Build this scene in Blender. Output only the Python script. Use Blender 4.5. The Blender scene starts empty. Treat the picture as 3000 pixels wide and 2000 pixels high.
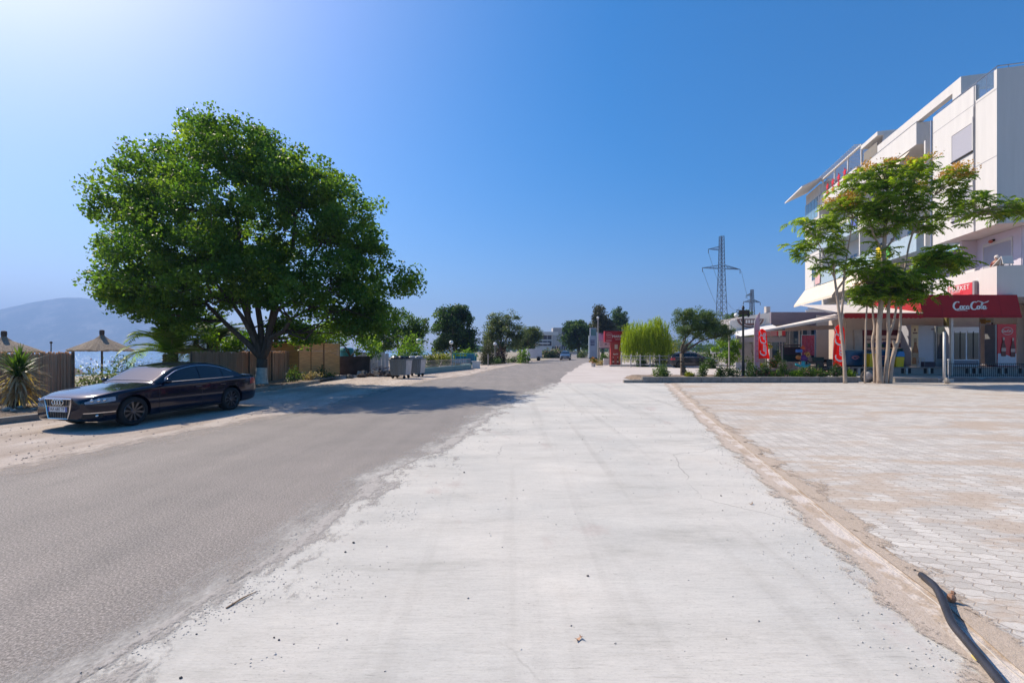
import bpy, bmesh, math, random
import numpy as np
from mathutils import Vector, Matrix, noise
R = math.radians
rnd = random.Random(7)
rs = np.random.RandomState(11)
C = bpy.context.scene.collection
scene = bpy.context.scene
F = 1333.0; HC = 1.68; HY = 1026.0

def P(px, py, Y):
    return Vector(((px-1500)/F*Y, Y, HC-(py-HY)/F*Y))
def G(px, py, z=0.0):
    Y = (HC-z)*F/(py-HY)
    return Vector(((px-1500)/F*Y, Y, z))
def PX(px, Y): return (px-1500)/F*Y

# ------------------------------------------------------------ materials
MATS = {}
def nt(m): return m.node_tree.nodes, m.node_tree.links
def mat(name, col, rough=0.75, var=0.12, scale=3.0, bump=0.0, bscale=60.0, metal=0.0, spec=0.5, coat=0.0,
        trans=0.0, stretch=None, col2=None, emis=None, alpha=1.0):
    if name in MATS: return MATS[name]
    m = bpy.data.materials.new(name); m.use_nodes = True
    N, L = nt(m); b = N['Principled BSDF']
    b.inputs['Roughness'].default_value = rough
    b.inputs['Metallic'].default_value = metal
    b.inputs['Specular IOR Level'].default_value = spec
    b.inputs['Coat Weight'].default_value = coat
    b.inputs['Transmission Weight'].default_value = trans
    if alpha < 1: b.inputs['Alpha'].default_value = alpha
    tc = N.new('ShaderNodeTexCoord'); mp = N.new('ShaderNodeMapping')
    L.new(tc.outputs['Object'], mp.inputs['Vector'])
    if stretch: mp.inputs['Scale'].default_value = stretch
    c2 = col2 or tuple(max(0, c*(1-var*2.2)) for c in col)
    no = N.new('ShaderNodeTexNoise'); no.inputs['Scale'].default_value = scale; no.inputs['Detail'].default_value = 8
    no.inputs['Roughness'].default_value = 0.65
    L.new(mp.outputs['Vector'], no.inputs['Vector'])
    rp = N.new('ShaderNodeValToRGB'); L.new(no.outputs['Fac'], rp.inputs['Fac'])
    rp.color_ramp.elements[0].position = 0.3; rp.color_ramp.elements[1].position = 0.72
    rp.color_ramp.elements[0].color = (*c2, 1); rp.color_ramp.elements[1].color = (*col, 1)
    L.new(rp.outputs['Color'], b.inputs['Base Color'])
    if bump > 0:
        n2 = N.new('ShaderNodeTexNoise'); n2.inputs['Scale'].default_value = bscale; n2.inputs['Detail'].default_value = 4
        L.new(mp.outputs['Vector'], n2.inputs['Vector'])
        bp = N.new('ShaderNodeBump'); bp.inputs['Strength'].default_value = bump; bp.inputs['Distance'].default_value = 0.02
        L.new(n2.outputs['Fac'], bp.inputs['Height']); L.new(bp.outputs['Normal'], b.inputs['Normal'])
    if emis:
        b.inputs['Emission Color'].default_value = (*emis, 1); b.inputs['Emission Strength'].default_value = 1
    MATS[name] = m
    return m

def leafmat(name, ca, cb, cc=None, transl=0.45, rough=0.45):
    if name in MATS: return MATS[name]
    m = bpy.data.materials.new(name); m.use_nodes = True
    N, L = nt(m); b = N['Principled BSDF']; out = N['Material Output']
    at = N.new('ShaderNodeAttribute'); at.attribute_name = 'var'
    rp = N.new('ShaderNodeValToRGB'); L.new(at.outputs['Fac'], rp.inputs['Fac'])
    e = rp.color_ramp.elements
    e[0].color = (*ca, 1); e[1].color = (*cb, 1); e[0].position = 0.05
    if cc:
        e[1].position = 0.8
        x = e.new(1.0); x.color = (*cc, 1)
    L.new(rp.outputs['Color'], b.inputs['Base Color'])
    b.inputs['Roughness'].default_value = rough; b.inputs['Specular IOR Level'].default_value = 0.35
    tr = N.new('ShaderNodeBsdfTranslucent'); hs = N.new('ShaderNodeMixRGB'); hs.blend_type = 'MULTIPLY'; hs.inputs[0].default_value = 1
    hs.inputs[2].default_value = (1.5, 1.6, 0.5, 1); L.new(rp.outputs['Color'], hs.inputs[1]); L.new(hs.outputs[0], tr.inputs['Color'])
    mx = N.new('ShaderNodeMixShader'); mx.inputs[0].default_value = transl
    L.new(b.outputs[0], mx.inputs[1]); L.new(tr.outputs[0], mx.inputs[2]); L.new(mx.outputs[0], out.inputs['Surface'])
    MATS[name] = m
    return m

# ------------------------------------------------------------ object helpers
def tag(o, label=None, cat=None, group=None, kind=None):
    if label: o['label'] = label
    if cat: o['category'] = cat
    if group: o['group'] = group
    if kind: o['kind'] = kind
    return o
INV = {}
def thing(name, label, cat, loc=(0, 0, 0), rz=0.0, group=None):
    o = bpy.data.objects.new(name, None); C.objects.link(o)
    o.location = loc; o.rotation_euler = (0, 0, rz); o.empty_display_size = 0.2
    tag(o, label, cat, group)
    INV[o.name] = (Matrix.Translation(Vector(loc)) @ Matrix.Rotation(rz, 4, 'Z')).inverted()
    return o

class MB:
    def __init__(s): s.v = []; s.f = []
    def add(s, vs, fs):
        k = len(s.v); s.v += [tuple(v) for v in vs]; s.f += [tuple(i+k for i in f) for f in fs]; return s
    def box(s, c, d, rz=0.0, M=None):
        x, y, z = d[0]/2, d[1]/2, d[2]/2
        vs = [Vector((a*x, b*y, e*z)) for e in (-1, 1) for a, b in ((-1, -1), (1, -1), (1, 1), (-1, 1))]
        if M is None: M = Matrix.Rotation(rz, 3, 'Z')
        vs = [M @ v + Vector(c) for v in vs]
        return s.add(vs, [(3, 2, 1, 0), (4, 5, 6, 7), (0, 1, 5, 4), (1, 2, 6, 5), (2, 3, 7, 6), (3, 0, 4, 7)])
    def b2(s, x0, x1, y0, y1, z0, z1):
        return s.box(((x0+x1)/2, (y0+y1)/2, (z0+z1)/2), (abs(x1-x0), abs(y1-y0), abs(z1-z0)))
    def bar(s, a, b, w, h=None):
        a = Vector(a); b = Vector(b); d = b-a; l = d.length
        if l < 1e-6: return s
        h = h or w
        q = d.to_track_quat('Y', 'Z').to_matrix()
        return s.box((a+b)/2, (w, l, h), M=q)
    def tube(s, pts, rad, n=8, cap=True):
        pts = [Vector(p) for p in pts]
        if not isinstance(rad, (list, tuple)): rad = [rad]*len(pts)
        vs = []; ref = None
        for i, p in enumerate(pts):
            t = (pts[min(i+1, len(pts)-1)]-pts[max(i-1, 0)])
            if t.length < 1e-9: t = Vector((0, 0, 1))
            t.normalize()
            if ref is None: ref = t.orthogonal().normalized()
            ref = (ref - t*ref.dot(t))
            if ref.length < 1e-6: ref = t.orthogonal()
            ref.normalize(); bb = t.cross(ref)
            for k in range(n):
                a = 2*math.pi*k/n
                vs.append(p+(ref*math.cos(a)+bb*math.sin(a))*rad[i])
        fs = []
        for i in range(len(pts)-1):
            for k in range(n):
                fs.append((i*n+k, i*n+(k+1) % n, (i+1)*n+(k+1) % n, (i+1)*n+k))
        if cap:
            fs.append(tuple(range(n-1, -1, -1))); fs.append(tuple(range((len(pts)-1)*n, len(pts)*n)))
        return s.add(vs, fs)
    def lathe(s, c, prof, n=16, ax='Z', a0=0.0, cap=True):
        vs = []
        for r, z in prof:
            for k in range(n):
                a = 2*math.pi*k/n+a0
                v = (r*math.cos(a), r*math.sin(a), z)
                if ax == 'X': v = (v[2], v[0], v[1])
                if ax == 'Y': v = (v[0], v[2], v[1])
                vs.append(Vector(v)+Vector(c))
        fs = []
        m = len(prof)
        for i in range(m-1):
            for k in range(n): fs.append((i*n+k, i*n+(k+1) % n, (i+1)*n+(k+1) % n, (i+1)*n+k))
        if cap and prof[0][0] > 1e-4: fs.append(tuple(range(n-1, -1, -1)))
        if cap and prof[-1][0] > 1e-4: fs.append(tuple(range((m-1)*n, m*n)))
        return s.add(vs, fs)
    def ball(s, c, r, n=10, sq=(1, 1, 1), wob=0.0):
        vs = []; fs = []
        m = max(4, n//2+1)
        for i in range(m+1):
            th = math.pi*i/m
            for k in range(n):
                ph = 2*math.pi*k/n
                q = 1+(rnd.random()-.5)*wob
                vs.append((c[0]+r*sq[0]*q*math.sin(th)*math.cos(ph), c[1]+r*sq[1]*q*math.sin(th)*math.sin(ph), c[2]+r*sq[2]*q*math.cos(th)))
        for i in range(m):
            for k in range(n): fs.append((i*n+k, (i+1)*n+k, (i+1)*n+(k+1) % n, i*n+(k+1) % n))
        return s.add(vs, fs)
    def prism(s, poly, ex):
        """poly: list of 3D points (planar), ex: extrusion vector"""
        n = len(poly); ex = Vector(ex)
        vs = [Vector(p) for p in poly]+[Vector(p)+ex for p in poly]
        fs = [tuple(range(n-1, -1, -1)), tuple(range(n, 2*n))]+[(i, (i+1) % n, n+(i+1) % n, n+i) for i in range(n)]
        return s.add(vs, fs)
    def quad(s, a, b, c, d): return s.add([a, b, c, d], [(0, 1, 2, 3)])
    def build(s, name, m=None, parent=None, world=False, smooth=False, bevel=0.0, fix=True):
        me = bpy.data.meshes.new(name)
        vs = s.v
        if world and parent is not None:
            I = INV[parent.name]
            vs = [tuple(I @ Vector(v)) for v in vs]
        me.from_pydata(vs, [], s.f)
        if fix:
            bm = bmesh.new(); bm.from_mesh(me)
            bmesh.ops.recalc_face_normals(bm, faces=bm.faces)
            if bevel > 0:
                bmesh.ops.bevel(bm, geom=list(bm.edges), offset=bevel, segments=2, affect='EDGES', profile=0.5, clamp_overlap=True)
            bm.to_mesh(me); bm.free()
        if smooth:
            me.polygons.foreach_set('use_smooth', [True]*len(me.polygons))
        me.update()
        o = bpy.data.objects.new(name, me); C.objects.link(o)
        if m: me.materials.append(m)
        if parent is not None:
            o.parent = parent
            if world is False and parent.type == 'MESH' : pass
        return o

def raw(name, V, Q, m, parent=None, var=None, world=True, smooth=False):
    """fast quad mesh from numpy"""
    me = bpy.data.meshes.new(name)
    V = np.asarray(V, dtype=np.float32)
    if world and parent is not None and parent.name in INV:
        I = np.array(INV[parent.name]); V = V @ I[:3, :3].T + I[:3, 3]
    nv = len(V); nf = len(Q)
    me.vertices.add(nv); me.vertices.foreach_set('co', V.astype(np.float32).ravel())
    me.loops.add(nf*4); me.loops.foreach_set('vertex_index', np.asarray(Q, dtype=np.int32).ravel())
    me.polygons.add(nf); me.polygons.foreach_set('loop_start', np.arange(0, nf*4, 4, dtype=np.int32))
    me.polygons.foreach_set('loop_total', np.full(nf, 4, dtype=np.int32))
    if var is not None:
        a = me.attributes.new('var', 'FLOAT', 'FACE'); a.data.foreach_set('value', np.asarray(var, dtype=np.float32))
    me.update(calc_edges=True)
    if smooth: me.polygons.foreach_set('use_smooth', [True]*nf)
    me.materials.append(m)
    o = bpy.data.objects.new(name, me); C.objects.link(o)
    if parent is not None: o.parent = parent
    return o

def copy_tree(o, parent=None):
    c = o.copy(); C.objects.link(c); c.parent = parent
    for ch in list(o.children): copy_tree(ch, c)
    return c

def text_part(txt, name, m, parent, M, size=1.0, ext=0.004, align='CENTER', xs=1.0):
    cu = bpy.data.curves.new('t', 'FONT'); cu.body = txt; cu.size = size; cu.extrude = ext
    cu.align_x = align; cu.align_y = 'CENTER'; cu.resolution_u = 2
    to = bpy.data.objects.new('t', cu); C.objects.link(to)
    dg = bpy.context.evaluated_depsgraph_get()
    me = bpy.data.meshes.new_from_object(to.evaluated_get(dg))
    bpy.data.objects.remove(to); bpy.data.curves.remove(cu)
    me.name = name; me.transform(M @ Matrix.Diagonal((xs, 1, 1, 1)))
    me.materials.clear(); me.materials.append(m)
    o = bpy.data.objects.new(name, me); C.objects.link(o)
    o.parent = parent
    return o
def frame(o, xdir, up, off=0.0):
    """matrix whose local X = xdir, local Y = up, Z = normal; placed at o (+normal*off)"""
    x = Vector(xdir).normalized(); y = Vector(up).normalized(); z = x.cross(y).normalized(); y = z.cross(x)
    o = Vector(o)+z*off
    return Matrix(((x.x, y.x, z.x, o.x), (x.y, y.y, z.y, o.y), (x.z, y.z, z.z, o.z), (0, 0, 0, 1)))

# flowing script lettering, unit height about 1, drawn as ribbons of changing width
def _arc(cx, cy, rx, ry, a0, a1, n=14):
    return [(cx+rx*math.cos(R(a0+(a1-a0)*i/n)), cy+ry*math.sin(R(a0+(a1-a0)*i/n))) for i in range(n+1)]
def script_strokes():
    S = []
    S.append((_arc(0.50, 0.52, 0.40, 0.46, 55, 300, 22)+[(0.86, 0.18)], .13))
    S.append(([(0.30, 0.02), (0.62, -0.07), (1.0, -0.03), (1.4, -0.02), (1.75, -0.08)], .09))
    S.append((_arc(1.02, 0.30, 0.15, 0.20, 90, 450, 16), .10))
    S.append((_arc(1.40, 0.30, 0.14, 0.20, 50, 320, 14), .10))
    S.append((_arc(1.74, 0.30, 0.14, 0.19, 60, 400, 16), .10))
    S.append(([(1.90, 0.50), (1.86, 0.25), (1.92, 0.11), (2.02, 0.18)], .10))
    S.append(([(2.02, 0.48), (2.18, 0.46)], .08))
    S.append((_arc(2.52, 0.52, 0.38, 0.46, 60, 300, 22)+[(2.90, 0.2)], .13))
    S.append(([(2.66, 0.90), (2.90, 1.08), (3.25, 0.98), (3.6, 0.86), (3.95, 0.98), (4.15, 1.1)], .10))
    S.append((_arc(3.00, 0.30, 0.15, 0.20, 90, 450, 16), .10))
    S.append(([(3.26, 0.2), (3.36, 0.55), (3.50, 0.92), (3.40, 0.98), (3.32, 0.6), (3.30, 0.2), (3.40, 0.12), (3.5, 0.2)], .09))
    S.append((_arc(3.68, 0.30, 0.14, 0.19, 60, 400, 16), .10))
    S.append(([(3.84, 0.50), (3.80, 0.25), (3.88, 0.10), (4.02, 0.24)], .10))
    return S
def script_mesh(M, sc, name, m, parent, slant=0.28, depth=0.006, bold=1.0):
    mb = MB(); cx = 2.1; cy = 0.45
    for pts, w in script_strokes():
        pts = [Vector(((x+slant*y-cx)*sc, (y-cy)*sc, 0)) for x, y in pts]
        n = len(pts); L_ = []; Rr = []
        for i, p in enumerate(pts):
            t = (pts[min(i+1, n-1)]-pts[max(i-1, 0)]).normalized(); nn = Vector((-t.y, t.x, 0))
            ww = w*bold*sc*(0.45+0.75*abs(t.y))*0.62
            if i in (0, n-1): ww *= .45
            L_.append(p+nn*ww); Rr.append(p-nn*ww)
        k = len(mb.v); vs = []
        for i in range(n): vs += [L_[i], Rr[i], L_[i]+Vector((0, 0, depth)), Rr[i]+Vector((0, 0, depth))]
        fs = []
        for i in range(n-1):
            a = i*4; b = a+4
            fs += [(a+2, a+3, b+3, b+2), (a, a+2, b+2, b), (a+3, a+1, b+1, b+3), (a+1, a, b, b+1)]
        fs += [(0, 1, 3, 2), ((n-1)*4, (n-1)*4+2, (n-1)*4+3, (n-1)*4+1)]
        mb.add([M @ v for v in vs], fs)
    return mb.build(name, m, parent)

# ------------------------------------------------------------ foliage
def leaf_quads(cent, L, W, rng, up=0.0, normal_bias=0.3):
    n = len(cent)
    u = rng.normal(size=(n, 3)); u[:, 2] -= up; u /= np.linalg.norm(u, axis=1)[:, None]
    w = rng.normal(size=(n, 3)); w[:, 2] *= (1-normal_bias)
    w -= (w*u).sum(1)[:, None]*u; w /= np.linalg.norm(w, axis=1)[:, None]
    s = rng.uniform(0.65, 1.25, n)[:, None]
    nn = np.cross(u, w)
    V = np.empty((n, 4, 3))
    V[:, 0] = cent-u*L/2*s; V[:, 1] = cent+w*W/2*s+nn*0.12*L*s; V[:, 2] = cent+u*L/2*s; V[:, 3] = cent-w*W/2*s+nn*0.12*L*s
    return V.reshape(-1, 3), np.arange(n*4).reshape(n, 4)

def in_lobes(lobes, n, rng, bias=2.4):
    vol = np.array([l[3]*l[4]*l[5] for l in lobes])**0.68; vol /= vol.sum()
    idx = rng.choice(len(lobes), n, p=vol)
    d = rng.normal(size=(n, 3)); d /= np.linalg.norm(d, axis=1)[:, None]
    r = rng.uniform(0.03, 1, n)**(1/bias)
    A = np.array([l[:6] for l in lobes])[idx]
    return A[:, :3]+d*r[:, None]*A[:, 3:6], idx

def crooked(a, b, n, j, rng):
    a = Vector(a); b = Vector(b); L = (b-a).length
    out = [a]
    for i in range(1, n):
        t = i/n; p = a.lerp(b, t)
        p += Vector(rng.normal(size=3))*j*L*math.sin(math.pi*t)
        out.append(p)
    out.append(b); return out

def tree(name, label, cat, base, lobes, m_leaf, m_bark, n_clump=120, n_leaf=80, rc=0.5, L=0.16, W=0.12, tr=0.15, fork=1.2,
         limbs=5, group=None, seed=1, droop=0.0, twigs=60, lime=None, bias=2.4, lean=0.03, extra_trunks=None, crown_name='crown', trunk_name='trunk'):
    rng = np.random.RandomState(seed)
    base = Vector(base)
    root = thing(name, label, cat, base, 0, group)
    cc, idx = in_lobes(lobes, n_clump, rng, bias)
    # leaves, clump by clump with sub-clusters
    rr = rc*rng.uniform(0.6, 1.3, n_clump)
    d = rng.normal(size=(n_clump, n_leaf, 3)); d /= np.linalg.norm(d, axis=2)[:, :, None]
    q = rng.uniform(0, 1, (n_clump, n_leaf))**0.45
    pts = cc[:, None, :]+d*q[:, :, None]*rr[:, None, None]*np.array([1, 1, 0.75])
    pts = pts.reshape(-1, 3)
    V, Q = leaf_quads(pts, L, W, rng, up=droop)
    var = np.clip(np.repeat(rng.normal(0.45, 0.26, n_clump), n_leaf)+rng.normal(0, 0.16, len(pts)), 0, 1)
    raw(crown_name, V, Q, m_leaf, root, var)
    # wood
    mb = MB()
    fk = base+Vector((rng.normal()*lean, rng.normal()*lean, fork))
    mb.tube([base-Vector((0, 0, 0.15)), base+Vector((0, 0, 0.05)), base.lerp(fk, 0.35), base.lerp(fk, 0.7), fk], [tr*1.35, tr*1.2, tr*0.98, tr*0.92, tr*0.95], 10)
    ends = []
    lob = sorted(range(len(lobes)), key=lambda i: -lobes[i][3]*lobes[i][5])
    for k in range(limbs):
        l = lobes[lob[k % len(lob)]]
        tgt = Vector(l[:3])+Vector(rng.normal(size=3))*min(l[3:6])*(0.1 if k < len(lob) else 0.5)
        kk = fk.lerp(tgt, .22); kk.z = fk.z+(tgt.z-fk.z)*.5; pth = [fk*(1-t)**2+kk*2*t*(1-t)+tgt*t*t+Vector(rng.normal(size=3))*.03*(tgt-fk).length*math.sin(math.pi*t) for t in [i/6 for i in range(7)]]
        rad = [tr*0.62*(1-0.8*i/6) for i in range(7)]
        mb.tube(pth, rad, 7)
        ends += [(p, rad[i]) for i, p in enumerate(pth) if i >= 2]
    if twigs and ends:
        E = np.array([list(e[0]) for e in ends])
        for k in range(min(twigs, n_clump)):
            c = cc[k]; dd = np.linalg.norm(E-c, axis=1)+np.maximum(0, E[:, 2]-c[2])*1.5
            j = int(dd.argmin()); r0 = min(ends[j][1]*0.7, tr*0.25)
            mb.tube(crooked(ends[j][0], c, 4, 0.07, rng), [r0, r0*0.75, r0*0.55, r0*0.4, r0*0.2], 5)
    mb.build(trunk_name, m_bark, root, world=True, smooth=True, fix=False)
    if lime:
        m2 = MB(); m2.tube([base-Vector((0, 0, .1)), base+Vector((0, 0, 0.06)), base.lerp(fk, 0.35), base.lerp(fk, lime/fork)], [tr*1.36+.006, tr*1.22+.006, tr*0.98+.01, tr*0.94+.012], 10, cap=False)
        o = m2.build('lime_wash', mat('lime_wash', (.62, .6, .55), .9, .2, 6), root, world=True, smooth=True)
        tag(o, 'whitewashed lower trunk')
    return root
def PL(px, py, rx, ry, Y, rd):
    c = P(px, py, Y); s = Y/F
    return (c.x, c.y, c.z, rx*s, rd, ry*s)

def bush(name, label, cat, c, r, m_leaf, n=500, L=0.08, W=0.05, group=None, seed=3, stems=6, flowers=None, droop=0.0):
    """c = ground point, r=(rx,ry,height)"""
    rng = np.random.RandomState(seed)
    c = Vector(c); root = thing(name, label, cat, c, 0, group)
    k = max(5, n//35)
    d = rng.normal(size=(k, 3)); d /= np.linalg.norm(d, axis=1)[:, None]; d[:, 2] = np.abs(d[:, 2])
    q = rng.uniform(0.35, 0.92, k)
    cl = np.array(c)+np.array([0, 0, r[2]*.12])+d*q[:, None]*np.array([r[0], r[1], r[2]*.82])
    m = n//k
    p = (cl[:, None, :]+rng.normal(size=(k, m, 3))*np.array([r[0], r[1], r[2]])*0.16).reshape(-1, 3)
    p[:, 2] = np.maximum(p[:, 2], c.z+0.02)
    V, Q = leaf_quads(p, L, W, rng, up=droop)
    var = np.clip(np.repeat(rng.normal(0.45, .2, k), m)+rng.normal(0, .15, len(p)), 0, 1)
    raw('leaves', V, Q, m_leaf, root, var)
    mb = MB()
    for i in range(stems):
        mb.tube(crooked(c+Vector((rng.normal()*r[0]*.1, rng.normal()*r[1]*.1, -.02)), Vector(cl[i % k]), 3, .06, rng), [.02, .014, .01, .004], 5)
    mb.build('stem', mat('twig', (.12, .08, .05), .9), root, world=True, fix=False)
    if flowers:
        fm, nf, fs = flowers
        sel = p[rng.choice(len(p), nf)]
        out = sel+(sel-np.array(c))*0.12
        V, Q = leaf_quads(np.repeat(out, 3, 0)+rng.normal(size=(nf*3, 3))*fs*.3, fs, fs*.8, rng)
        raw('flowers', V, Q, fm, root, rng.uniform(0, 1, len(Q)))
    return root

def palm(name, label, c, hgt, nf, L, m_leaf, seed=5, tr=0.2, elev=(10, 80), group=None, cat='palm', wid=0.32, dead=0, deadmat=None):
    rng = np.random.RandomState(seed); c = Vector(c)
    root = thing(name, label, cat, c, 0, group)
    mb = MB(); mb.tube([c-Vector((0, 0, .1)), c+Vector((0, 0, hgt*.5)), c+Vector((0, 0, hgt))], [tr*1.1, tr, tr*1.05], 10)
    for i in range(int(hgt/.12)):
        z = i*.12
        for k in range(7):
            a = k*.9+i*.45
            mb.box(c+Vector((math.cos(a)*tr*1.02, math.sin(a)*tr*1.02, z+.05)), (.07, .05, .1), rz=a)
    mb.build('trunk', mat('palm_bark', (.16, .11, .07), .95, .25, 8), root, world=True, fix=False)
    top = c+Vector((0, 0, hgt))
    def fronds(n, e0, e1, Lf, mt, nm, sag):
        Vs = []; Qs = []; va = []
        mr = MB()
        for k in range(n):
            az = rng.uniform(0, 6.283); el = R(rng.uniform(e0, e1)); l = Lf*rng.uniform(.8, 1.1)
            h = Vector((math.cos(az), math.sin(az), 0)); pts = []
            p = top.copy(); e = el
            N_ = 12
            for i in range(N_+1):
                pts.append(p.copy())
                p += (h*math.cos(e)+Vector((0, 0, math.sin(e))))*l/N_
                e -= sag*(0.5+i/N_)*1.6/N_*2.0*R(45)
            mr.tube(pts[::3], [.018, .014, .01, .007, .003][:len(pts[::3])], 4, cap=False)
            side = Vector((-h.y, h.x, 0)); v0 = rng.normal(.45, .2)
            for i in range(1, int(N_*2.4)):
                t = i/(N_*2.4); j = min(int(t*N_), N_-1); q = pts[j].lerp(pts[j+1], t*N_-j)
                tg = (pts[j+1]-pts[j]).normalized()
                w = wid*l/2*math.sin(math.pi*min(1, t*.9+.12))**.6
                for sgn in (-1, 1):
                    dr = (side*sgn*.8+tg*.55+Vector((0, 0, .12-0.25*rng.rand()))).normalized()
                    a = q; b = q+dr*w
                    pw = tg*.032+Vector((0, 0, .012))
                    Vs += [a-pw, a+pw, a.lerp(b, .6)+pw*1.4, b]
                    va.append(np.clip(v0+rng.normal(0, .12), 0, 1))
        Q = np.arange(len(Vs)).reshape(-1, 4)
        o = raw(nm, np.array([list(v) for v in Vs]), Q, mt, root, va)
        mr.build('frond_rib', mat('frond_rib', (.2, .22, .06), .7), root, world=True, fix=False)
        return o
    fronds(nf, elev[0], elev[1], L, m_leaf, 'fronds', 1.0)
    if dead:
        o = fronds(dead, -50, 5, L*.85, deadmat, 'dry_fronds', .5); tag(o, 'dry straw coloured hanging fronds')
    return root
# ------------------------------------------------------------ camera, light, sky
cam = bpy.data.cameras.new('camera'); co = bpy.data.objects.new('camera', cam); C.objects.link(co)
co.location = (0, 0, HC); co.rotation_euler = (R(90), 0, 0)
cam.lens = 16.0; cam.sensor_width = 36.0; cam.shift_y = 26/3000; cam.clip_end = 30000; cam.clip_start = 0.05
scene.camera = co
SUN_AZ = R(57); SUN_EL = R(46)      # azimuth to the left of the view direction
sd = Vector((-math.sin(SUN_AZ)*math.cos(SUN_EL), math.cos(SUN_AZ)*math.cos(SUN_EL), math.sin(SUN_EL)))
sl = bpy.data.lights.new('sun', 'SUN'); so = bpy.data.objects.new('sun', sl); C.objects.link(so)
sl.energy = 4.45; sl.angle = R(0.53); sl.color = (1.0, 0.885, 0.72)
so.rotation_euler = sd.to_track_quat('Z', 'Y').to_euler(); so.location = (-20, 20, 40)
w = bpy.data.worlds.new('World'); scene.world = w; w.use_nodes = True
WN, WL = w.node_tree.nodes, w.node_tree.links
sky = WN.new('ShaderNodeTexSky'); sky.sky_type = 'NISHITA'; sky.sun_disc = False
sky.sun_elevation = SUN_EL; sky.sun_rotation = -SUN_AZ
sky.altitude = 0; sky.air_density = 1.0; sky.dust_density = 1.4; sky.ozone_density = 7.0
bg = WN['Background']; hsv = WN.new('ShaderNodeHueSaturation'); hsv.inputs['Saturation'].default_value = 1.42; WL.new(sky.outputs[0], hsv.inputs['Color'])
wbm = WN.new('ShaderNodeMixRGB'); wbm.blend_type = 'MULTIPLY'; wbm.inputs[0].default_value = 1; wbm.inputs[2].default_value = (1.15, .955, .89, 1)
WL.new(hsv.outputs[0], wbm.inputs[1]); WL.new(wbm.outputs[0], bg.inputs['Color']); bg.inputs['Strength'].default_value = 0.124
scene.view_settings.view_transform = 'Standard'; scene.view_settings.look = 'None'
scene.view_settings.exposure = 0.58; scene.view_settings.gamma = 1.0
cy = scene.cycles
cy.max_bounces = 8; cy.diffuse_bounces = 5; cy.glossy_bounces = 3; cy.transmission_bounces = 5; cy.transparent_max_bounces = 8
cy.volume_bounces = 0; cy.sample_clamp_indirect = 4.0; cy.caustics_reflective = False; cy.caustics_refractive = False

# ------------------------------------------------------------ ground shaders
def noise_n(N, L, vec, sc, det=6, ro=.6):
    n = N.new('ShaderNodeTexNoise'); n.inputs['Scale'].default_value = sc; n.inputs['Detail'].default_value = det
    n.inputs['Roughness'].default_value = ro; L.new(vec, n.inputs['Vector']); return n.outputs['Fac']
def ramp(N, L, fac, stops):
    r = N.new('ShaderNodeValToRGB'); L.new(fac, r.inputs['Fac']); e = r.color_ramp.elements
    while len(e) < len(stops): e.new(0.5)
    for i, (p, c) in enumerate(stops): e[i].position = p; e[i].color = (*c, 1) if len(c) == 3 else c
    return r.outputs['Color']
def mixc(N, L, fac, a, b, mode='MIX'):
    m = N.new('ShaderNodeMixRGB'); m.blend_type = mode
    for s, v in ((0, fac), (1, a), (2, b)):
        if isinstance(v, (int, float)): m.inputs[s].default_value = v
        elif isinstance(v, tuple): m.inputs[s].default_value = (*v, 1)
        else: L.new(v, m.inputs[s])
    return m.outputs[0]
def mapping(N, L, vec, sc=(1, 1, 1), rot=0.0, loc=(0, 0, 0)):
    m = N.new('ShaderNodeMapping'); L.new(vec, m.inputs['Vector']); m.inputs['Scale'].default_value = sc
    m.inputs['Rotation'].default_value = (0, 0, rot); m.inputs['Location'].default_value = loc
    return m.outputs[0]
def math_n(N, L, op, a, b=None, c=None):
    m = N.new('ShaderNodeMath'); m.operation = op
    for i, v in enumerate((a, b, c)):
        if v is None: continue
        if isinstance(v, (int, float)): m.inputs[i].default_value = v
        else: L.new(v, m.inputs[i])
    return m.outputs[0]
def bump_n(N, L, b, h, st, dist):
    bp = N.new('ShaderNodeBump'); bp.inputs['Strength'].default_value = st; bp.inputs['Distance'].default_value = dist
    L.new(h, bp.inputs['Height']); L.new(bp.outputs[0], b.inputs['Normal'])
def newmat(name, rough=.9):
    m = bpy.data.materials.new(name); m.use_nodes = True; N, L = nt(m); b = N['Principled BSDF']
    b.inputs['Roughness'].default_value = rough; b.inputs['Specular IOR Level'].default_value = .3
    tc = N.new('ShaderNodeTexCoord'); MATS[name] = m
    return m, N, L, b, tc.outputs['Object']

# asphalt: fine light and dark aggregate, long worn wheel bands
m_asph, N, L, b, v = newmat('asphalt', .85)
f1 = noise_n(N, L, v, 60, 4, .85); f2 = noise_n(N, L, mapping(N, L, v, (1.6, .12, 1), R(14)), 1.0, 5, .6); f3 = noise_n(N, L, v, .55, 6, .7)
vo = N.new('ShaderNodeTexVoronoi'); vo.inputs['Scale'].default_value = 75; L.new(v, vo.inputs['Vector'])
base = ramp(N, L, f1, [(.30, (.080, .074, .070)), (.5, (.25, .228, .210)), (.70, (.58, .53, .49))])
sp = ramp(N, L, vo.outputs['Distance'], [(.0, (1.25, 1.22, 1.2)), (.5, (.85, .85, .85))])
base = mixc(N, L, .8, base, sp, 'MULTIPLY')
base = mixc(N, L, 1.0, base, ramp(N, L, f2, [(.36, (.92, .92, .92)), (.62, (1.07, 1.06, 1.05))]), 'MULTIPLY')
base = mixc(N, L, 1.0, base, ramp(N, L, f3, [(.35, (.88, .88, .88)), (.65, (1.08, 1.06, 1.05))]), 'MULTIPLY')
L.new(base, b.inputs['Base Color']); bump_n(N, L, b, f1, .5, .006)

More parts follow.
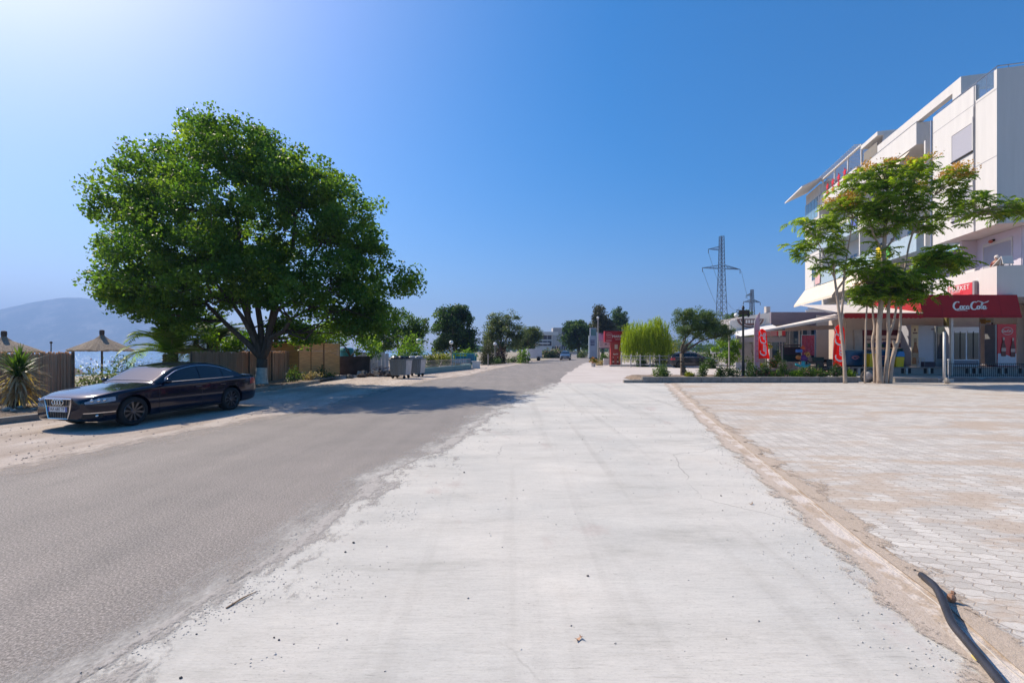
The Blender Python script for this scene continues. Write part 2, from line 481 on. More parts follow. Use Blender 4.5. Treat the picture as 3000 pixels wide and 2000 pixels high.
# new concrete: brushed striations across, pits, cracks, pinkish dust patches
m_conc, N, L, b, v = newmat('fresh_concrete', .9)
vr = mapping(N, L, v, (1, 1, 1), R(14.7))
st = noise_n(N, L, mapping(N, L, v, (1.6, 16, 1), R(3)), 2.0, 9, .82)
st2 = noise_n(N, L, mapping(N, L, v, (.45, 1.6, 1), R(8)), 1.3, 8, .72)
big = noise_n(N, L, v, .45, 5, .6); fine = noise_n(N, L, v, 60, 4, .7)
base = ramp(N, L, st, [(.22, (.335, .315, .285)), (.33, (.465, .442, .405)), (.44, (.53, .507, .468)), (.68, (.565, .54, .497))])
base = mixc(N, L, 1.0, base, ramp(N, L, st2, [(.3, (.80, .80, .79)), (.45, (.97, .97, .97)), (.65, (1.07, 1.07, 1.07))]), 'MULTIPLY')
base = mixc(N, L, 1.0, base, ramp(N, L, big, [(.35, (.88, .895, .895)), (.6, (1.03, 1.02, 1.0)), (.75, (1.03, .99, .94))]), 'MULTIPLY')
fl1 = noise_n(N, L, mapping(N, L, v, (2.2, 30, 1), R(3)), 2.4, 6, .8)
base = mixc(N, L, 1, base, ramp(N, L, fl1, [(.30, (.62, .61, .60)), (.42, (.97, .97, .97)), (.6, (1.04, 1.04, 1.04))]), 'MULTIPLY')
base = mixc(N, L, 1, base, ramp(N, L, noise_n(N, L, mapping(N, L, v, (1, 3, 1)), 38, 4, .85), [(.28, (.74, .73, .72)), (.45, (1, 1, 1)), (.7, (1.06, 1.06, 1.06))]), 'MULTIPLY')
pits = ramp(N, L, noise_n(N, L, mapping(N, L, v, (1.0, 3.5, 1), R(3)), 24, 3, .7), [(.27, (.35, .34, .33)), (.36, (1, 1, 1))])
base = mixc(N, L, ramp(N, L, noise_n(N, L, v, 1.3, 3, .5), [(.45, (0, 0, 0)), (.62, (1, 1, 1))]), base, mixc(N, L, 1, base, pits, 'MULTIPLY'))
pk = ramp(N, L, noise_n(N, L, mapping(N, L, v, (1.1, .6, 1), R(-40)), 1.0, 6, .65), [(.60, (0, 0, 0)), (.70, (.55, .55, .55))])
base = mixc(N, L, pk, base, (.44, .355, .32))
vc = N.new('ShaderNodeTexVoronoi'); vc.feature = 'DISTANCE_TO_EDGE'; vc.inputs['Scale'].default_value = .33
wn = N.new('ShaderNodeTexNoise'); wn.inputs['Scale'].default_value = 2.2; wn.inputs['Detail'].default_value = 6; L.new(v, wn.inputs['Vector'])
L.new(mixc(N, L, .22, v, wn.outputs['Color'], 'ADD'), vc.inputs['Vector'])
ck = ramp(N, L, vc.outputs['Distance'], [(.0, (.55, .54, .53)), (.0035, (1, 1, 1))])
base = mixc(N, L, ramp(N, L, noise_n(N, L, v, .5, 3, .5), [(.50, (0, 0, 0)), (.60, (1, 1, 1))]), base, mixc(N, L, 1, base, ck, 'MULTIPLY'))
tm = noise_n(N, L, mapping(N, L, v, (2.3, .10, 1), R(14.7)), 1.0, 4, .6)
base = mixc(N, L, 1, base, ramp(N, L, tm, [(.34, (.90, .895, .89)), (.46, (1, 1, 1))]), 'MULTIPLY')
L.new(base, b.inputs['Base Color'])
bump_n(N, L, b, math_n(N, L, 'ADD', st, math_n(N, L, 'MULTIPLY', fine, .5)), .35, .01)

# interlocking pavers
m_pav, N, L, b, v = newmat('concrete_pavers', .9)
vr = mapping(N, L, v, (1, 1, 1), R(14.7))
sx = N.new('ShaderNodeSeparateXYZ'); L.new(vr, sx.inputs[0])
zz = math_n(N, L, 'MULTIPLY', math_n(N, L, 'PINGPONG', sx.outputs['Y'], .05), .75)
zz2 = math_n(N, L, 'MULTIPLY', math_n(N, L, 'PINGPONG', sx.outputs['X'], .05), .32)
cx_ = N.new('ShaderNodeCombineXYZ'); L.new(math_n(N, L, 'ADD', sx.outputs['X'], zz), cx_.inputs[0]); L.new(math_n(N, L, 'ADD', sx.outputs['Y'], zz2), cx_.inputs[1])
br = N.new('ShaderNodeTexBrick'); L.new(cx_.outputs[0], br.inputs['Vector']); br.offset = 0.0; br.offset_frequency = 2; br.squash = 1
br.inputs['Scale'].default_value = 1.0; br.inputs['Brick Width'].default_value = .17; br.inputs['Row Height'].default_value = .10
br.inputs['Mortar Size'].default_value = .0055; br.inputs['Mortar Smooth'].default_value = .35
br.inputs['Color1'].default_value = (.46, .43, .385, 1); br.inputs['Color2'].default_value = (.59, .555, .50, 1); br.inputs['Mortar'].default_value = (.37, .32, .27, 1)
pn = noise_n(N, L, v, 1.4, 6, .65)
base = mixc(N, L, 1, br.outputs['Color'], ramp(N, L, pn, [(.3, (.88, .86, .86)), (.65, (1.1, 1.1, 1.1))]), 'MULTIPLY')
dn = noise_n(N, L, mapping(N, L, v, (.42, 1.15, 1), R(36)), 1.1, 7, .7)
drt = ramp(N, L, dn, [(.49, (0, 0, 0)), (.54, (.7, .7, .7)), (.64, (.95, .95, .95))])
drc = ramp(N, L, noise_n(N, L, v, 14, 5, .7), [(.3, (.40, .31, .235)), (.7, (.52, .43, .345))])
near = math_n(N, L, 'MULTIPLY', drt, ramp(N, L, noise_n(N, L, v, .16, 2, .5), [(.32, (.25, .25, .25)), (.45, (1, 1, 1))]))
base = mixc(N, L, near, base, drc)
L.new(mixc(N, L, 1, base, ramp(N, L, noise_n(N, L, v, 120, 2, .5), [(.3, (.9, .9, .9)), (.7, (1.06, 1.06, 1.06))]), 'MULTIPLY'), b.inputs['Base Color'])
h = math_n(N, L, 'SUBTRACT', 1.0, br.outputs['Fac'])
bump_n(N, L, b, math_n(N, L, 'ADD', h, math_n(N, L, 'MULTIPLY', noise_n(N, L, v, 40, 4), .3)), .55, .012)

# gutter band of mortar with brown sand
m_gut, N, L, b, v = newmat('gutter_mortar', .95)
base = ramp(N, L, noise_n(N, L, v, 2.2, 7, .7), [(.36, (.42, .33, .25)), (.47, (.47, .38, .30)), (.53, (.60, .53, .47)), (.75, (.62, .57, .52))])
L.new(mixc(N, L, 1, base, ramp(N, L, noise_n(N, L, v, 60, 3, .7), [(.3, (.82, .82, .82)), (.7, (1.1, 1.1, 1.1))]), 'MULTIPLY'), b.inputs['Base Color'])
bump_n(N, L, b, noise_n(N, L, v, 25, 6), .6, .02)

# sandy gravel verge / ground
m_verge, N, L, b, v = newmat('sandy_gravel', .95)
g1 = noise_n(N, L, v, 45, 5, .8); g2 = noise_n(N, L, mapping(N, L, v, (1.3, .35, 1), R(10)), .9, 7, .7)
base = ramp(N, L, g2, [(.3, (.36, .29, .235)), (.5, (.49, .415, .35)), (.66, (.60, .53, .465))])
L.new(mixc(N, L, 1, base, ramp(N, L, g1, [(.3, (.72, .7, .7)), (.7, (1.15, 1.15, 1.15))]), 'MULTIPLY'), b.inputs['Base Color'])
bump_n(N, L, b, math_n(N, L, 'ADD', g1, math_n(N, L, 'MULTIPLY', g2, 2.0)), .7, .03)
m_apron, N, L, b, v = newmat('dusty_apron', .95)
base = ramp(N, L, noise_n(N, L, mapping(N, L, v, (.5, .8, 1), R(5)), .6, 7, .6), [(.3, (.47, .41, .37)), (.5, (.53, .475, .435)), (.7, (.58, .53, .49))])
L.new(mixc(N, L, 1, base, ramp(N, L, noise_n(N, L, v, 20, 5, .8), [(.3, (.85, .85, .85)), (.7, (1.08, 1.08, 1.08))]), 'MULTIPLY'), b.inputs['Base Color'])
m_ground, N, L, b, v = newmat('dry_ground', .95)
base = ramp(N, L, noise_n(N, L, v, .08, 7, .7), [(.35, (.30, .24, .17)), (.5, (.38, .32, .24)), (.65, (.16, .17, .08))])
L.new(mixc(N, L, 1, base, ramp(N, L, noise_n(N, L, v, 6, 7, .8), [(.3, (.75, .75, .75)), (.7, (1.15, 1.15, 1.15))]), 'MULTIPLY'), b.inputs['Base Color'])
m_soil, N, L, b, v = newmat('bed_soil', .98)
base = ramp(N, L, noise_n(N, L, v, 5, 7, .8), [(.3, (.12, .085, .06)), (.5, (.24, .18, .13)), (.7, (.38, .31, .25))])
L.new(base, b.inputs['Base Color']); bump_n(N, L, b, noise_n(N, L, v, 14, 7, .8), 1.0, .06)
m_sea, N, L, b, v = newmat('sea_water', .12)
b.inputs['Base Color'].default_value = (.09, .24, .42, 1); b.inputs['Specular IOR Level'].default_value = .5
wv = math_n(N, L, 'ADD', noise_n(N, L, mapping(N, L, v, (1, .45, 1), R(-30)), .55, 5, .65), math_n(N, L, 'MULTIPLY', noise_n(N, L, v, 2.5, 3), .3))
bump_n(N, L, b, wv, 1.0, .8)
m_hill, N, L, b, v = newmat('hillside', 1.0)
L.new(ramp(N, L, noise_n(N, L, v, .006, 9, .75), [(.35, (.04, .06, .03)), (.5, (.12, .11, .07)), (.62, (.34, .30, .22))]), b.inputs['Base Color'])

# ------------------------------------------------------------ ground meshes
def lerp_tab(tab, y):
    if y <= tab[0][0]: return tab[0][1]
    for (a, xa), (b_, xb) in zip(tab, tab[1:]):
        if y <= b_: return xa+(xb-xa)*(y-a)/(b_-a)
    return tab[-1][1]
ROAD_L = [(-8, -7.9), (0, -7.5), (6.4, -7.18), (8.5, -6.95), (12.9, -5.85), (20, -5.5), (26, -4.7), (30.5, -3.0), (42, -1.6), (60, 1.7), (70, 4.3), (110, 11), (160, 20), (320, 49)]
ROAD_R = [(-8, -3.4), (0, -2.5), (2.4, -2.16), (3.1, -2.03), (3.93, -1.84), (5.94, -1.78), (7.4, -1.3), (9.73, -.89), (13.5, -.33), (23.3, 2.33), (34.4, 4.3), (62, 9.9), (95, 17), (131, 24.5), (300, 57)]
GUT = [(-8, -.3), (0, 1.85), (2.42, 2.46), (3.0, 2.65), (3.94, 2.85), (5.39, 3.22), (7.44, 3.73), (12.04, 4.88), (23.3, 7.9)]
def ysamples(a, b_, fine=.12):
    ys = [a]; y = a
    while y < b_:
        y += max(fine, abs(y)*0.03); ys.append(min(y, b_))
    return ys
def jit(y, amp, seed, f=1.0): return amp*(noise.noise(Vector((y*f, seed, 0)))+.6*noise.noise(Vector((y*f*3.7, seed+9, 0)))+.35*noise.noise(Vector((y*f*11, seed+19, 0))))
def strip(name, fl, fr, ys, z, m, nx=1):
    mb = MB(); vs = []; fs = []
    for y in ys:
        a, b_ = fl(y), fr(y)
        for i in range(nx+1): vs.append((a+(b_-a)*i/nx, y, z))
    k = nx+1
    for j in range(len(ys)-1):
        for i in range(nx): fs.append((j*k+i, j*k+i+1, (j+1)*k+i+1, (j+1)*k+i))
    mb.add(vs, fs)
    return tag(mb.build(name, m), kind='structure')
def gh(x, y):
    xl = -13.8 if y < 40 else -13.8-(y-40)*.10
    t = max(0, min(1, (xl-x)/11)); t = t*t*(3-2*t)
    h = -2.45*t
    t2 = max(0, min(1, (-70-x)/40)); h -= 2.2*t2
    return h-.012
xs = sorted(set([-8700, -6500, -5000, -3500, -2500, -1500, -800, -400, -200, -140]+list(range(-120, -30, 6))+list(range(-30, -12, 1))+[-12, -8, 0, 8, 20, 40, 80, 150, 300, 600, 1200, 2500, 5000, 8700]))
yy = sorted(set([-40, -20, 0]+list(range(2, 60, 4))+[70, 90, 120, 160, 220, 300, 450, 700, 1100, 1800, 3000, 4200, 5500]))
vs = [(x, y, gh(x, y)) for y in yy for x in xs]; k = len(xs)
fs = [(j*k+i, j*k+i+1, (j+1)*k+i+1, (j+1)*k+i) for j in range(len(yy)-1) for i in range(k-1)]
tag(MB().add(vs, fs).build('ground', m_ground), kind='structure')
tag(MB().add([(-8700, -40, -2.75), (-40, -40, -2.75), (-40, 5500, -2.75), (-8700, 5500, -2.75)], [(0, 1, 2, 3)]).build('sea', m_sea), kind='structure')
strip('gravel_verge', lambda y: max(-13.4, -13.4), lambda y: lerp_tab(ROAD_L, y)+.8, ysamples(-8, 75, .5), -.004, m_verge, 4)
strip('road', lambda y: lerp_tab(ROAD_L, y)+jit(y, .16, 1.3, .8), lambda y: lerp_tab(ROAD_R, y)+.5, ysamples(-8, 300), .0, m_asph, 3)
strip('forecourt', lambda y: lerp_tab(ROAD_R, y)+jit(y, .5, 4.1, .35), lambda y: 62, ysamples(23.15, 62, .3), .004, m_apron, 3)
strip('concrete_strip', lambda y: lerp_tab(ROAD_R, y)+jit(y, .035, 2.2, .8)+jit(y, .02, 8.2, 7), lambda y: lerp_tab(GUT, y)+jit(y, .035, 7.2, 1.2), ysamples(-8, 23.3, .05), .008, m_conc, 3)
strip('gutter', lambda y: lerp_tab(GUT, y)-.12, lambda y: lerp_tab(GUT, y)+.36, ysamples(-8, 23.3, .1), .004, m_gut, 1)
strip('paved_square', lambda y: lerp_tab(GUT, y)+.33+jit(y, .03, 3.2, 3), lambda y: 64, ysamples(-8, 23.5, .1), .012, m_pav, 2)
# thin raised bead of mortar along the gutter
mb = MB()
ys = ysamples(0.5, 23.2, .12)
mb.tube([(lerp_tab(GUT, y)+.17+jit(y, .012, 5.5, 2), y, .004) for y in ys], [.006+.003*noise.noise(Vector((y*3, 0, 0))) for y in ys], 5)
tag(mb.build('mortar_line', mat('mortar_bead', (.52, .47, .42), .95, .1, 9, bump=.4)), kind='structure')

# loose dust, mortar and sand drifting over the joints between the surfaces
def fringe(name, label, f0, f1, ys, z, cols, lo, hi, sc=7.0):
    m, N, L, b, v = newmat('drift_'+name+str(len(MATS)), .95)
    a = N.new('ShaderNodeAttribute'); a.attribute_name = 'u'
    n1 = noise_n(N, L, mapping(N, L, v, (1, .55, 1), R(14)), sc*.35, 8, .72); n2 = noise_n(N, L, v, sc*6, 4, .8)
    s_ = math_n(N, L, 'ADD', math_n(N, L, 'ADD', a.outputs['Fac'], math_n(N, L, 'MULTIPLY', math_n(N, L, 'SUBTRACT', n1, .5), 1.7)), math_n(N, L, 'MULTIPLY', math_n(N, L, 'SUBTRACT', n2, .5), .5))
    al = ramp(N, L, s_, [(lo, (0, 0, 0)), (hi, (1, 1, 1))])
    L.new(ramp(N, L, noise_n(N, L, v, 30, 5, .8), [(.3, cols[0]), (.65, cols[1])]), b.inputs['Base Color']); L.new(al, b.inputs['Alpha'])
    bump_n(N, L, b, n2, .6, .015)
    vs = []; us = []; fs = []; nx = 8
    for y in ys:
        p0, p1 = f0(y), f1(y)
        for i in range(nx+1): vs.append((p0+(p1-p0)*i/nx, y, z)); us.append(i/nx)
    k = nx+1
    for j in range(len(ys)-1):
        for i in range(nx): fs.append((j*k+i, j*k+i+1, (j+1)*k+i+1, (j+1)*k+i))
    o = MB().add(vs, fs).build(name, m, fix=False); at = o.data.attributes.new('u', 'FLOAT', 'POINT'); at.data.foreach_set('value', us)
    return tag(o, kind='structure')
fringe('dust', '', lambda y: lerp_tab(ROAD_R, y)-.8-.02*y, lambda y: lerp_tab(ROAD_R, y)+.12, ysamples(-4, 23.4, .2), .0045, ((.40, .375, .345), (.55, .525, .485)), .42, 1.02)
fringe('dust', '', lambda y: lerp_tab(ROAD_R, y)+1.5, lambda y: lerp_tab(ROAD_R, y)-.05, ysamples(-4, 23.0, .2), .0125, ((.34, .315, .29), (.46, .425, .39)), .80, 1.15)
fringe('sand', '', lambda y: lerp_tab(ROAD_L, y)+1.5, lambda y: lerp_tab(ROAD_L, y)-.35, ysamples(-4, 60, .3), .004, ((.36, .30, .25), (.56, .49, .43)), .5, 1.05)
fringe('sand', '', lambda y: lerp_tab(GUT, y)+1.0, lambda y: lerp_tab(GUT, y)+.2, ysamples(-4, 23.2, .2), .0165, ((.40, .32, .245), (.50, .41, .33)), .70, .82)
fringe('sand', '', lambda y: lerp_tab(GUT, y)-.6, lambda y: lerp_tab(GUT, y)+.02, ysamples(-4, 23.2, .2), .0165, ((.42, .34, .27), (.53, .45, .38)), .72, .86)
# hills across the bay: real ridge mass 4 km away
prof = [(-1500, 1005), (-900, 985), (-500, 955), (-200, 925), (0, 912), (60, 895), (130, 880), (190, 868), (225, 867), (280, 880), (330, 893), (400, 908), (470, 926), (560, 948), (660, 968), (780, 990), (900, 1008), (1010, 1022), (1080, 1030)]
def ridge(px):
    for (a, ya), (b_, yb) in zip(prof, prof[1:]):
        if a <= px <= b_:
            t = (px-a)/(b_-a); return (HY-(ya+(yb-ya)*t))*3.0
    return 0
vs = []; fs = []
NX, NY = 170, 26
for j in range(NY):
    v_ = j/(NY-1)
    for i in range(NX):
        px = -1500+2580*i/(NX-1); X = (px-1500)*3.0; r_ = max(0, ridge(px))
        e = math.sin(math.pi*min(1, v_*1.0))
        z = r_*(e**1.15)*(1+.09*noise.fractal(Vector((X*.002, v_*3, 1)), 1, 2, 5)*(1-e))+9*noise.fractal(Vector((X*.004, v_*5, 4)), 1, 2, 4)*e
        vs.append((X, 3300+1500*v_, -4+max(0, z)))
for j in range(NY-1):
    for i in range(NX-1): fs.append((j*NX+i, j*NX+i+1, (j+1)*NX+i+1, (j+1)*NX+i))
tag(MB().add(vs, fs).build('hills', m_hill, smooth=True), kind='structure')

# haze
hz = bpy.data.materials.new('haze_air'); hz.use_nodes = True; N, L = nt(hz)
N.remove(N['Principled BSDF']); pv = N.new('ShaderNodeVolumePrincipled')
pv.inputs['Density'].default_value = 3.0e-4; pv.inputs['Color'].default_value = (.35, .57, 1.0, 1); pv.inputs['Anisotropy'].default_value = .2
L.new(pv.outputs[0], N['Material Output'].inputs['Volume'])
mb = MB(); mb.b2(-8800, 8800, -50, 5600, -6.2, 560); o = mb.build('haze', hz); tag(o, kind='stuff')
# ------------------------------------------------------------ cars
def crom(pts, n):
    out = []
    P_ = [Vector(p) for p in pts]
    for i in range(len(P_)-1):
        p0 = P_[max(i-1, 0)]; p1 = P_[i]; p2 = P_[i+1]; p3 = P_[min(i+2, len(P_)-1)]
        for k in range(n):
            t = k/n
            out.append(0.5*((2*p1)+(p2-p0)*t+(2*p0-5*p1+4*p2-p3)*t*t+(3*p1-p0-3*p2+p3)*t**3))
    out.append(P_[-1]); return out
def sm(tab, x):
    """smooth table lookup"""
    tab = sorted(tab)
    if x <= tab[0][0]: return tab[0][1]
    if x >= tab[-1][0]: return tab[-1][1]
    for i in range(len(tab)-1):
        if x <= tab[i+1][0]:
            x1, y1 = tab[i]; x2, y2 = tab[i+1]
            h = x2-x1; t = (x-x1)/h
            def sl(j):
                a = tab[max(j-1, 0)]; b_ = tab[min(j+1, len(tab)-1)]; return (b_[1]-a[1])/(b_[0]-a[0])
            m1, m2 = sl(i)*h, sl(i+1)*h
            return (2*t**3-3*t*t+1)*y1+(t**3-2*t*t+t)*m1+(-2*t**3+3*t*t)*y2+(t**3-t*t)*m2
STY = {
 'sedan': dict(top=[(2.46, .70), (2.40, .745), (2.25, .80), (1.95, .86), (1.5, .92), (1.05, .975), (0, 1.0), (-1.2, 1.0), (-1.7, 1.03), (-2.2, 1.045), (-2.38, 1.02), (-2.46, .93)],
   sh=[(2.46, .64), (2.40, .68), (2.2, .755), (1.9, .82), (1.5, .87), (1.0, .905), (0, .93), (-1.2, .955), (-1.9, .975), (-2.3, .97), (-2.46, .86)],
   roof=[(1.08, .95), (.92, 1.03), (.4, 1.315), (.12, 1.395), (-.3, 1.45), (-.75, 1.435), (-1.2, 1.335), (-1.6, 1.17), (-1.98, 1.0)], win=[(.70, -.26), (-.31, -1.03), (-1.07, -1.44)], x0=1.06, x1=-1.96, ws=(.95, .20), rw=(-1.18, -1.84)),
 'hatch': dict(top=[(2.3, .72), (2.2, .80), (1.9, .90), (1.5, .98), (1.2, 1.03), (0, 1.05), (-1.5, 1.08), (-2.0, 1.1), (-2.1, 1.0)],
   sh=[(2.3, .66), (2.1, .78), (1.5, .92), (0, .99), (-1.4, 1.03), (-2.0, 1.02), (-2.1, .9)],
   roof=[(1.25, 1.0), (1.05, 1.1), (.4, 1.44), (.1, 1.52), (-.5, 1.56), (-1.2, 1.52), (-1.7, 1.38), (-2.0, 1.1), (-2.04, 1.0)], win=[(.82, -.2), (-.25, -1.0), (-1.05, -1.6)], x0=1.22, x1=-2.0, ws=(1.05, .3), rw=(-1.5, -1.93)),
}
def make_car(label, loc, rz, paint, sty='sedan', plate=None, zs=1.0, scale=1.0, detail=True, group=None, lcol=(.75, .76, .8), rings=True):
    S = STY[sty]; xf = S['top'][0][0]; xr = S['top'][-1][0]
    root = thing('parked_car', label, 'car', loc, rz, group)
    root.scale = (scale, scale, scale*zs)
    W = [(xf, .60), (xf-.06, .69), (xf-.2, .79), (xf-.45, .865), (xf-.9, .895), (0, .905), (xr+.9, .90), (xr+.35, .86), (xr+.12, .79), (xr, .66)]
    ZB = [(xf, .27), (xf-.15, .20), (xf-.8, .19), (0, .20), (xr+.8, .21), (xr+.1, .27), (xr, .36)]
    def sect(x):
        w_, zb, zt, zs_ = sm(W, x), sm(ZB, x), sm(S['top'], x), sm(S['sh'], x)
        return crom([(0, zb), (w_*.6, zb), (w_*.90, zb+.005), (w_*.975, zb+.09), (w_, .46), (w_*1.0, .60), (w_*.985, zs_-.10), (w_*.965, zs_-.03), (w_*.90, zs_+.012), (w_*.72, zt-.022), (w_*.4, zt-.004), (0, zt)], 4)
    def sect_v(x): return [Vector((x, p.x, p.y)) for p in [Vector((q[0], q[1])) for q in sect(x)]]
    mb = MB(); xs_ = [xf-(xf-xr)*(0.5-0.5*math.cos(math.pi*i/70)) for i in range(71)]
    rings_ = []
    for x in xs_:
        h = sect_v(x); m_ = len(h)
        rings_.append(h+[Vector((p.x, -p.y, p.z)) for p in h[-2:0:-1]])
    n = len(rings_[0]); vs = [p for r_ in rings_ for p in r_]
    fs = [(i*n+k, i*n+(k+1) % n, (i+1)*n+(k+1) % n, (i+1)*n+k) for i in range(70) for k in range(n)]
    fs += [tuple(range(n-1, -1, -1)), tuple(range(70*n, 71*n))]
    mb.add(vs, fs); body = mb.build('body', paint, root, smooth=True)
    ax = [(xf-.93), (xf-.93-2.84 if sty == 'sedan' else xf-.93-2.6)]
    # wheel arches cut out of the side
    cut = MB()
    for a in ax:
        for s in (-1, 1): cut.lathe((a, s*.9, .345), [(.392, -.27), (.392, .27)], 40, 'Y')
    cme = cut.build('cutter', None, root); bpy.context.view_layer.update()
    md = body.modifiers.new('b', 'BOOLEAN'); md.operation = 'DIFFERENCE'; md.object = cme; md.solver = 'EXACT'
    dg = bpy.context.evaluated_depsgraph_get(); me = bpy.data.meshes.new_from_object(body.evaluated_get(dg))
    body.modifiers.clear(); body.data = me; body.data.name = 'body'
    if not me.materials: me.materials.append(paint)
    bpy.data.objects.remove(cme)
    try: me.set_sharp_from_angle(angle=R(38))
    except Exception: pass
    bl = mat('car_black_plastic', (.012, .012, .014), .6, .1)
    gl = mat('car_glass', (.008, .012, .016), .03, .02, spec=.6, coat=.2); chrome = mat('chrome', (.75, .75, .77), .12, .04, metal=1.0)
    # greenhouse
    def rsec(x):
        zr = sm(S['roof'], x); k = 1.0-.06*max(0, (x-.3))-.05*max(0, -x-.9)
        def ys(z): return (.845-(z-.95)*.47)*k
        a = max(zr-.10, .93)
        return crom([(ys(.90), .90), (ys((a+.9)/2), (a+.9)/2), (ys(a), a), (ys(a)-.045, zr-.042), (ys(a)*.82, zr-.018), (ys(a)*.5, zr-.004), (0, zr)], 5), ys
    mb = MB(); xg = [S['x0']+(S['x1']-S['x0'])*i/50 for i in range(51)]; rg = []
    for x in xg:
        h = [Vector((x, p[0], p[1])) for p in rsec(x)[0]]
        rg.append(h+[Vector((p.x, -p.y, p.z)) for p in h[-2::-1]])
    n = len(rg[0]); vs = [p for r_ in rg for p in r_]
    fs = [(i*n+k, i*n+(k+1) % n, (i+1)*n+(k+1) % n, (i+1)*n+k) for i in range(50) for k in range(n)]+[tuple(range(n-1, -1, -1)), tuple(range(50*n, 51*n))]
    mb.add(vs, fs); mb.build('roof', paint, root, smooth=True)
    # windscreen and rear window
    for nm, (xa, xb) in (('windscreen', S['ws']), ('rear_window', S['rw'])):
        mb = MB(); vs = []; nx, nu = 10, 12
        for i in range(nx+1):
            x = xa+(xb-xa)*i/nx; h = rsec(x)[0]; m_ = len(h)
            dz = sm(S['roof'], x-.02)-sm(S['roof'], x+.02); nrm = Vector((dz, 0, .04)).normalized()*.010
            for j in range(-nu, nu+1):
                u = m_-1-abs(j)/nu*(m_-1-11); k = int(u); f = u-k; p = h[k].lerp(h[min(k+1, m_-1)], f)
                vs.append(Vector((x, p[0]*(1 if j >= 0 else -1), p[1]))+nrm)
        k = 2*nu+1
        mb.add(vs, [(i*k+j, i*k+j+1, (i+1)*k+j+1, (i+1)*k+j) for i in range(nx) for j in range(k-1)])
        mb.build(nm, gl, root, smooth=True)
    for s in (-1, 1):
        tr_b = []; tr_t = []
        for (xa, xb) in S['win']:
            mb = MB(); vs = []
            for i in range(13):
                x = xa+(xb-xa)*i/12; h, ys = rsec(x); zt = max(sm(S['roof'], x)-.105, .99)
                zb = .975+.02*(-x+.7)/2
                if sty == 'hatch': zb += .06
                zt = max(zt, zb+.012)
                for q in range(4):
                    z = zb+(zt-zb)*q/3; vs.append(Vector((x, s*(ys(z)+.009), z)))
                tr_b.append(Vector((x, s*(ys(zb)+.012), zb-.006))); tr_t.append(Vector((x, s*(ys(zt)+.010), zt+.006)))
            mb.add(vs, [(i*4+q, i*4+q+1, (i+1)*4+q+1, (i+1)*4+q) for i in range(12) for q in range(3)])
            mb.build('side_window', gl, root, smooth=True)
        mb = MB(); mb.tube(tr_b, .010, 6); mb.tube(tr_t, .008, 6); mb.tube([tr_t[0], tr_b[0]], .008, 6)
        mb.build('window_trim', chrome, root)
        # mirror
        mb = MB(); mb.ball((.78, s*.98, 1.0), .1, 10, (.75, 1.05, .72)); mb.bar((.74, s*.83, .955), (.78, s*.95, .97), .05, .03)
        mb.build('wing_mirror', paint, root, smooth=True)
    def surf(x, z, s, off=.006):
        h = sect(x); best = None
        for a, b_ in zip(h[8:], h[9:]):
            if a[1] <= z <= b_[1]:
                t = (z-a[1])/max(1e-6, b_[1]-a[1]); best = a[0]+(b_[0]-a[0])*t; break
        if best is None: best = h[-8][0]
        return best
    def patch(name, xa, xb, zl, zh, s, m, off=.007, nx=10, nz=4):
        mb = MB(); vs = []
        for i in range(nx+1):
            x = xa+(xb-xa)*i/nx
            for q in range(nz+1):
                z = zl(x)+(zh(x)-zl(x))*q/nz; y = surf(x, z, s)
                dw = (surf(x+.02, z, s)-surf(x-.02, z, s))/.04
                nn = Vector((-dw, 1, 0)).normalized()
                vs.append(Vector((x+nn.x*off, s*(y+nn.y*off), z)))
        k = nz+1
        mb.add(vs, [(i*k+q, i*k+q+1, (i+1)*k+q+1, (i+1)*k+q) for i in range(nx) for q in range(nz)])
        return mb.build(name, m, root, smooth=True)
    lens = mat('lamp_lens', (.42, .45, .52), .08, .25, 30, coat=1.0); redl = mat('tail_lamp', (.45, .015, .02), .15, .1, coat=1.0)
    for s in (-1, 1):
        hl = patch('headlight', xf-.045, xf-.52, lambda x: .585+(xf-x)*.09, lambda x: min(.70+(xf-x)*.05, sm(S['sh'], x)-.035), s, lens)
        for q in (.14, .24, .33):
            mb = MB(); x = xf-q; mb.ball((x+.01, s*(surf(x, .66, s)-.005), .655+q*.04), .038, 8); r_ = mb.build('bulb', chrome, root, smooth=True)
        patch('tail_light', xr+.42, xr+.03, lambda x: .74, lambda x: sm(S['sh'], x)-.06, s, redl)
        if detail:
            o = patch('bumper_trim', xf-.03, xf-.52, lambda x: .385, lambda x: .402, s, chrome, .012, 8, 1)
            mb = MB(); mb.ball((xf-.20, s*surf(xf-.2, .33, s), .33), .035, 8); mb.build('fog_lamp', chrome, root, smooth=True)
            patch('air_intake', xf-.02, xf-.30, lambda x: .285, lambda x: .375, s, bl, .006, 8, 1)
            for xd in (.93, -.28, -1.02):
                patch('door_gap', xd, xd-.008, lambda x: .30, lambda x: sm(S['sh'], x)-.0, s, bl, .0025, 1, 8)
            patch('sill', .9, -.95, lambda x: .225, lambda x: .275, s, bl, .008, 10, 1)
            for xh in (-.08, -.88):
                y = surf(xh, .80, s)
                mb = MB(); mb.box((xh-.08, s*(y+.022), .80), (.19, .022, .032)); mb.build('door_handle', paint, root, bevel=.008)
    # nose: framed grille, plate, badge
    mb = MB(); x = xf+.006
    tw, bw = .37, .27
    poly = [(x, -tw, .705), (x, tw, .705), (x-.004, bw+.045, .40), (x-.004, bw, .275), (x-.004, -bw, .275), (x-.004, -bw-.045, .40)]
    mb.prism(poly, (-.03, 0, 0)); gr = mb.build('grille', bl, root)
    mb = MB(); ring = [Vector(p)+Vector((.008, 0, 0)) for p in poly]; ring = [a_.lerp(b_, t) for a_, b_ in zip(ring, ring[1:]+ring[:1]) for t in (0, .5)]
    mb.tube(ring+[ring[0], ring[1]], .016, 8)
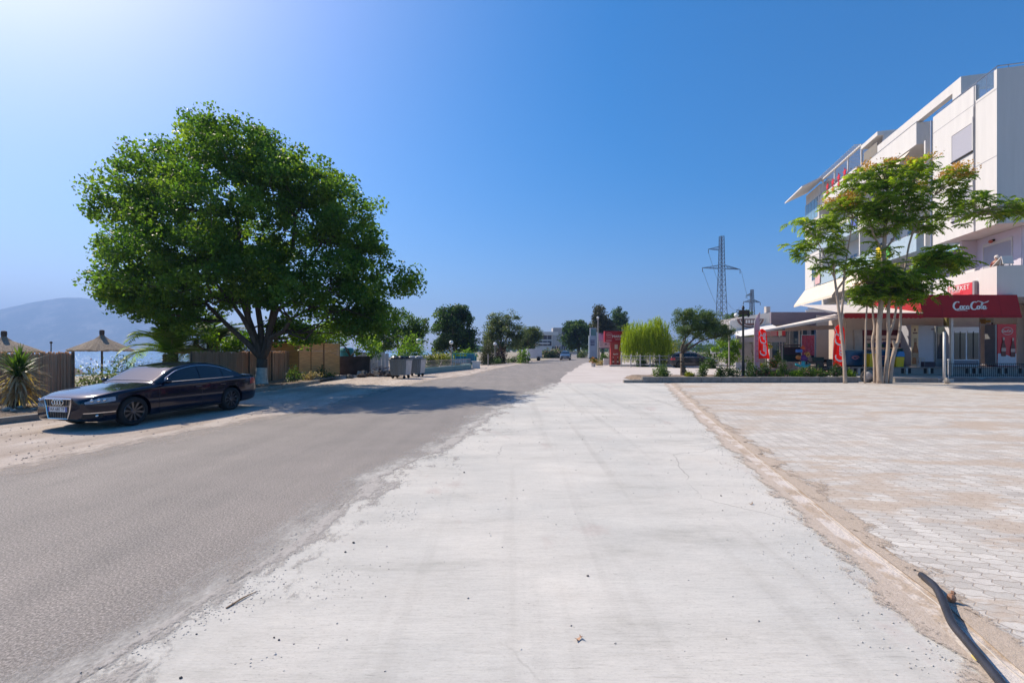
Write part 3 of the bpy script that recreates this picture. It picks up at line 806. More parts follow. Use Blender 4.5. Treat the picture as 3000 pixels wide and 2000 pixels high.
    for k in range(9):
        y = -.30+k*.075; zt = .70; sc_ = (bw+.03)/(tw)
        if abs(y) < .33: mb.bar((x+.003, y*1.05, .69), (x+.003, y*.86, .285), .007, .007)
    mb.bar((x+.006, -.34, .55), (x+.006, .34, .55), .012, .012)
    mb.build('grille_frame', chrome, gr)
    if plate:
        mb = MB(); mb.b2(x+.012, x+.02, -.265, .265, .425, .535); pl = mb.build('number_plate', mat('plate_white', (.75, .75, .75), .4, .03), root)
        mb = MB()
        for s in (-1, 1): mb.b2(x+.019, x+.022, s*.262, s*.225, .428, .532)
        mb.build('plate_band', mat('plate_blue', (.02, .05, .4), .4, .05), pl)
        text_part(plate, 'plate_text', mat('plate_ink', (.02, .02, .03), .5, .02), pl, frame((x+.0205, 0, .481), (0, 1, 0), (0, 0, 1)), .105, .001, xs=.86)
        if rings:
            mb = MB()
            for k in range(4):
                cy_ = -.108+k*.072
                mb.tube([(x+.02, cy_+.05*math.cos(a*.3927), .632+.05*math.sin(a*.3927)) for a in range(17)], .0075, 6)
            mb.build('badge', chrome, root)
    # wheels
    rub = mat('tyre_rubber', (.018, .018, .019), .85, .2, 20); rimm = mat('alloy', (.16, .16, .17), .3, .1, metal=.9)
    wheel = None
    for a in ax:
        for s in (-1, 1):
            if wheel is None:
                mb = MB(); mb.lathe((0, 0, 0), [(.235, -.10), (.30, -.115), (.328, -.095), (.337, -.05), (.337, .05), (.328, .095), (.30, .115), (.235, .10)], 36, 'Y', cap=False)
                wheel = mb.build('wheel', rub, root, smooth=True)
                mb = MB(); mb.lathe((0, 0, 0), [(.232, .108), (.240, .100), (.240, -.10), (.222, -.10), (.222, .085), (.232, .108)], 36, 'Y', cap=False)
                mb.lathe((0, 0, 0), [(.0, .075), (.05, .082), (.062, .07), (.062, .03), (0, .03)], 16, 'Y')
                for k in range(10):
                    for dd in (-.07, .07):
                        an = k*math.pi/5
                        mb.bar((.05*math.cos(an), .072, .05*math.sin(an)), (.228*math.cos(an+dd), .085, .228*math.sin(an+dd)), .018, .018)
                mb.build('rim', rimm, wheel, smooth=False)
                mb = MB(); mb.lathe((0, 0, 0), [(0, .012), (.22, .012), (.22, .0), (0, .0)], 24, 'Y'); mb.build('brake_disc', mat('brake_iron', (.05, .05, .05), .5, .1, metal=.6), wheel)
                o = wheel
            else: o = copy_tree(wheel, root)
            o.location = (a, s*.785, .337); o.rotation_euler = (0, rnd.random()*.5, 0 if s > 0 else math.pi)
    mb = MB(); mb.b2(ax[1]-.3, ax[0]+.3, -.62, .62, .19, .5); mb.build('underbody', bl, root)
    return root
def carpaint(name, col):
    m = mat(name, col, .14, .04, 2, coat=.7, spec=.2); return m
navy = carpaint('navy_paint', (.003, .005, .02))
fw = G(375, 1249); rw = G(689, 1199)
mid = (fw+rw)/2; dr = (fw-rw).normalized(); nl = Vector((-dr.y, dr.x, 0))
ang = math.atan2(dr.y, dr.x); SC = .95
# near side wheels' outer face is at local y=+.90; wheel mid at x = (1.53-1.31)/2 = .11
ctr = mid-nl*(.87*SC)-dr*.11*SC
make_car('dark navy saloon car parked on the sandy verge beside the road', (ctr.x, ctr.y, 0), ang, navy, 'sedan', 'AA 680 TP', scale=.95)
c2 = G(2030, 1078); make_car('dark grey hatchback parked behind the willow and the small olive tree', (c2.x+.3, c2.y+1.2, 0), R(-7), carpaint('grey_paint', (.035, .035, .042)), 'hatch', None, 1.0, 1.0, detail=True, rings=False)
c3 = G(1657, 1054); make_car('blue grey car driving towards the viewer on the far road', (c3.x, c3.y, 0), R(-100), carpaint('slate_paint', (.06, .08, .12)), 'hatch', 'AA', 1.0, 1.0, rings=False).name = 'moving_car'

# ------------------------------------------------------------ left: kerb, bed, fences
concr = mat('kerb_concrete', (.34, .31, .27), .95, .18, 4, bump=.5, bscale=30)
def kerb(name, label, pts, w_, h, m, z0=0.0, seg=1.0, side=-1, parent=None):
    mb = MB()
    for a, b_ in zip(pts, pts[1:]):
        a = Vector(a); b_ = Vector(b_); n = max(1, round((b_-a).length/seg))
        for i in range(n):
            p = a.lerp(b_, (i+.006)/n); q = a.lerp(b_, (i+1-.006)/n); hh = h+rnd.uniform(-.008, .008)
            mb.bar(p+Vector((0, 0, z0+hh/2-.02)), q+Vector((0, 0, z0+hh/2-.02)), w_, hh+.04)
    o = mb.build(name, m, parent, bevel=.012); return o
KL = [(-12.9, 4, 0), (-11.72, 10.3, 0), (-11.5, 11.2, 0), (-10.5, 17.5, 0), (-10.15, 20.0, 0), (-10.0, 23.5, 0)]
o = kerb('kerb', '', KL, .16, .15, concr); tag(o, kind='structure')
def kx(y):
    return lerp_tab([(p[1], p[0]) for p in KL], y)
ys_ = [4+i*.5 for i in range(48)]
mb = MB(); vs = []; fs = []
for y in ys_:
    for i in range(9):
        x = kx(y)-.07+(-15.2-kx(y))*i/8; vs.append((x, y, .11+.05*noise.noise(Vector((x*1.5, y*1.5, 0)))-(0.22 if i == 8 else 0)))
mb.add(vs, [(j*9+i, j*9+i+1, (j+1)*9+i+1, (j+1)*9+i) for j in range(len(ys_)-1) for i in range(8)])
tag(mb.build('planting_bed', m_soil, smooth=True), kind='structure')

m_reed, N, L, b, v = newmat('reed_matting', .9)
sxyz = N.new('ShaderNodeSeparateXYZ'); L.new(v, sxyz.inputs[0])
f_ = noise_n(N, L, mapping(N, L, v, (14, 14, .25)), 1.0, 5, .8)
L.new(ramp(N, L, f_, [(.3, (.24, .155, .10)), (.5, (.46, .33, .23)), (.7, (.66, .52, .38))]), b.inputs['Base Color'])
tr_ = N.new('ShaderNodeBsdfTranslucent'); tr_.inputs['Color'].default_value = (.75, .50, .32, 1); mx_ = N.new('ShaderNodeMixShader'); mx_.inputs[0].default_value = .35
L.new(b.outputs[0], mx_.inputs[1]); L.new(tr_.outputs[0], mx_.inputs[2]); L.new(mx_.outputs[0], N['Material Output'].inputs['Surface'])
def reed_fence(label, pts, z0, z1, group='reed matting fences', dens=42):
    root = thing('reed_fence', label, 'fence', pts[0], 0, group); rng = random.Random(len(pts)*7+int(pts[0][1]*10))
    mb = MB(); ps = MB(); rl = MB()
    for a, b_ in zip(pts, pts[1:]):
        a = Vector((*a[:2], 0)); b_ = Vector((*b_[:2], 0)); L_ = (b_-a).length; n = int(L_*dens); d = (b_-a).normalized(); nn = Vector((-d.y, d.x, 0))
        for i in range(n):
            p = a.lerp(b_, (i+.5)/n)+nn*rng.uniform(-.012, .012); w_ = rng.uniform(.016, .030)
            mb.tube([p+Vector((rng.uniform(-.01, .01), 0, z0)), p+Vector((rng.uniform(-.012, .012), 0, z1+rng.uniform(-.09, .03)))], w_/2+.012, 4, cap=False)
        m = max(1, int(L_/1.8))
        for i in range(m+1):
            p = a.lerp(b_, i/m)-nn*.05*(1 if nn.x < 0 else -1); ps.tube([p+Vector((0, 0, z0-.1)), p+Vector((0, 0, z1+.02))], .035, 6)
        for zz_ in (z0+.35, z1-.3):
            rl.bar(a+Vector((0, 0, zz_))+nn*.03, b_+Vector((0, 0, zz_))+nn*.03, .012, .03)
    mb.build('reed_panel', m_reed, root, world=True, fix=False); ps.build('post', mat('old_wood', (.18, .13, .09), .9, .3, 5), root, world=True)
    rl.build('tie_rail', MATS['old_wood'], root, world=True)
    return root
reed_fence('tall brown reed fence beside the spiky yucca at the left edge', [(-16.5, 12.2, 0), (-15.4, 14.3, 0), (-13.95, 14.5, 0)], .0, 1.62)
reed_fence('tan reed fence running behind the big whitewashed tree', [(-13.15, 18.6, 0), (-12.75, 22.0, 0), (-12.45, 25.6, 0)], .0, 1.62)

# thatched parasols
thatch = mat('thatch', (.42, .335, .25), .95, .3, 2.2, bump=.9, bscale=25, stretch=(6, 6, 1), col2=(.19, .14, .10))
def thatch_parasol(label, c, r, zap, zed, zg, rz=0):
    root = thing('thatched_parasol', label, 'parasol', (c[0], c[1], zg), rz, 'thatched beach parasols'); h = zap-zg; e = zed-zg
    n = 56; mb = MB(); vs = []; prof = [(0.0, h), (.07, h-.02), (.13, h-.16), (.32, h-.34), (.62, e+(h-e)*.30), (1.0, e), (.98, e-.07), (.55, e+(h-e)*.2)]
    for j, (q, z) in enumerate(prof):
        for k in range(n):
            a = 2*math.pi*k/n; f = 1+(.03*((k % 2)-.5) if j > 2 else 0)+rnd.uniform(-.01, .01); zz_ = z-(.05*rnd.random() if j in (5, 6) else 0)
            rr = (q*r if j > 3 else q*(r/1.5)**.5)*f
            vs.append((rr*math.cos(a), rr*math.sin(a), zz_))
    mb.add(vs, [(j*n+k, (j+1)*n+k, (j+1)*n+(k+1) % n, j*n+(k+1) % n) for j in range(len(prof)-1) for k in range(n)])
    mb.build('canopy', thatch, root)
    mb = MB(); mb.lathe((0, 0, 0), [(.10, h-.16), (.12, h+.0), (.115, h+.16), (.05, h+.19), (0, h+.19)], 14); mb.build('cap', mat('dark_cap', (.10, .08, .07), .9, .3, 8), root)
    mb = MB(); mb.tube([(0, 0, -.2), (0, 0, e+.35)], .05, 8)
    for k in range(8):
        a = k*math.pi/4; mb.bar((0, 0, h-.45), (r*.9*math.cos(a), r*.9*math.sin(a), e-.01), .03, .03)
    mb.build('pole', mat('dark_pole', (.06, .05, .045), .8, .2), root)
    return root
c = P(12, 1030, 24); thatch_parasol('large thatched parasol rising behind the reed fence at the left edge', (c.x, c.y), 1.45, 2.52, 1.64, gh(c.x, c.y))
c = P(299, 1024, 26); thatch_parasol('wide thatched parasol standing alone above the oleander bushes', (c.x, c.y), 1.46, 2.66, 1.72, gh(c.x, c.y))
c = P(209, 1100, 52); thatch_parasol('small thatched parasol lower down on the beach below the others', (c.x, c.y), 1.3, .05, -1.0, gh(c.x, c.y))
c = P(575, 1014, 24); thatch_parasol('thatched parasol half hidden by the palm behind the car roof', (c.x, c.y), 1.2, 2.15, 1.6, gh(c.x, c.y))
# second small post on beach with lamp
c = P(150, 1012, 30); mb = MB(); mb.tube([(c.x, c.y, gh(c.x, c.y)-.2), (c.x, c.y, c.z+.15)], .03, 6); mb.ball((c.x, c.y, c.z+.2), .08); tag(mb.build('beach_post', MATS['dark_pole']), 'thin dark post with a round top behind the left reed fence', 'post')

# ------------------------------------------------------------ the big tree
bark = mat('bark_brown', (.155, .115, .09), .95, .3, 7, bump=.9, bscale=22, stretch=(1, 1, .25))
lf_big = leafmat('poplar_leaf', (.065, .14, .028), (.14, .225, .04), (.24, .33, .065), .62)
Y0 = 21.0
TB = G(765, 1124, .12); TB = Vector((TB.x, TB.y, .12))
lob = [PL(700, 628, 280, 200, Y0, 4.8), PL(480, 542, 95, 95, Y0+.5, 2.2), PL(720, 462, 130, 75, Y0, 3.0), PL(895, 542, 115, 90, Y0, 3.0), PL(1020, 648, 90, 110, Y0, 2.6),
       PL(1060, 788, 80, 95, Y0, 2.6), PL(395, 628, 90, 85, Y0-.5, 2.2), PL(430, 798, 100, 95, Y0, 2.6), PL(620, 788, 240, 120, Y0-1, 4.0), PL(950, 868, 180, 90, Y0-.5, 3.2),
       PL(1170, 823, 52, 38, Y0, 1.1), PL(1070, 933, 105, 50, Y0, 1.9), PL(500, 913, 120, 40, Y0, 1.8), PL(560, 938, 110, 28, Y0-.5, 1.4), PL(410, 873, 80, 50, Y0+.3, 1.6), PL(290, 708, 28, 14, Y0, .6), PL(600, 387, 50, 35, Y0, 1.2), PL(900, 973, 120, 35, Y0+1.5, 1.5), PL(330, 858, 28, 26, Y0, .7), PL(462, 422, 24, 22, Y0, .6), PL(780, 407, 70, 25, Y0, 1.1), PL(1120, 708, 26, 30, Y0, .8)]
tree('poplar_tree', 'big broad leafy tree with whitewashed trunk foot beside the parked car', 'tree', TB, lob, lf_big, bark, 1180, 115, .55, .135, .12, .25, 1.15, 8, seed=4, twigs=320, lime=.75, bias=2.7)
# understory of light young foliage behind trunk
lf_lime = leafmat('lime_leaf', (.07, .15, .015), (.17, .28, .03), (.32, .42, .06), .55)
lf_dark = leafmat('dark_leaf', (.025, .058, .02), (.06, .115, .034), (.14, .20, .07), .45)
lf_mid = leafmat('mid_leaf', (.035, .08, .018), (.09, .155, .032), (.19, .25, .08), .5)
lf_olive = leafmat('olive_leaf', (.05, .08, .03), (.13, .165, .07), (.27, .31, .17), .4)
lf_yel = leafmat('yellow_leaf', (.10, .13, .012), (.26, .27, .02), (.5, .38, .03), .45)
B = bark
tree('young_tree', 'young bright green tree just behind the forked big trunk, over the reed fence', 'tree', (-13.9, 23.0, 0), [PL(665, 1000, 65, 42, 23, 1.2), PL(740, 1010, 40, 30, 23, .8)], lf_lime, B, 30, 70, .35, .13, .11, .06, .9, 3, seed=21, twigs=20)
tree('young_tree', 'young bright green tree behind the right end of the wooden shed', 'tree', (-11.2, 31.5, 0), [PL(985, 985, 70, 50, 31.5, 1.4), PL(1075, 1005, 55, 40, 31.5, 1.2)], lf_lime, B, 42, 80, .5, .15, .12, .08, 1.2, 4, seed=22, twigs=20)
tree('feathery_tree', 'feathery blue green tree behind the big tree and the waste containers', 'tree', (PX(1170, 45), 45, 0), [PL(1150, 955, 80, 45, 45, 2.4), PL(1225, 960, 30, 30, 45, 1.2), PL(1205, 985, 50, 55, 45, 2.0), PL(1120, 990, 60, 45, 45, 2)], lf_mid, B, 120, 100, .75, .2, .13, .16, 1.6, 6, seed=23, twigs=40)
bush('bright_shrub', 'bright lime green shrub rising behind the two waste containers', 'shrub', (PX(1205, 36), 36, 0), (1.45, 1.1, 2.9), lf_lime, 3200, .16, .1, seed=24, stems=12)
tree('dark_tree', 'dense dark round tree behind the turquoise framed enclosure', 'tree', (PX(1335, 62), 62, 0), [PL(1335, 960, 62, 52, 62, 2.6), PL(1310, 930, 40, 30, 62, 1.8), PL(1345, 915, 28, 20, 62, 1), PL(1380, 1005, 32, 35, 62, 1.6), PL(1285, 1010, 22, 25, 62, 1.2), PL(1340, 1010, 55, 38, 62, 2)], lf_dark, B, 190, 110, .8, .26, .2, .25, 1.0, 7, seed=25, twigs=60)
tree('olive_tree', 'large upright olive green tree left of the two globe lamps by the road', 'tree', (PX(1475, 66), 66, 0), [PL(1470, 985, 55, 50, 66, 2.4), PL(1455, 950, 40, 30, 66, 1.6), PL(1500, 935, 20, 22, 66, .8), PL(1510, 980, 28, 40, 66, 1.4), PL(1440, 1000, 25, 35, 66, 1.2)], lf_olive, B, 150, 90, .75, .25, .12, .22, 1.0, 6, seed=26, twigs=50)
tree('olive_tree', 'rounded grey green tree beside the white trailer', 'tree', (PX(1550, 76), 76, 0), [PL(1550, 990, 34, 32, 76, 2.2), PL(1570, 985, 18, 25, 76, 1.4), PL(1525, 1005, 22, 25, 76, 1.4)], lf_olive, B, 110, 90, .8, .26, .13, .2, 1.2, 5, seed=27, twigs=40)
bush('bright_shrub', 'small lime green shrub in front of the white trailer', 'shrub', (PX(1532, 60), 60, 0), (1.0, 1.0, 2.2), lf_lime, 900, .22, .13, seed=28)
bush('conifer_shrub', 'brownish green pointed conifer left of the globe lamps', 'shrub', (PX(1428, 53), 53, 0), (.95, .95, 2.75), leafmat('cypress_leaf', (.03, .04, .012), (.075, .075, .02), (.14, .11, .03), .2), 3200, .16, .06, seed=29, droop=-1.2)
bush('red_shrub', 'dark reddish bush between the two globe lamps', 'shrub', (PX(1465, 58), 58, 0), (1.1, 1.0, 2.2), leafmat('red_leaf', (.03, .015, .014), (.07, .03, .026), (.11, .06, .04), .25), 1800, .18, .1, seed=30)
# flower bed of yellowish shrubs behind the low wall
for i, (px, Y, h, mt, lb) in enumerate(((1262, 46, 1.5, lf_yel, 'orange tinged shrub behind the low wall beside the teal post'), (1292, 50, 1.9, lf_yel, 'yellow green shrub behind the low wall left of the white globe lamp'), (1312, 52, 1.4, lf_mid, 'low olive shrub behind the globe lamp by the low wall'), (1345, 52, 2.2, lf_lime, 'light green shrub rising behind the turquoise frame'), (1372, 53, 2.3, lf_lime, 'light green shrub at the right end of the turquoise frame'))):
    bush('garden_shrub', lb, 'shrub', (PX(px, Y), Y, 0), (1.0, .9, h*.92), mt, 1100, .18, .11, 'garden shrubs behind the low wall', seed=40+i)
for i, (px, Y, r_, lb) in enumerate(((1445, 56, 1.6, 'low dark ground shrub at the foot of the conifer'), (1510, 62, 2.0, 'low spreading shrub right of the second globe lamp'))):
    bush('low_shrub', lb, 'shrub', (PX(px, Y), Y, 0), (r_, 1.2, .9), lf_dark, 900, .16, .1, 'low shrubs on the road island', seed=50+i)
# flowering hedge far on the left side of the road
for i, (px, lb) in enumerate(((1600, 'left'), (1618, 'middle'), (1634, 'right'))):
    bush('oleander_bush', 'pink and yellow flowering bush beyond the far car, '+lb+' one of three', 'shrub', (PX(px, 98), 98, 0), (1.5, 1.2, 2.3), lf_olive, 900, .3, .2, 'flowering bushes beyond the far car', seed=60+i, flowers=(mat('pale_flower', (.7, .5, .35), .8, .2, 5), 70, .3))
# trees right of the far road
tree('broad_tree', 'dark broad tree overhanging the far road, left of the fuel price pylon', 'tree', (PX(1695, 112), 112, 0), [PL(1690, 965, 38, 32, 112, 3.2), PL(1665, 985, 22, 22, 112, 2), PL(1715, 990, 25, 35, 112, 2.5), PL(1680, 1010, 20, 16, 112, 1.5)], lf_dark, B, 140, 90, 1.1, .42, .3, .4, 2.0, 6, seed=31, twigs=40)
tree('gum_tree', 'tall brown green eucalyptus behind the street light pole', 'tree', (PX(1765, 112), 112, 0), [PL(1757, 925, 22, 30, 112, 2.4), PL(1752, 965, 32, 32, 112, 3), PL(1785, 975, 28, 42, 112, 3), PL(1740, 990, 20, 25, 112, 2)], leafmat('gum_leaf', (.035, .035, .014), (.075, .075, .028), (.15, .14, .06), .3), B, 150, 80, 1.1, .42, .26, .35, 3, 6, seed=32, twigs=50)
tree('gum_tree', 'shorter dark eucalyptus directly above the red market sign', 'tree', (PX(1815, 118), 118, 0), [PL(1815, 930, 22, 26, 118, 2.2), PL(1812, 970, 28, 36, 118, 2.8)], lf_dark, B, 90, 80, 1.1, .42, .26, .3, 3, 5, seed=33, twigs=40)
bush('round_bush', 'low rounded grey bush left of the fuel price pylon', 'shrub', (PX(1709, 100), 100, 0), (1.9, 1.5, 2.1), lf_olive, 900, .26, .16, seed=34)
# distant treeline
mb = []; cen = rs.uniform(0, 1, (9000, 3)); xs_l = cen[:, 0]*1150-40; yl = 420+cen[:, 1]*60; hh_ = 7+3*np.sin(xs_l*.05)+2*np.sin(xs_l*.13)
V, Q = leaf_quads(np.stack([xs_l, yl, cen[:, 2]**.7*hh_], 1), 4.5, 3.2, rs)
o = raw('treeline', V, Q, lf_dark, None, rs.uniform(0, .8, len(Q)), world=False); tag(o, 'distant dark treeline along the horizon', 'treeline', kind='stuff')

# ------------------------------------------------------------ yucca, palms, oleanders
lf_palm = leafmat('palm_leaf', (.09, .16, .02), (.22, .33, .04), (.42, .46, .08), .55)
lf_yuc = leafmat('yucca_leaf', (.04, .09, .02), (.10, .17, .04), (.20, .26, .08), .4); lf_dry = leafmat('dry_leaf', (.30, .21, .13), (.52, .41, .27), (.7, .6, .44), .35)
def yucca(label, c, seed):
    rng = np.random.RandomState(seed); c = Vector(c); root = thing('yucca_plant', label, 'plant', c)
    top = c+Vector((.22, -.05, .95)); mb = MB(); mb.tube([c-Vector((0, 0, .1)), c+Vector((.02, 0, .3)), c+Vector((.12, 0, .6)), top], [.12, .10, .09, .10], 8)
    mb.build('trunk', mat('dark_trunk', (.07, .05, .04), .9, .3, 8), root, world=True, smooth=True)
    def blades(n, e0, e1, l, mt, nm, sag):
        Vs = []; va = []
        for k in range(n):
            az = rng.uniform(0, 6.28); e = R(rng.uniform(e0, e1)); h = Vector((math.cos(az), math.sin(az), 0)); side = Vector((-h.y, h.x, 0)); ll = l*rng.uniform(.7, 1.1)
            p = top+Vector((0, 0, rng.uniform(-.55 if e0 < 0 else -.15, .15))); pts = [p.copy()]; 
            for i in range(4): p = p+(h*math.cos(e)+Vector((0, 0, math.sin(e))))*ll/4; e -= sag*.3; pts.append(p.copy())
            v_ = np.clip(rng.normal(.5, .25), 0, 1)
            ws = [.02, .026, .022, .014, .002]
            for i in range(4):
                Vs += [pts[i]-side*ws[i], pts[i]+side*ws[i], pts[i+1]+side*ws[i+1], pts[i+1]-side*ws[i+1]]; va.append(v_)
        o = raw(nm, np.array([list(v_) for v_ in Vs]), np.arange(len(Vs)).reshape(-1, 4), mt, root, va)
    blades(170, 18, 88, .72, lf_yuc, 'leaves', .35); blades(260, -65, 25, .78, lf_dry, 'dry_leaves', .6)
    return root
c = P(38, 1180, 12.6); yucca('spiky yucca with straw coloured dead leaves in front of the reed fence', (c.x, c.y, .1), 3)
c = P(500, 1100, 22); palm('date_palm', 'bright green date palm with arching fronds behind the car roof', (c.x, c.y, gh(c.x, c.y)+.3), 1.6, 34, 2.9, lf_palm, 8, .28, (15, 85), 'palms behind the car', wid=.5)
c = P(625, 1100, 25); palm('date_palm', 'darker date palm between the thatched parasol and the big tree', (c.x, c.y, gh(c.x, c.y)+.3), 2.2, 34, 2.9, leafmat('palm_leaf_dark', (.03, .06, .02), (.07, .12, .04), (.16, .21, .09), .4), 9, .28, (0, 75), 'palms behind the car', wid=.5)
for i, (px, Y, r_, h, lb) in enumerate(((300, 17.5, .95, 1.35, 'oleander shrub left of the palm, nearest the car bonnet'), (365, 19, 1.1, 1.75, 'taller oleander shrub below the wide thatched parasol'), (440, 20, 1.1, 1.5, 'oleander shrub between the parasol and the bright palm'), (250, 20.5, .8, .9, 'low shrub left of the oleanders above the beach'))):
    x = PX(px, Y); bush('oleander_shrub', lb, 'shrub', (x, Y, gh(x, Y)), (r_, .9, h), lf_olive if i != 1 else lf_mid, 1500, .13, .045, 'shrubs between the car and the beach', seed=70+i, stems=14, flowers=(mat('pink_bloom', (.55, .25, .2), .8, .2, 6), 30, .07))
rock = mat('pale_rock', (.40, .36, .31), .95, .2, 3, bump=.8, bscale=9)
for i, (px, Y, s, lb) in enumerate(((395, 18.5, .45, 'pale boulder behind the windscreen of the navy car'), (270, 26, .6, 'grey boulder right of the small beach parasol'), (235, 30, .5, 'flat pale rock at the foot of the small beach parasol'))):
    x = PX(px, Y); mb = MB(); mb.ball((x, Y, gh(x, Y)+(.75 if i == 0 else .2)), s, 12, (1.3, .9, .8), .18); tag(mb.build('boulder', rock), lb, 'rock', 'boulders above the beach')
for i, (px, Y, s) in enumerate(((175, 12.2, .07), (40, 11.6, .06), (20, 11.8, .09), (100, 11.9, .05), (60, 12.3, .06))):
    x = PX(px, Y); mb = MB(); mb.ball((x, Y, .15), s, 8, (1.3, 1, .7), .2); tag(mb.build('stone', rock), 'small pale stone in the bed under the yucca', 'stone', 'small stones in the bed under the yucca')
# base shrubs near the tree
for i, (x, y, h, lb) in enumerate(((-11.0, 22.9, .8, 'small white flowering shrub right of the big tree foot'), (-10.7, 24.3, .6, 'dry low plant before the left side of the wooden shed'), (-10.6, 26.2, .5, 'dark low plant at the foot of the wooden shed'))):
    bush('bed_plant', lb, 'plant', (x, y, .1), (.6, .4, h), lf_mid if i != 1 else lf_dry, 380, .09, .05, 'plants in the bed between tree and shed', seed=80+i, flowers=(mat('white_bloom', (.6, .58, .55), .8, .2, 6), 12, .06) if i == 0 else None)
# second whitewashed short trunk post / litter
# ------------------------------------------------------------ wooden shed
plank = mat('orange_planks', (.80, .44, .16), .8, .2, 2.0, bump=.4, bscale=20, stretch=(.6, .6, 9), col2=(.42, .20, .07))
a = G(873, 1110, .08); e_ = G(994, 1099, .02)
d_ = (Vector((e_.x, e_.y, 0))-Vector((a.x, a.y, 0))); Ls = d_.length; az = math.atan2(d_.y, d_.x)
root = thing('wooden_shed', 'small orange plank shed standing beside the road behind the bed', 'shed', (a.x, a.y, 0), az)
mb = MB(); H_ = 2.13
cuts = [0, Ls*.27, Ls*.58, Ls]
for j in range(3):
    x0, x1 = cuts[j]+.004, cuts[j+1]-.004
    yo = (0, .03, -.03)[j]
    nrow = 17
    for k in range(nrow):
        z0 = .05+k*(H_-.05)/nrow; mb.box(((x0+x1)/2, yo+rnd.uniform(-.005, .005), z0+(H_-.05)/nrow/2), (x1-x0, .03, (H_-.05)/nrow-.006))
o = mb.build('front_wall', plank, root)
mb = MB()
for k in range(17):
    z0 = .05+k*(H_-.05)/17
    for xx in (.015, Ls-.015): mb.box((xx, .95, z0+.06), (.03, 1.86, (H_-.05)/17-.006))
    mb.box((Ls/2, 1.9, z0+.06), (Ls, .03, .118))
mb.build('side_wall', plank, root)
mb = MB()
for xx in cuts: mb.box((min(max(xx, .03), Ls-.03), -.035, H_/2), (.07, .03, H_))
mb.build('frame', mat('frame_wood', (.42, .22, .08), .8, .2, 3), root)
mb = MB(); mb.box((Ls/2, .95, H_+.05), (Ls+.2, 2.2, .04), M=Matrix.Rotation(R(-2), 3, 'X')); mb.box((Ls*.14, -.06, H_-.03), (Ls*.27, .06, .10)); mb.build('roof', mat('dark_felt', (.07, .04, .035), .9, .2, 4), root)
mb = MB(); mb.box((Ls*.5, .02, .3), (.9, .02, .5)); 
bush('dark_weed', 'dark leafy weed against the middle panel of the wooden shed', 'plant', tuple(a.lerp(e_, .42)+Vector((.35, -.3, 0))), (.38, .25, .8), lf_dark, 260, .09, .06, seed=91)
# turquoise tank right behind the shed
c = P(1012, 1035, 33); mb = MB(); mb.lathe((c.x+.1, c.y, 0), [(.5, 0), (.5, 1.7), (.42, 1.85), (0, 1.9)], 18); tag(mb.build('water_tank', mat('teal_plastic', (.02, .25, .32), .5, .1)), 'turquoise round tank just right of the wooden shed', 'tank')
# ------------------------------------------------------------ dark wall piece, white panels, rubble
mb = MB(); mb.box((PX(1035, 31.5), 31.5, .62), (2.3, .25, 1.3)); o = mb.build('garden_wall', mat('dark_wall', (.10, .08, .075), .95, .3, 2)); tag(o, 'low dark wall between the shed and the rubble heap', 'wall')
root = thing('white_gate', 'white boarded gate behind the rubble heap', 'gate', (PX(1090, 33), 33, 0))
mb = MB()
for k in range(9): mb.b2(-1.2+k*.27, -1.2+k*.27+.25, -.02, .02, .05, 1.5+.06*math.sin(k*1.3))
mb.build('board', mat('white_boards', (.6, .58, .66), .7, .1, 3), root)
mb = MB(); mb.b2(-1.25, 1.3, .02, .07, .3, .4); mb.b2(-1.25, 1.3, .02, .07, 1.1, 1.2); mb.build('rail', MATS['white_boards'], root)
root = thing('rubble_heap', 'heap of broken planks, stones and rubbish left of the waste containers', 'rubble', (PX(1105, 29.5), 29.5, 0))
rub_c = [mat('rub_grey', (.22, .2, .19), .9, .3, 6), mat('rub_brown', (.2, .12, .08), .9, .3, 6), mat('rub_white', (.5, .48, .46), .8, .2, 6)]
for q, (nm, nn_) in enumerate((('broken_stone', 46), ('plank', 34), ('torn_sheet', 12))):
    mb = MB()
    for i in range(nn_):
        r_ = rnd.uniform(0, 1)**.5; a_ = rnd.uniform(0, 6.28); x, y = 1.35*r_*math.cos(a_), .8*r_*math.sin(a_); z = (1-r_)*.75*rnd.random()+.05
        if nm == 'plank': mb.bar((x-.4*rnd.random(), y, z), (x+.5, y+rnd.uniform(-.3, .3), z+rnd.uniform(-.1, .3)), .07, .03)
        elif nm == 'broken_stone': mb.ball((x, y, z), rnd.uniform(.06, .17), 6, (1.2, 1, .8), .4)
        else: mb.box((x, y, z+.1), (rnd.uniform(.2, .5), .02, rnd.uniform(.15, .35)), M=Matrix.Rotation(rnd.uniform(-.6, .6), 3, 'X') @ Matrix.Rotation(rnd.uniform(-.8, .8), 3, 'Z'))
    mb.build(nm, rub_c[q], root)
for i, (px, y_, s, lb) in enumerate(((1025, 1108, .2, 'rough stone lying in front of the dark wall'), (1060, 1105, .22, 'dark lump of stone left of the rubble heap'), (968, 1112, .16, 'small stone at the road edge before the shed'))):
    g = G(px, y_); mb = MB(); mb.ball((g.x, g.y, s*.5), s, 8, (1.4, 1, .7), .3); tag(mb.build('boulder', rub_c[0] if i != 1 else MATS['dark_wall']), lb, 'rock', 'stones along the verge')
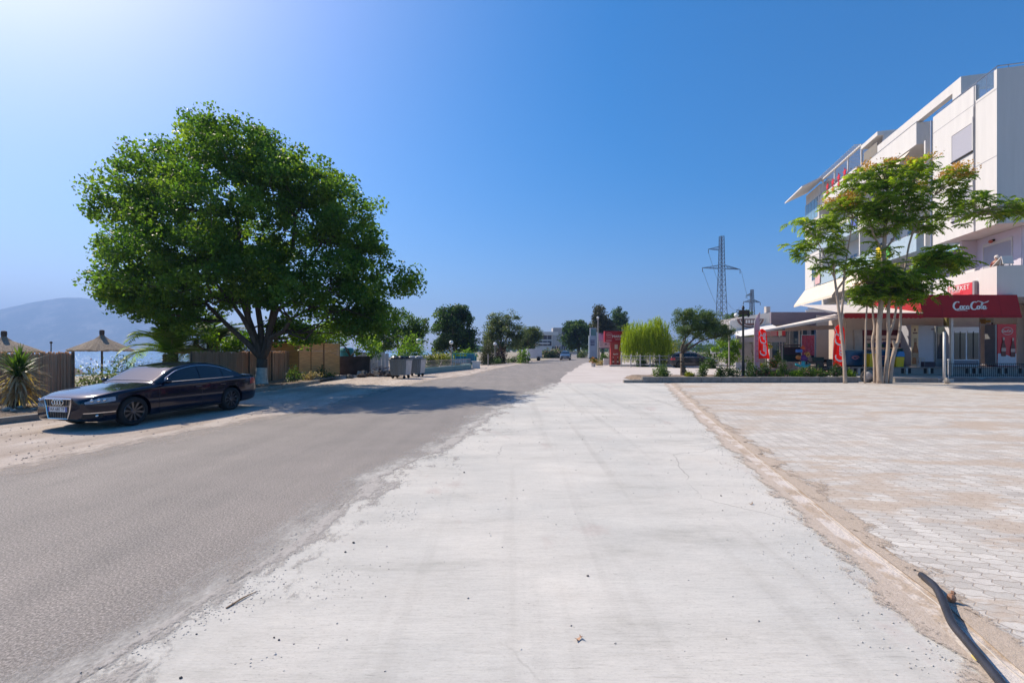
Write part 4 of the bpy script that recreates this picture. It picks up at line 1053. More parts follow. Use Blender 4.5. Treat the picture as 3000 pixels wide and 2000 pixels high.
# ------------------------------------------------------------ waste containers
galv = mat('galvanised_blue', (.20, .24, .28), .55, .18, 3, metal=.25, stretch=(1, 1, .3)); whitep = mat('side_white', (.55, .54, .55), .6, .15, 3)
def dumpster(label, c, rz, fill):
    root = thing('waste_container', label, 'waste container', c, rz, 'metal waste containers')
    mb = MB(); w0, w1, d0, d1, z0, z1 = .46, .54, .40, .47, .20, 1.14
    def ring(z, a_, b_): return [(-a_, -b_, z), (a_, -b_, z), (a_, b_, z), (-a_, b_, z)]
    vs = ring(z0, w0, d0)+ring(z1, w1, d1)+ring(z1, w1-.03, d1-.03)+ring(z1-.25, w1-.06, d1-.06)
    fs = [(3, 2, 1, 0), (12, 13, 14, 15)]+[(i+4*j, (i+1) % 4+4*j, (i+1) % 4+4*(j+1), i+4*(j+1)) for j in range(3) for i in range(4)]
    mb.add(vs, fs)
    for k in range(8):
        x = -.4+k*.114; mb.bar((x*w0/.46, -d0-.012, z0+.05), (x*w1/.46, -d1-.012, z1-.08), .05, .03)
    mb.build('bin_body', galv, root)
    mb = MB(); mb.b2(-w1-.03, w1+.03, -d1-.04, -d1+.0, z1-.05, z1+.02); mb.b2(-w1-.03, w1+.03, d1, d1+.04, z1-.05, z1+.02); mb.b2(w1, w1+.04, -d1, d1, z1-.05, z1+.02); mb.b2(-w1-.04, -w1, -d1, d1, z1-.05, z1+.02); mb.build('rim', galv, root)
    mb = MB(); mb.prism([(w0+.012, -d0+.02, z0+.02), (w0+.012, d0-.02, z0+.02), (w1+.004, d1-.02, z1-.06), (w1+.004, -d1+.02, z1-.06)], (.012, 0, 0)); mb.build('side_panel', whitep, root)
    wh = MB(); wh.lathe((0, 0, 0), [(.09, -.025), (.09, .025)], 14, 'Y'); wh = wh.build('wheel', MATS['tyre_rubber'], root)
    fk = MB(); fk.b2(-.02, .02, -.035, .035, 0, .12); fk.build('fork', mat('steel_dark', (.12, .12, .13), .5, .1, metal=.5), wh)
    first = True
    for x in (-.36, .36):
        for y in (-.32, .32):
            o = wh if first else copy_tree(wh, root); first = False; o.location = (x, y, .09)
    mb = MB()
    for k in range(9): mb.ball((rnd.uniform(-.36, .36), rnd.uniform(-.3, .3), z1+.06), rnd.uniform(.15, .26), 8, (1.2, 1, .7), .25)
    mb.build('rubbish_bag', fill, root)
c = G(1168, 1109); dumpster('grey blue waste container heaped with black bags, the nearer of two', (c.x, c.y+.5, 0), R(-10), mat('black_bag', (.015, .016, .02), .35, .1, 8))
c = G(1213, 1106); dumpster('grey waste container with pale bags, the farther of two', (c.x-.25, c.y+1.6, 0), R(-10), mat('pale_bag', (.35, .37, .42), .4, .2, 8))
# ------------------------------------------------------------ low wall with railing, turquoise frame
teal = mat('teal_paint', (.02, .30, .36), .5, .12, 3); wht = mat('white_paint', (.72, .70, .68), .6, .08, 3)
A_ = G(1228, 1097); B_ = G(1378, 1081); A_ = Vector((A_.x-.2, A_.y, 0)); B_ = Vector((B_.x, B_.y, 0))
root = thing('low_wall', 'low pale teal wall with a thin white picket railing along the verge', 'wall', A_)
mb = MB(); mb.bar(A_+Vector((0, 0, .2)), B_+Vector((0, 0, .2)), .25, .44); mb.bar(B_+Vector((0, 0, .2)), B_+Vector((-1.2, 5, .2)), .25, .44); mb.build('wall', mat('teal_grey_wall', (.20, .30, .30), .9, .3, 1.5, col2=(.13, .24, .26)), root, world=True)
mb = MB(); n = 60
for i in range(n+1):
    p = A_.lerp(B_, i/n); mb.bar(p+Vector((0, 0, .42)), p+Vector((0, 0, .95)), .02, .02) if i % 1 == 0 else 0
for z in (.55, .92): mb.bar(A_+Vector((0, 0, z)), B_+Vector((0, 0, z)), .025, .03)
mb.build('railing', mat('pinkish_rail', (.50, .42, .38), .7, .15, 3), root, world=True)
C_ = G(1395, 1079); mb = MB(); mb.b2(C_.x-.35, C_.x+.35, C_.y-.2, C_.y+.2, 0, .62); mb.b2(C_.x-.4, C_.x+.4, C_.y-.25, C_.y+.25, .62, .68); tag(mb.build('gate_pillar', wht), 'short white block pillar ending the low wall', 'pillar')
p0 = P(1326, 1060, 43); p1 = P(1390, 1060, 43)
root = thing('teal_enclosure', 'turquoise metal framed enclosure behind the end of the low wall', 'fence', (p0.x, 43, 0))
mb = MB(); wd = p1.x-p0.x
for x in (0, wd*.37, wd*.66, wd):
    for y in (0, 2.2): mb.b2(x-.035, x+.035, y-.035, y+.035, 0, 1.36)
for y in (0, 2.2): mb.b2(-.03, wd+.03, y-.03, y+.03, 1.33, 1.40); mb.b2(0, wd, y-.02, y+.02, .62, .67)
mb.b2(-.03, .03, 0, 2.2, 1.33, 1.4); mb.b2(wd-.03, wd+.03, 0, 2.2, 1.33, 1.4)
mb.build('frame', teal, root)
mb = MB(); mb.b2(wd*.67, wd*.98, -.005, .015, .45, 1.32); mb.b2(.0, wd, 2.19, 2.21, .4, 1.1); mb.build('panel', mat('teal_panel', (.01, .14, .24), .5, .15), root)
mb = MB()
for k in range(7): x = .08+k*wd*.09; mb.prism([(x, -.05, .5), (x+.1, -.05, .5), (x+.12, -.05, .85-.06*(k % 2)), (x+.02, -.05, .9)], (0, .02, 0))
mb.build('letter_board', mat('pale_blue_board', (.45, .55, .68), .6, .15), root)
def globe_lamp(label, px, Y, h, pm):
    root = thing('globe_lamp', label, 'lamp post', (PX(px, Y), Y, 0), 0, 'globe lamps along the garden')
    mb = MB(); mb.tube([(0, 0, 0), (0, 0, .3), (0, 0, h-.35)], [.07, .05, .045], 8); mb.build('post', pm, root)
    mb = MB(); mb.lathe((0, 0, 0), [(.05, h-.38), (.12, h-.32), (.12, h-.30), (.05, h-.28)], 12); mb.build('collar', MATS['dark_pole'], root)
    mb = MB(); mb.ball((0, 0, h-.1), .22, 14); mb.build('globe', mat('opal_globe', (.78, .78, .76), .25, .03), root, smooth=True)
post_g = mat('post_grey', (.36, .33, .31), .7, .15)
globe_lamp('globe lamp on a turquoise post behind the farther waste container', 1226, 38, 2.55, teal)
globe_lamp('globe lamp on a pale post behind the low wall, before the dark round tree', 1322, 48, 2.6, post_g)
globe_lamp('globe lamp on a pale post between the conifer and the reddish bush', 1450, 56, 2.55, post_g)
globe_lamp('globe lamp right of the reddish bush, farthest along the road', 1482, 70, 2.6, post_g)
mb = MB(); mb.tube([(PX(1430, 50), 50, 0), (PX(1430, 50), 50, 1.25)], .06, 8); tag(mb.build('bollard', post_g), 'short grey post in front of the conifer', 'bollard')
# trailer
root = thing('box_trailer', 'white box trailer parked behind shrubs on the left of the far road', 'trailer', (PX(1565, 74), 74, 0), R(8))
mb = MB(); mb.b2(-1.3, 1.1, -.9, .9, .42, 1.9); mb.build('box_body', mat('trailer_white', (.6, .6, .66), .5, .08, 2), root, bevel=.04)
mb = MB(); mb.lathe((.55, -.85, .3), [(.3, -.1), (.3, .1)], 18, 'Y'); mb.build('wheel', MATS['tyre_rubber'], root)
mb = MB(); mb.bar((1.1, 0, .5), (2.0, 0, .5), .1, .1); mb.bar((1.1, -.5, .5), (2.0, 0, .5), .06, .06); mb.b2(.2, 1.0, -1.0, -.88, .62, .68); mb.build('drawbar', MATS['dark_pole'], root)
# far white building on the left
root = thing('modern_building', 'white modern building with dark tower far behind the left trees', 'building', (PX(1608, 160), 160, 0))
s_ = 160/F
wb = mat('far_white', (.62, .61, .6), .8, .06); gb = mat('far_grey', (.42, .40, .40), .8, .06); db = mat('far_dark', (.07, .06, .08), .5, .2); 
mb = MB(); mb.b2(-5.0, 2.6, 0, 8, 0, 7.4); mb.b2(-6, 3.2, -.6, 0, 7.0, 8.2); mb.b2(-6, .2, -.8, 0, 3.9, 4.4); mb.b2(-5, 6, -.3, 8, 0, 3.0); mb.build('wall', wb, root)
mb = MB(); mb.b2(1.4, 6.0, -.5, 6, 0, 9.6); mb.build('tower', gb, root)
mb = MB(); mb.b2(4.6, 6.02, -.56, -.48, 3.0, 9.4); mb.build('dark_cladding', db, root)
for k in range(2):
    for j in range(3):
        mb = MB(); mb.b2(-3.6+j*1.55, -2.2+j*1.55, -.06, .02, 3.3+k*2.2-(.0), 5.0+k*1.9); mb.build('window', db, root)
mb = MB()
for k in range(8): mb.b2(1.2+k*.8, 1.6+k*.8, -.6, -.35, 1.8, 3.1)
mb.build('balustrade', db, root)
mb = MB(); mb.box((PX(1685, 200), 200, .5), (20, .3, 1.3)); tag(mb.build('far_wall', mat('far_wall_m', (.45, .38, .33), .9, .1)), 'low pale wall across the far end of the road', 'wall')
# ------------------------------------------------------------ kerbs, planting bed and terrace on the right
K0 = 23.6
o = kerb('kerb', '', [(PX(1826, K0), K0, 0), (PX(1880, K0), K0, 0)], .25, .15, concr, seg=.5); tag(o, kind='structure')
o = kerb('kerb', '', [(PX(1880, K0), K0, 0), (PX(2512, K0), K0+.05, 0)], .28, .30, mat('kerb_grey', (.27, .25, .23), .95, .2, 4, bump=.6, bscale=20), seg=1.0); tag(o, kind='structure')
o = kerb('kerb', '', [(PX(2615, K0), K0, 0), (PX(2742, K0), K0, 0)], .28, .25, MATS['kerb_grey'], seg=1.3); tag(o, kind='structure')
mb = MB(); nx, ny = 70, 12; vs = []
for j in range(ny+1):
    for i in range(nx+1):
        x0 = PX(1882, K0); x1 = PX(2505, K0+.1); x = x0+(x1-x0)*i/nx; y = K0+.1+(27.6-K0)*j/ny
        e = min(1, min(i, nx-i, ny-j)/1.5); vs.append((x, y, .02+e*(.20+.06*noise.noise(Vector((x*1.3, y*1.3, 0))))))
mb.add(vs, [(j*(nx+1)+i, j*(nx+1)+i+1, (j+1)*(nx+1)+i+1, (j+1)*(nx+1)+i) for j in range(ny) for i in range(nx)])
tag(mb.build('planting_bed', m_soil, smooth=True), kind='structure')
conc2 = mat('pale_cement', (.52, .48, .45), .9, .14, 2.2, bump=.25, bscale=30)
mb = MB(); TX0 = PX(2520, K0)
mb.b2(TX0, 60, 24.6, 26.6, -.05, .235); mb.b2(PX(2742, K0), PX(2792, K0), 23.55, 24.6, -.05, .22); tag(mb.build('pavement', conc2), kind='structure')
# ramped kerb blocks at right
mb = MB()
x0 = PX(2775, K0); x1 = PX(3060, K0)
gk = mat('kerb_dark', (.17, .165, .175), .9, .15, 3, bump=.4)
poly = [(x0, 23.7, 0), (x1, 23.7, 0), (x1, 23.7, .24), (PX(2910, K0), 23.7, .24), (PX(2898, K0), 23.7, .16), (PX(2885, K0), 23.7, .16), (PX(2868, K0), 23.7, .25), (x0+.1, 23.7, .25)]
mb.prism([Vector(p) for p in poly], (0, .25, 0)); tag(mb.build('kerb', gk), kind='structure')
mb = MB(); mb.b2(PX(2600, 23.4), 26.5, 23.28, 23.50, 0, .035); tag(mb.build('kerb', conc2), kind='structure')
# platform of the shop
ptf = mat('platform_render', (.40, .34, .31), .9, .12, 2); PZ = .70
root = thing('shop_platform', 'low rendered brown platform in front of the shop with white stubs and dark vents', 'platform', (0, 0, 0))
mb = MB(); mb.b2(PX(2495, 26.5), 40, 26.5, 31.5, -.05, PZ-.04); mb.b2(PX(2492, 26.5), 40.03, 26.42, 31.53, PZ-.04, PZ); mb.build('base', ptf, root)
vent = mat('vent_dark', (.02, .018, .018), .9, .1); stub = mat('stub_white', (.62, .57, .54), .8, .12, 4)
for px in (2515, 2590, 2654, 2720, 2842, 2860, 2936, 2998):
    X = PX(px, 26.5); mb = MB()
    for s in (-1, 1): mb.b2(X+s*.20-.08, X+s*.20+.08, 26.485, 26.51, .34, PZ-.06)
    mb.build('vent', vent, root); mb = MB(); mb.b2(X-.055, X+.055, 26.44, 26.51, .30, PZ-.05); mb.build('stub', stub, root)
# ------------------------------------------------------------ apartment building
white = mat('white_render', (.66, .635, .605), .85, .045, 1.1, bump=.05, bscale=60, stretch=(2.2, 2.2, .22)); lav = mat('lilac_shade', (.66, .60, .68), .85, .05, .8)  # lilac tint puts the shade of the recessed walls into their colour
grey_t = mat('grey_trim', (.32, .31, .33), .7, .1); rail_m = mat('rail_metal', (.40, .40, .43), .35, .08, metal=.8)
shut = mat('roller_shutter', (.46, .45, .50), .6, .04, stretch=(1, 1, 30)); glass_b = mat('window_glass', (.06, .10, .14), .05, .1, spec=.8); bluep = mat('blue_panel', (.42, .52, .58), .35, .08)
pane = mat('balcony_glass', (.35, .48, .62), .06, .05, trans=.75, spec=.6)
A = Vector((27.7, 26.0, 0)); RB = math.atan2(-.254, .967)
bld = thing('apartment_building', 'large white apartment building with balconies rising behind the shop', 'building', A, RB)
mb = MB()
mb.b2(1.74, 16, .9, 29.7, 5.15, 8.9); mb.b2(4.5, 16, 3.6, 29.7, 0.0, 4.7)            # recessed lower body
mb.b2(1.6, 16, 5.6, 29.7, 8.9, 18.3)           # recessed upper body
mb.b2(0, 16, 0, 5.6, 8.9, 16.78)               # near bay
mb.b2(.0, .22, 1.66, 5.6, 16.78, 17.75); mb.b2(0, .22, 0, .22, 16.78, 17.75); mb.b2(0.22, 16, 0, .22, 16.78, 17.75); mb.b2(0, .22, 5.38, 5.6, 16.78, 17.2)
mb.b2(0, 16, .0, 26, 4.7, 5.15)                # first floor slab
mb.b2(0, .14, .14, 9.0, 5.15, 6.50); mb.b2(0, 16, 0, .14, 5.15, 6.50)
mb.b2(0, 16, 25.5, 29.7, 8.9, 19.0)            # far bay
mb.build('wall', white, bld)
mb = MB(); mb.b2(-.05, 0.0, 1.74, 5.6, 8.9, 17.75); 
mb.build('facing_panel', white, bld)
mb = MB(); mb.b2(-.012, .0, 1.66, 1.735, 8.9, 16.78); mb.build('groove_shade', grey_t, bld)  # thin grey strip painted as the shade in the joint
# recessed wall on the first floor, its shade put in as lilac
mb = MB(); mb.b2(1.70, 1.74, .9, 4.39, 5.15, 8.88); mb.b2(1.74, 16, .86, .90, 5.15, 8.88); mb.b2(.9, 1.70, 4.39, 4.6, 5.15, 8.88); mb.build('recess_wall', lav, bld)
def shutter(x, y0, y1, z0, z1, boxh=.25, dirx=-1):
    w_ = bpy.data.objects
    mb = MB(); n = int((z1-z0)/.07)
    for k in range(n): mb.b2(x+dirx*.03, x+dirx*.005, y0, y1, z0+k*.07+.004, z0+k*.07+.066)
    o = mb.build('roller_shutter', shut, bld)
    mb = MB(); mb.b2(x+dirx*.05, x+dirx*.0, y0-.05, y1+.05, z1, z1+boxh); mb.b2(x+dirx*.05, x, y0-.06, y0-.0, z0, z1); mb.b2(x+dirx*.05, x, y1, y1+.06, z0, z1); f = mb.build('shutter_frame', white, o); 
    mb = MB(); mb.b2(x+dirx*.08, x, y0-.05, y1+.05, z0-.09, z0-.0); mb.build('sill', vent, o)
shutter(-.052, 1.80, 3.62, 13.85, 15.55, .35); shutter(-.052, 1.80, 3.62, 10.0, 11.7, .35)
shutter(1.70, 1.54, 3.76, 5.3, 8.25, .2)
# roof railing and glass of near bay
mb = MB(); mb.tube([(.08, .1, 17.95), (.08, 5.5, 17.95)], .03, 6)
for k in range(8): mb.tube([(.08, .15+k*.76, 17.7 if k > 1 or k == 0 else 16.8), (.08, .15+k*.76, 17.95)], .02, 5)
mb.tube([(.08, .1, 17.95), (14, .1, 17.95)], .03, 6)
for k in range(14): mb.tube([(.6+k, .1, 17.7), (.6+k, .1, 17.95)], .02, 5)
mb.build('roof_railing', rail_m, bld)
mb = MB(); mb.b2(.08, .11, .24, 1.64, 16.83, 17.88); mb.build('glass_panel', pane, bld)
# roof frame beam
mb = MB(); mb.b2(.1, .5, 3.1, 13.3, 18.45, 19.1); mb.b2(.1, .5, 3.1, 3.9, 16.8, 18.45); mb.b2(.1, .5, 11.6, 13.3, 17.8, 18.45); mb.b2(.5, 7, 3.1, 3.5, 18.3, 19.1); mb.b2(5.5, 12, 3.9, 13, 16.8, 18.6); mb.build('roof_frame', white, bld)
mb = MB(); mb.b2(.6, 5.0, 13.3, 13.6, 18.3, 20.2); mb.b2(.1, 5.0, 13.3, 16.2, 20.0, 20.35); mb.build('roof_shelter', white, bld)
mb = MB(); mb.b2(.25, .3, 13.7, 16.0, 18.4, 19.6); mb.build('bamboo_screen', mat('bamboo', (.30, .27, .23), .9, .2, 3, stretch=(1, 30, 1)), bld)
# top balcony t 7.6 - 14.5 solid parapets
def parapet(y0, y1, z0, z1, m=white, nm='balcony'):
    mb = MB(); mb.b2(0, .13, y0, y1, z0+.22, z1); mb.b2(0.13, 1.6, y0, y0+.13, z0+.22, z1); mb.b2(.13, 1.6, y1-.13, y1, z0+.22, z1); mb.b2(0, 1.6, y0, y1, z0, z0+.22)
    o = mb.build(nm, m, bld)
    mb = MB(); mb.tube([(.06, y0, z1+.10), (.06, y1, z1+.10)], .025, 6); n = int((y1-y0)/1.2)
    for k in range(n+1): mb.tube([(.06, y0+.05+k*(y1-y0-.1)/n, z1-.02), (.06, y0+.05+k*(y1-y0-.1)/n, z1+.10)], .015, 5)
    mb.build('handrail', rail_m, o)
    return o
parapet(7.6, 16.6, 16.75, 18.35); parapet(16.8, 25.4, 17.3, 18.7)
parapet(7.6, 16.6, 12.75, 14.1); parapet(16.8, 25.4, 12.75, 14.0, bluep)
parapet(7.6, 15.0, 8.95, 10.3, bluep); parapet(15.2, 27.0, 8.95, 10.3, bluep)
parapet(9.2, 18.0, 5.15, 6.45, white); parapet(18.2, 29.6, 5.15, 6.45, white)
mb = MB(); mb.b2(0, 16, 26.02, 29.7, 4.7, 5.12); mb.build('floor_slab', white, bld)
# windows and doors on the recessed wall
for lev in range(4):
    z0 = (5.2, 9.2, 13.0, 16.9)[lev]; xw = 1.74 if lev == 0 else 1.6
    for k in range(7):
        y0 = 7.9+k*2.5
        if lev == 3 and k > 2: continue
        if rnd.random() < .12: continue
        tall = (k+lev) % 2 == 0; hh_ = 2.1 if lev == 3 and False else 2.2
        zb = z0 if tall else z0+.9; zt = min(z0+hh_, 18.2) if lev < 3 else 18.2
        if zt-zb < .5: continue
        mb = MB(); mb.b2(xw-.05, xw-.0, y0, y0+1.5, zb, zt); mb.b2(xw-.07, xw-.05, y0+.72, y0+.78, zb, zt); f = mb.build('window', white, bld)
        mb = MB(); mb.b2(xw-.06, xw-.051, y0+.06, y0+.70, zb+.06, zt-.06); mb.b2(xw-.06, xw-.051, y0+.80, y0+1.44, zb+.06, zt-.06); mb.build('pane', glass_b if rnd.random() < .6 else shut, f)
# balcony dividers
mb = MB()
for y in (7.0, 16.7, 25.3):
    mb.b2(.2, 1.6, y-.08, y+.08, 9.17, 16.74)
mb.build('dividing_wall', white, bld)
# glazed top left bay with sloping canopy
mb = MB(); mb.b2(-.02, 0.0, 25.7, 29.5, 16.6, 18.4); wf = mb.build('window_band', white, bld)
mb = MB()
for k in range(4): mb.b2(-.05, -.021, 25.85+k*.93, 25.85+k*.93+.82, 16.7, 18.9)
mb.build('pane', mat('blue_glazing', (.22, .36, .45), .08, .1, spec=.8), wf)
mb = MB(); mb.b2(-.05, 0, 25.6, 29.7, 12.9, 14.3); mb.build('glazed_panel', bluep, bld)
for z in (9.6, 13.4+1.1):
    mb = MB(); mb.b2(-.02, .0, 26.2, 27.6, z, z+1.6); f = mb.build('window', white, bld)
    mb = MB(); mb.b2(-.04, -.021, 26.3, 26.85, z+.1, z+1.5); mb.b2(-.04, -.021, 26.95, 27.5, z+.1, z+1.5); mb.build('pane', glass_b, f)
mb = MB(); mb.prism([(.6, 24.8, 21.0), (.6, 24.8, 20.85), (-1.9, 24.8, 19.75), (-1.9, 24.8, 19.9)], (0, 5.9, 0)); mb.b2(.6, 16, 24.8, 30.7, 20.2, 20.45); mb.b2(0.1, 16, 25.5, 29.7, 19.0, 20.2); mb.build('canopy', mat('canopy_soffit', (.72, .69, .66), .8, .08, 1.5), bld)
# pergola
mb = MB()
for y in (16.3, 19.0, 22.0, 25.0): mb.b2(.15, .27, y-.06, y+.06, 18.6, 20.45)
mb.b2(.1, .3, 16.2, 25.4, 20.4, 20.55)
for k in range(24): mb.b2(-.35, 3.5, 16.4+k*.38, 16.46+k*.38, 20.55, 20.62)
mb.build('pergola', white, bld)
mb = MB(); mb.b2(3.4, 16, 13.5, 25.4, 18.3, 20.2); mb.build('penthouse_wall', lav, bld)
for k in range(3):
    mb = MB(); mb.b2(3.34, 3.40, 17.5+k*2.6, 19.0+k*2.6, 18.4, 19.9); f = mb.build('window', MATS['far_dark'], bld)
# red star lettering on the parapet
redm = mat('red_sign', (.62, .02, .03), .5, .05)
mb = MB()
for k in range(4):
    y = 19.0+k*1.35
    for q in range(2):
        zc = 19.05 if q else 18.35; r0 = .42 if q else .36; pts = []
        for a in range(10):
            r_ = r0 if a % 2 == 0 else r0*.42; an = math.pi/2+a*math.pi/5; pts.append(Vector((-.10, y+r_*math.cos(an), zc+r_*math.sin(an))))
        mb.prism(pts, (.06, 0, 0))
mb.build('star_sign', redm, bld)
# cream awnings on the left part
cream = mat('cream_awning', (.72, .62, .50), .85, .05, 1)
def slope_awning(y0, y1, zt, zb, out, m=cream, parent=bld, x=0.0, nm='awning'):
    mb = MB(); mb.prism([(x, y0, zt), (x-out, y0, zb), (x-out, y0, zb+.03), (x, y0, zt+.03)], (0, y1-y0, 0)); mb.b2(x-out-.02, x-out, y0, y1, zb-.22, zb+.02)
    o = mb.build(nm, m, parent)
    mb = MB()
    for y in (y0+.1, y1-.1): mb.bar((x, y, zt-.9), (x-out, y, zb), .03, .03)
    mb.build('arm', rail_m, o); return o
slope_awning(19.0, 29.8, 8.85, 7.1, 1.15); slope_awning(8.4, 11.5, 16.6, 15.2, 1.1); slope_awning(11.7, 18.2, 8.85, 7.5, .9)
# orange brick patch and yellow / green cloths drying
for (y, z, w_, h_, c_, lb, nm) in ((12.2, 9.7, .9, 1.1, (.85, .62, .02), 'bright yellow towel hung on a balcony behind the tree crown', 'towel'), (11.0, 9.6, 1.3, .9, (.12, .5, .12), 'green cloth hung beside the yellow towel', 'cloth'), (16.5, 13.6, 1.2, .8, (.12, .16, .5), 'blue cloth hung high on a balcony behind the tree crown', 'cloth'), (19.5, 13.5, 1.2, .8, (.2, .25, .6), 'pale blue cloth hung left of the darker blue one', 'cloth'), (25.0, 9.55, 1.4, 1.1, (.7, .45, .45), 'pink and white banner on the far left end balcony', 'banner')):
    mb = MB(); n = 8; vs = []
    for i in range(n+1):
        for q in range(4): vs.append((-.06-.03*math.sin(i*1.9+q*.3)-.01*q, y+w_*i/n, z+h_*(.5-q/3)+ .1))
    mb.add(vs, [(i*4+q, i*4+q+1, (i+1)*4+q+1, (i+1)*4+q) for i in range(n) for q in range(3)])
    w2 = Matrix.Translation(A) @ Matrix.Rotation(RB, 4, 'Z'); mb.v = [tuple(w2 @ Vector(v_)) for v_ in mb.v]
    o = mb.build(nm, mat('cloth_'+lb[:9].replace(' ', '_'), c_, .9, .1, 3)); sm_ = o.modifiers.new('s', 'SOLIDIFY'); sm_.thickness = .01; tag(o, lb, nm)
mb = MB(); mb.tube([(-.07, 5.75, 5.2), (-.07, 5.75, 17.6)], .055, 8); mb.build('downpipe', rail_m, bld)
mb = MB(); mb.tube([(1.5, 7.7, 5.3), (1.5, 7.7, 16.7)], .05, 8); mb.build('downpipe', rail_m, bld)
mb = MB(); mb.tube([(-.08, 1.7, 9.3), (-.08, 1.75, 12.4), (-.07, 1.72, 16.5)], .012, 5); mb.build('cable', grey_t, bld)
mb = MB()
for z in (12.78, 16.6): mb.b2(-.055, -.051, 1.74, 5.6, z, z+.03); mb.b2(-.008, .0, .0, 1.66, z, z+.03)
mb.build('shadow_gap', grey_t, bld)
BM = Matrix.Translation(A) @ Matrix.Rotation(RB, 4, 'Z')
def bw(x, y, z): return BM @ Vector((x, y, z))
# air conditioner with a small blue awning over it
p = bw(1.45, 6.7, 7.2); root = thing('air_conditioner', 'white air conditioner unit on the recessed wall under a blue awning', 'air conditioner', p, RB)
mb = MB(); mb.b2(-.18, .18, -.45, .45, 0, .62); mb.build('casing', white, root, bevel=.02)
mb = MB(); mb.lathe((-.19, .1, .31), [(.24, -.01), (.24, .01)], 18, 'X'); mb.build('fan_grille', mat('fan_dark', (.08, .09, .09), .6, .1), root)
root_ac = root; root['group'] = 'air conditioners on the building'; mb = MB(); mb.b2(-.25, .29, -.05, .0, -.1, .0); mb.b2(-.25, .29, .3, .35, -.1, .0); mb.build('bracket', rail_m, root)
lilac_w = MB(); lilac_w.b2(1.60, 1.735, 4.6, 9.2, 5.2, 8.88); lilac_w.build('recess_wall', lav, bld)
slope_awning(5.0, 9.0, 8.8, 8.1, 1.2, mat('blue_awning', (.24, .42, .55), .8, .08), bld, 1.6)
mb = MB(); q0 = bw(1.62, 3.55, 8.5)
root = thing('wall_lamp', 'small wall lamp above the grey shutter on the first floor', 'lamp', bw(1.60, 2.9, 8.48), RB)
mb = MB(); mb.b2(-.02, .1, -.06, .06, .0, .12); mb.build('mount', vent, root); mb = MB(); mb.ball((-.1, 0, -.02), .11, 10); mb.build('globe', mat('red_globe', (.5, .12, .08), .4, .1), root)
for i, (x_, y_, z_, lb) in enumerate(((1.35, 12.9, 13.1, 'air conditioner on the third floor wall behind the tree crown'), (1.35, 20.6, 9.5, 'air conditioner on the left half of the second floor wall'), (1.35, 10.2, 17.1, 'air conditioner on the top floor terrace wall'))):
    r_ = copy_tree(root_ac); r_.location = bw(x_, y_, z_); r_['label'] = lb
# market sign on the balcony face
root = thing('market_sign', 'pink and red market sign board above the red awning', 'sign', bw(-.12, 2.75, 5.45), RB)
mb = MB(); mb.b2(-.05, .05, -1.15, 1.15, -.38, .38); mb.build('board', mat('sign_pink', (.72, .30, .30), .5, .12, 2), root)
mb = MB(); mb.b2(-.07, -.048, -1.13, -.05, -.36, .36); mb.build('red_field', mat('sign_red', (.70, .05, .06), .5, .1, 2), root)
mb = MB(); mb.b2(-.08, .08, -1.32, -1.16, -.40, .42); mb.build('side_frame', grey_t, root)
text_part('MARKET', 'lettering', mat('sign_white', (.8, .78, .76), .5, .03), root, frame((-.075, 0, .12), (0, -1, 0), (0, 0, 1)), .42, .006, xs=1.15)
text_part('MARKET', 'lettering', redm, root, frame((-.075, .1, -.2), (0, -1, 0), (0, 0, 1)), .22, .004, xs=1.1)

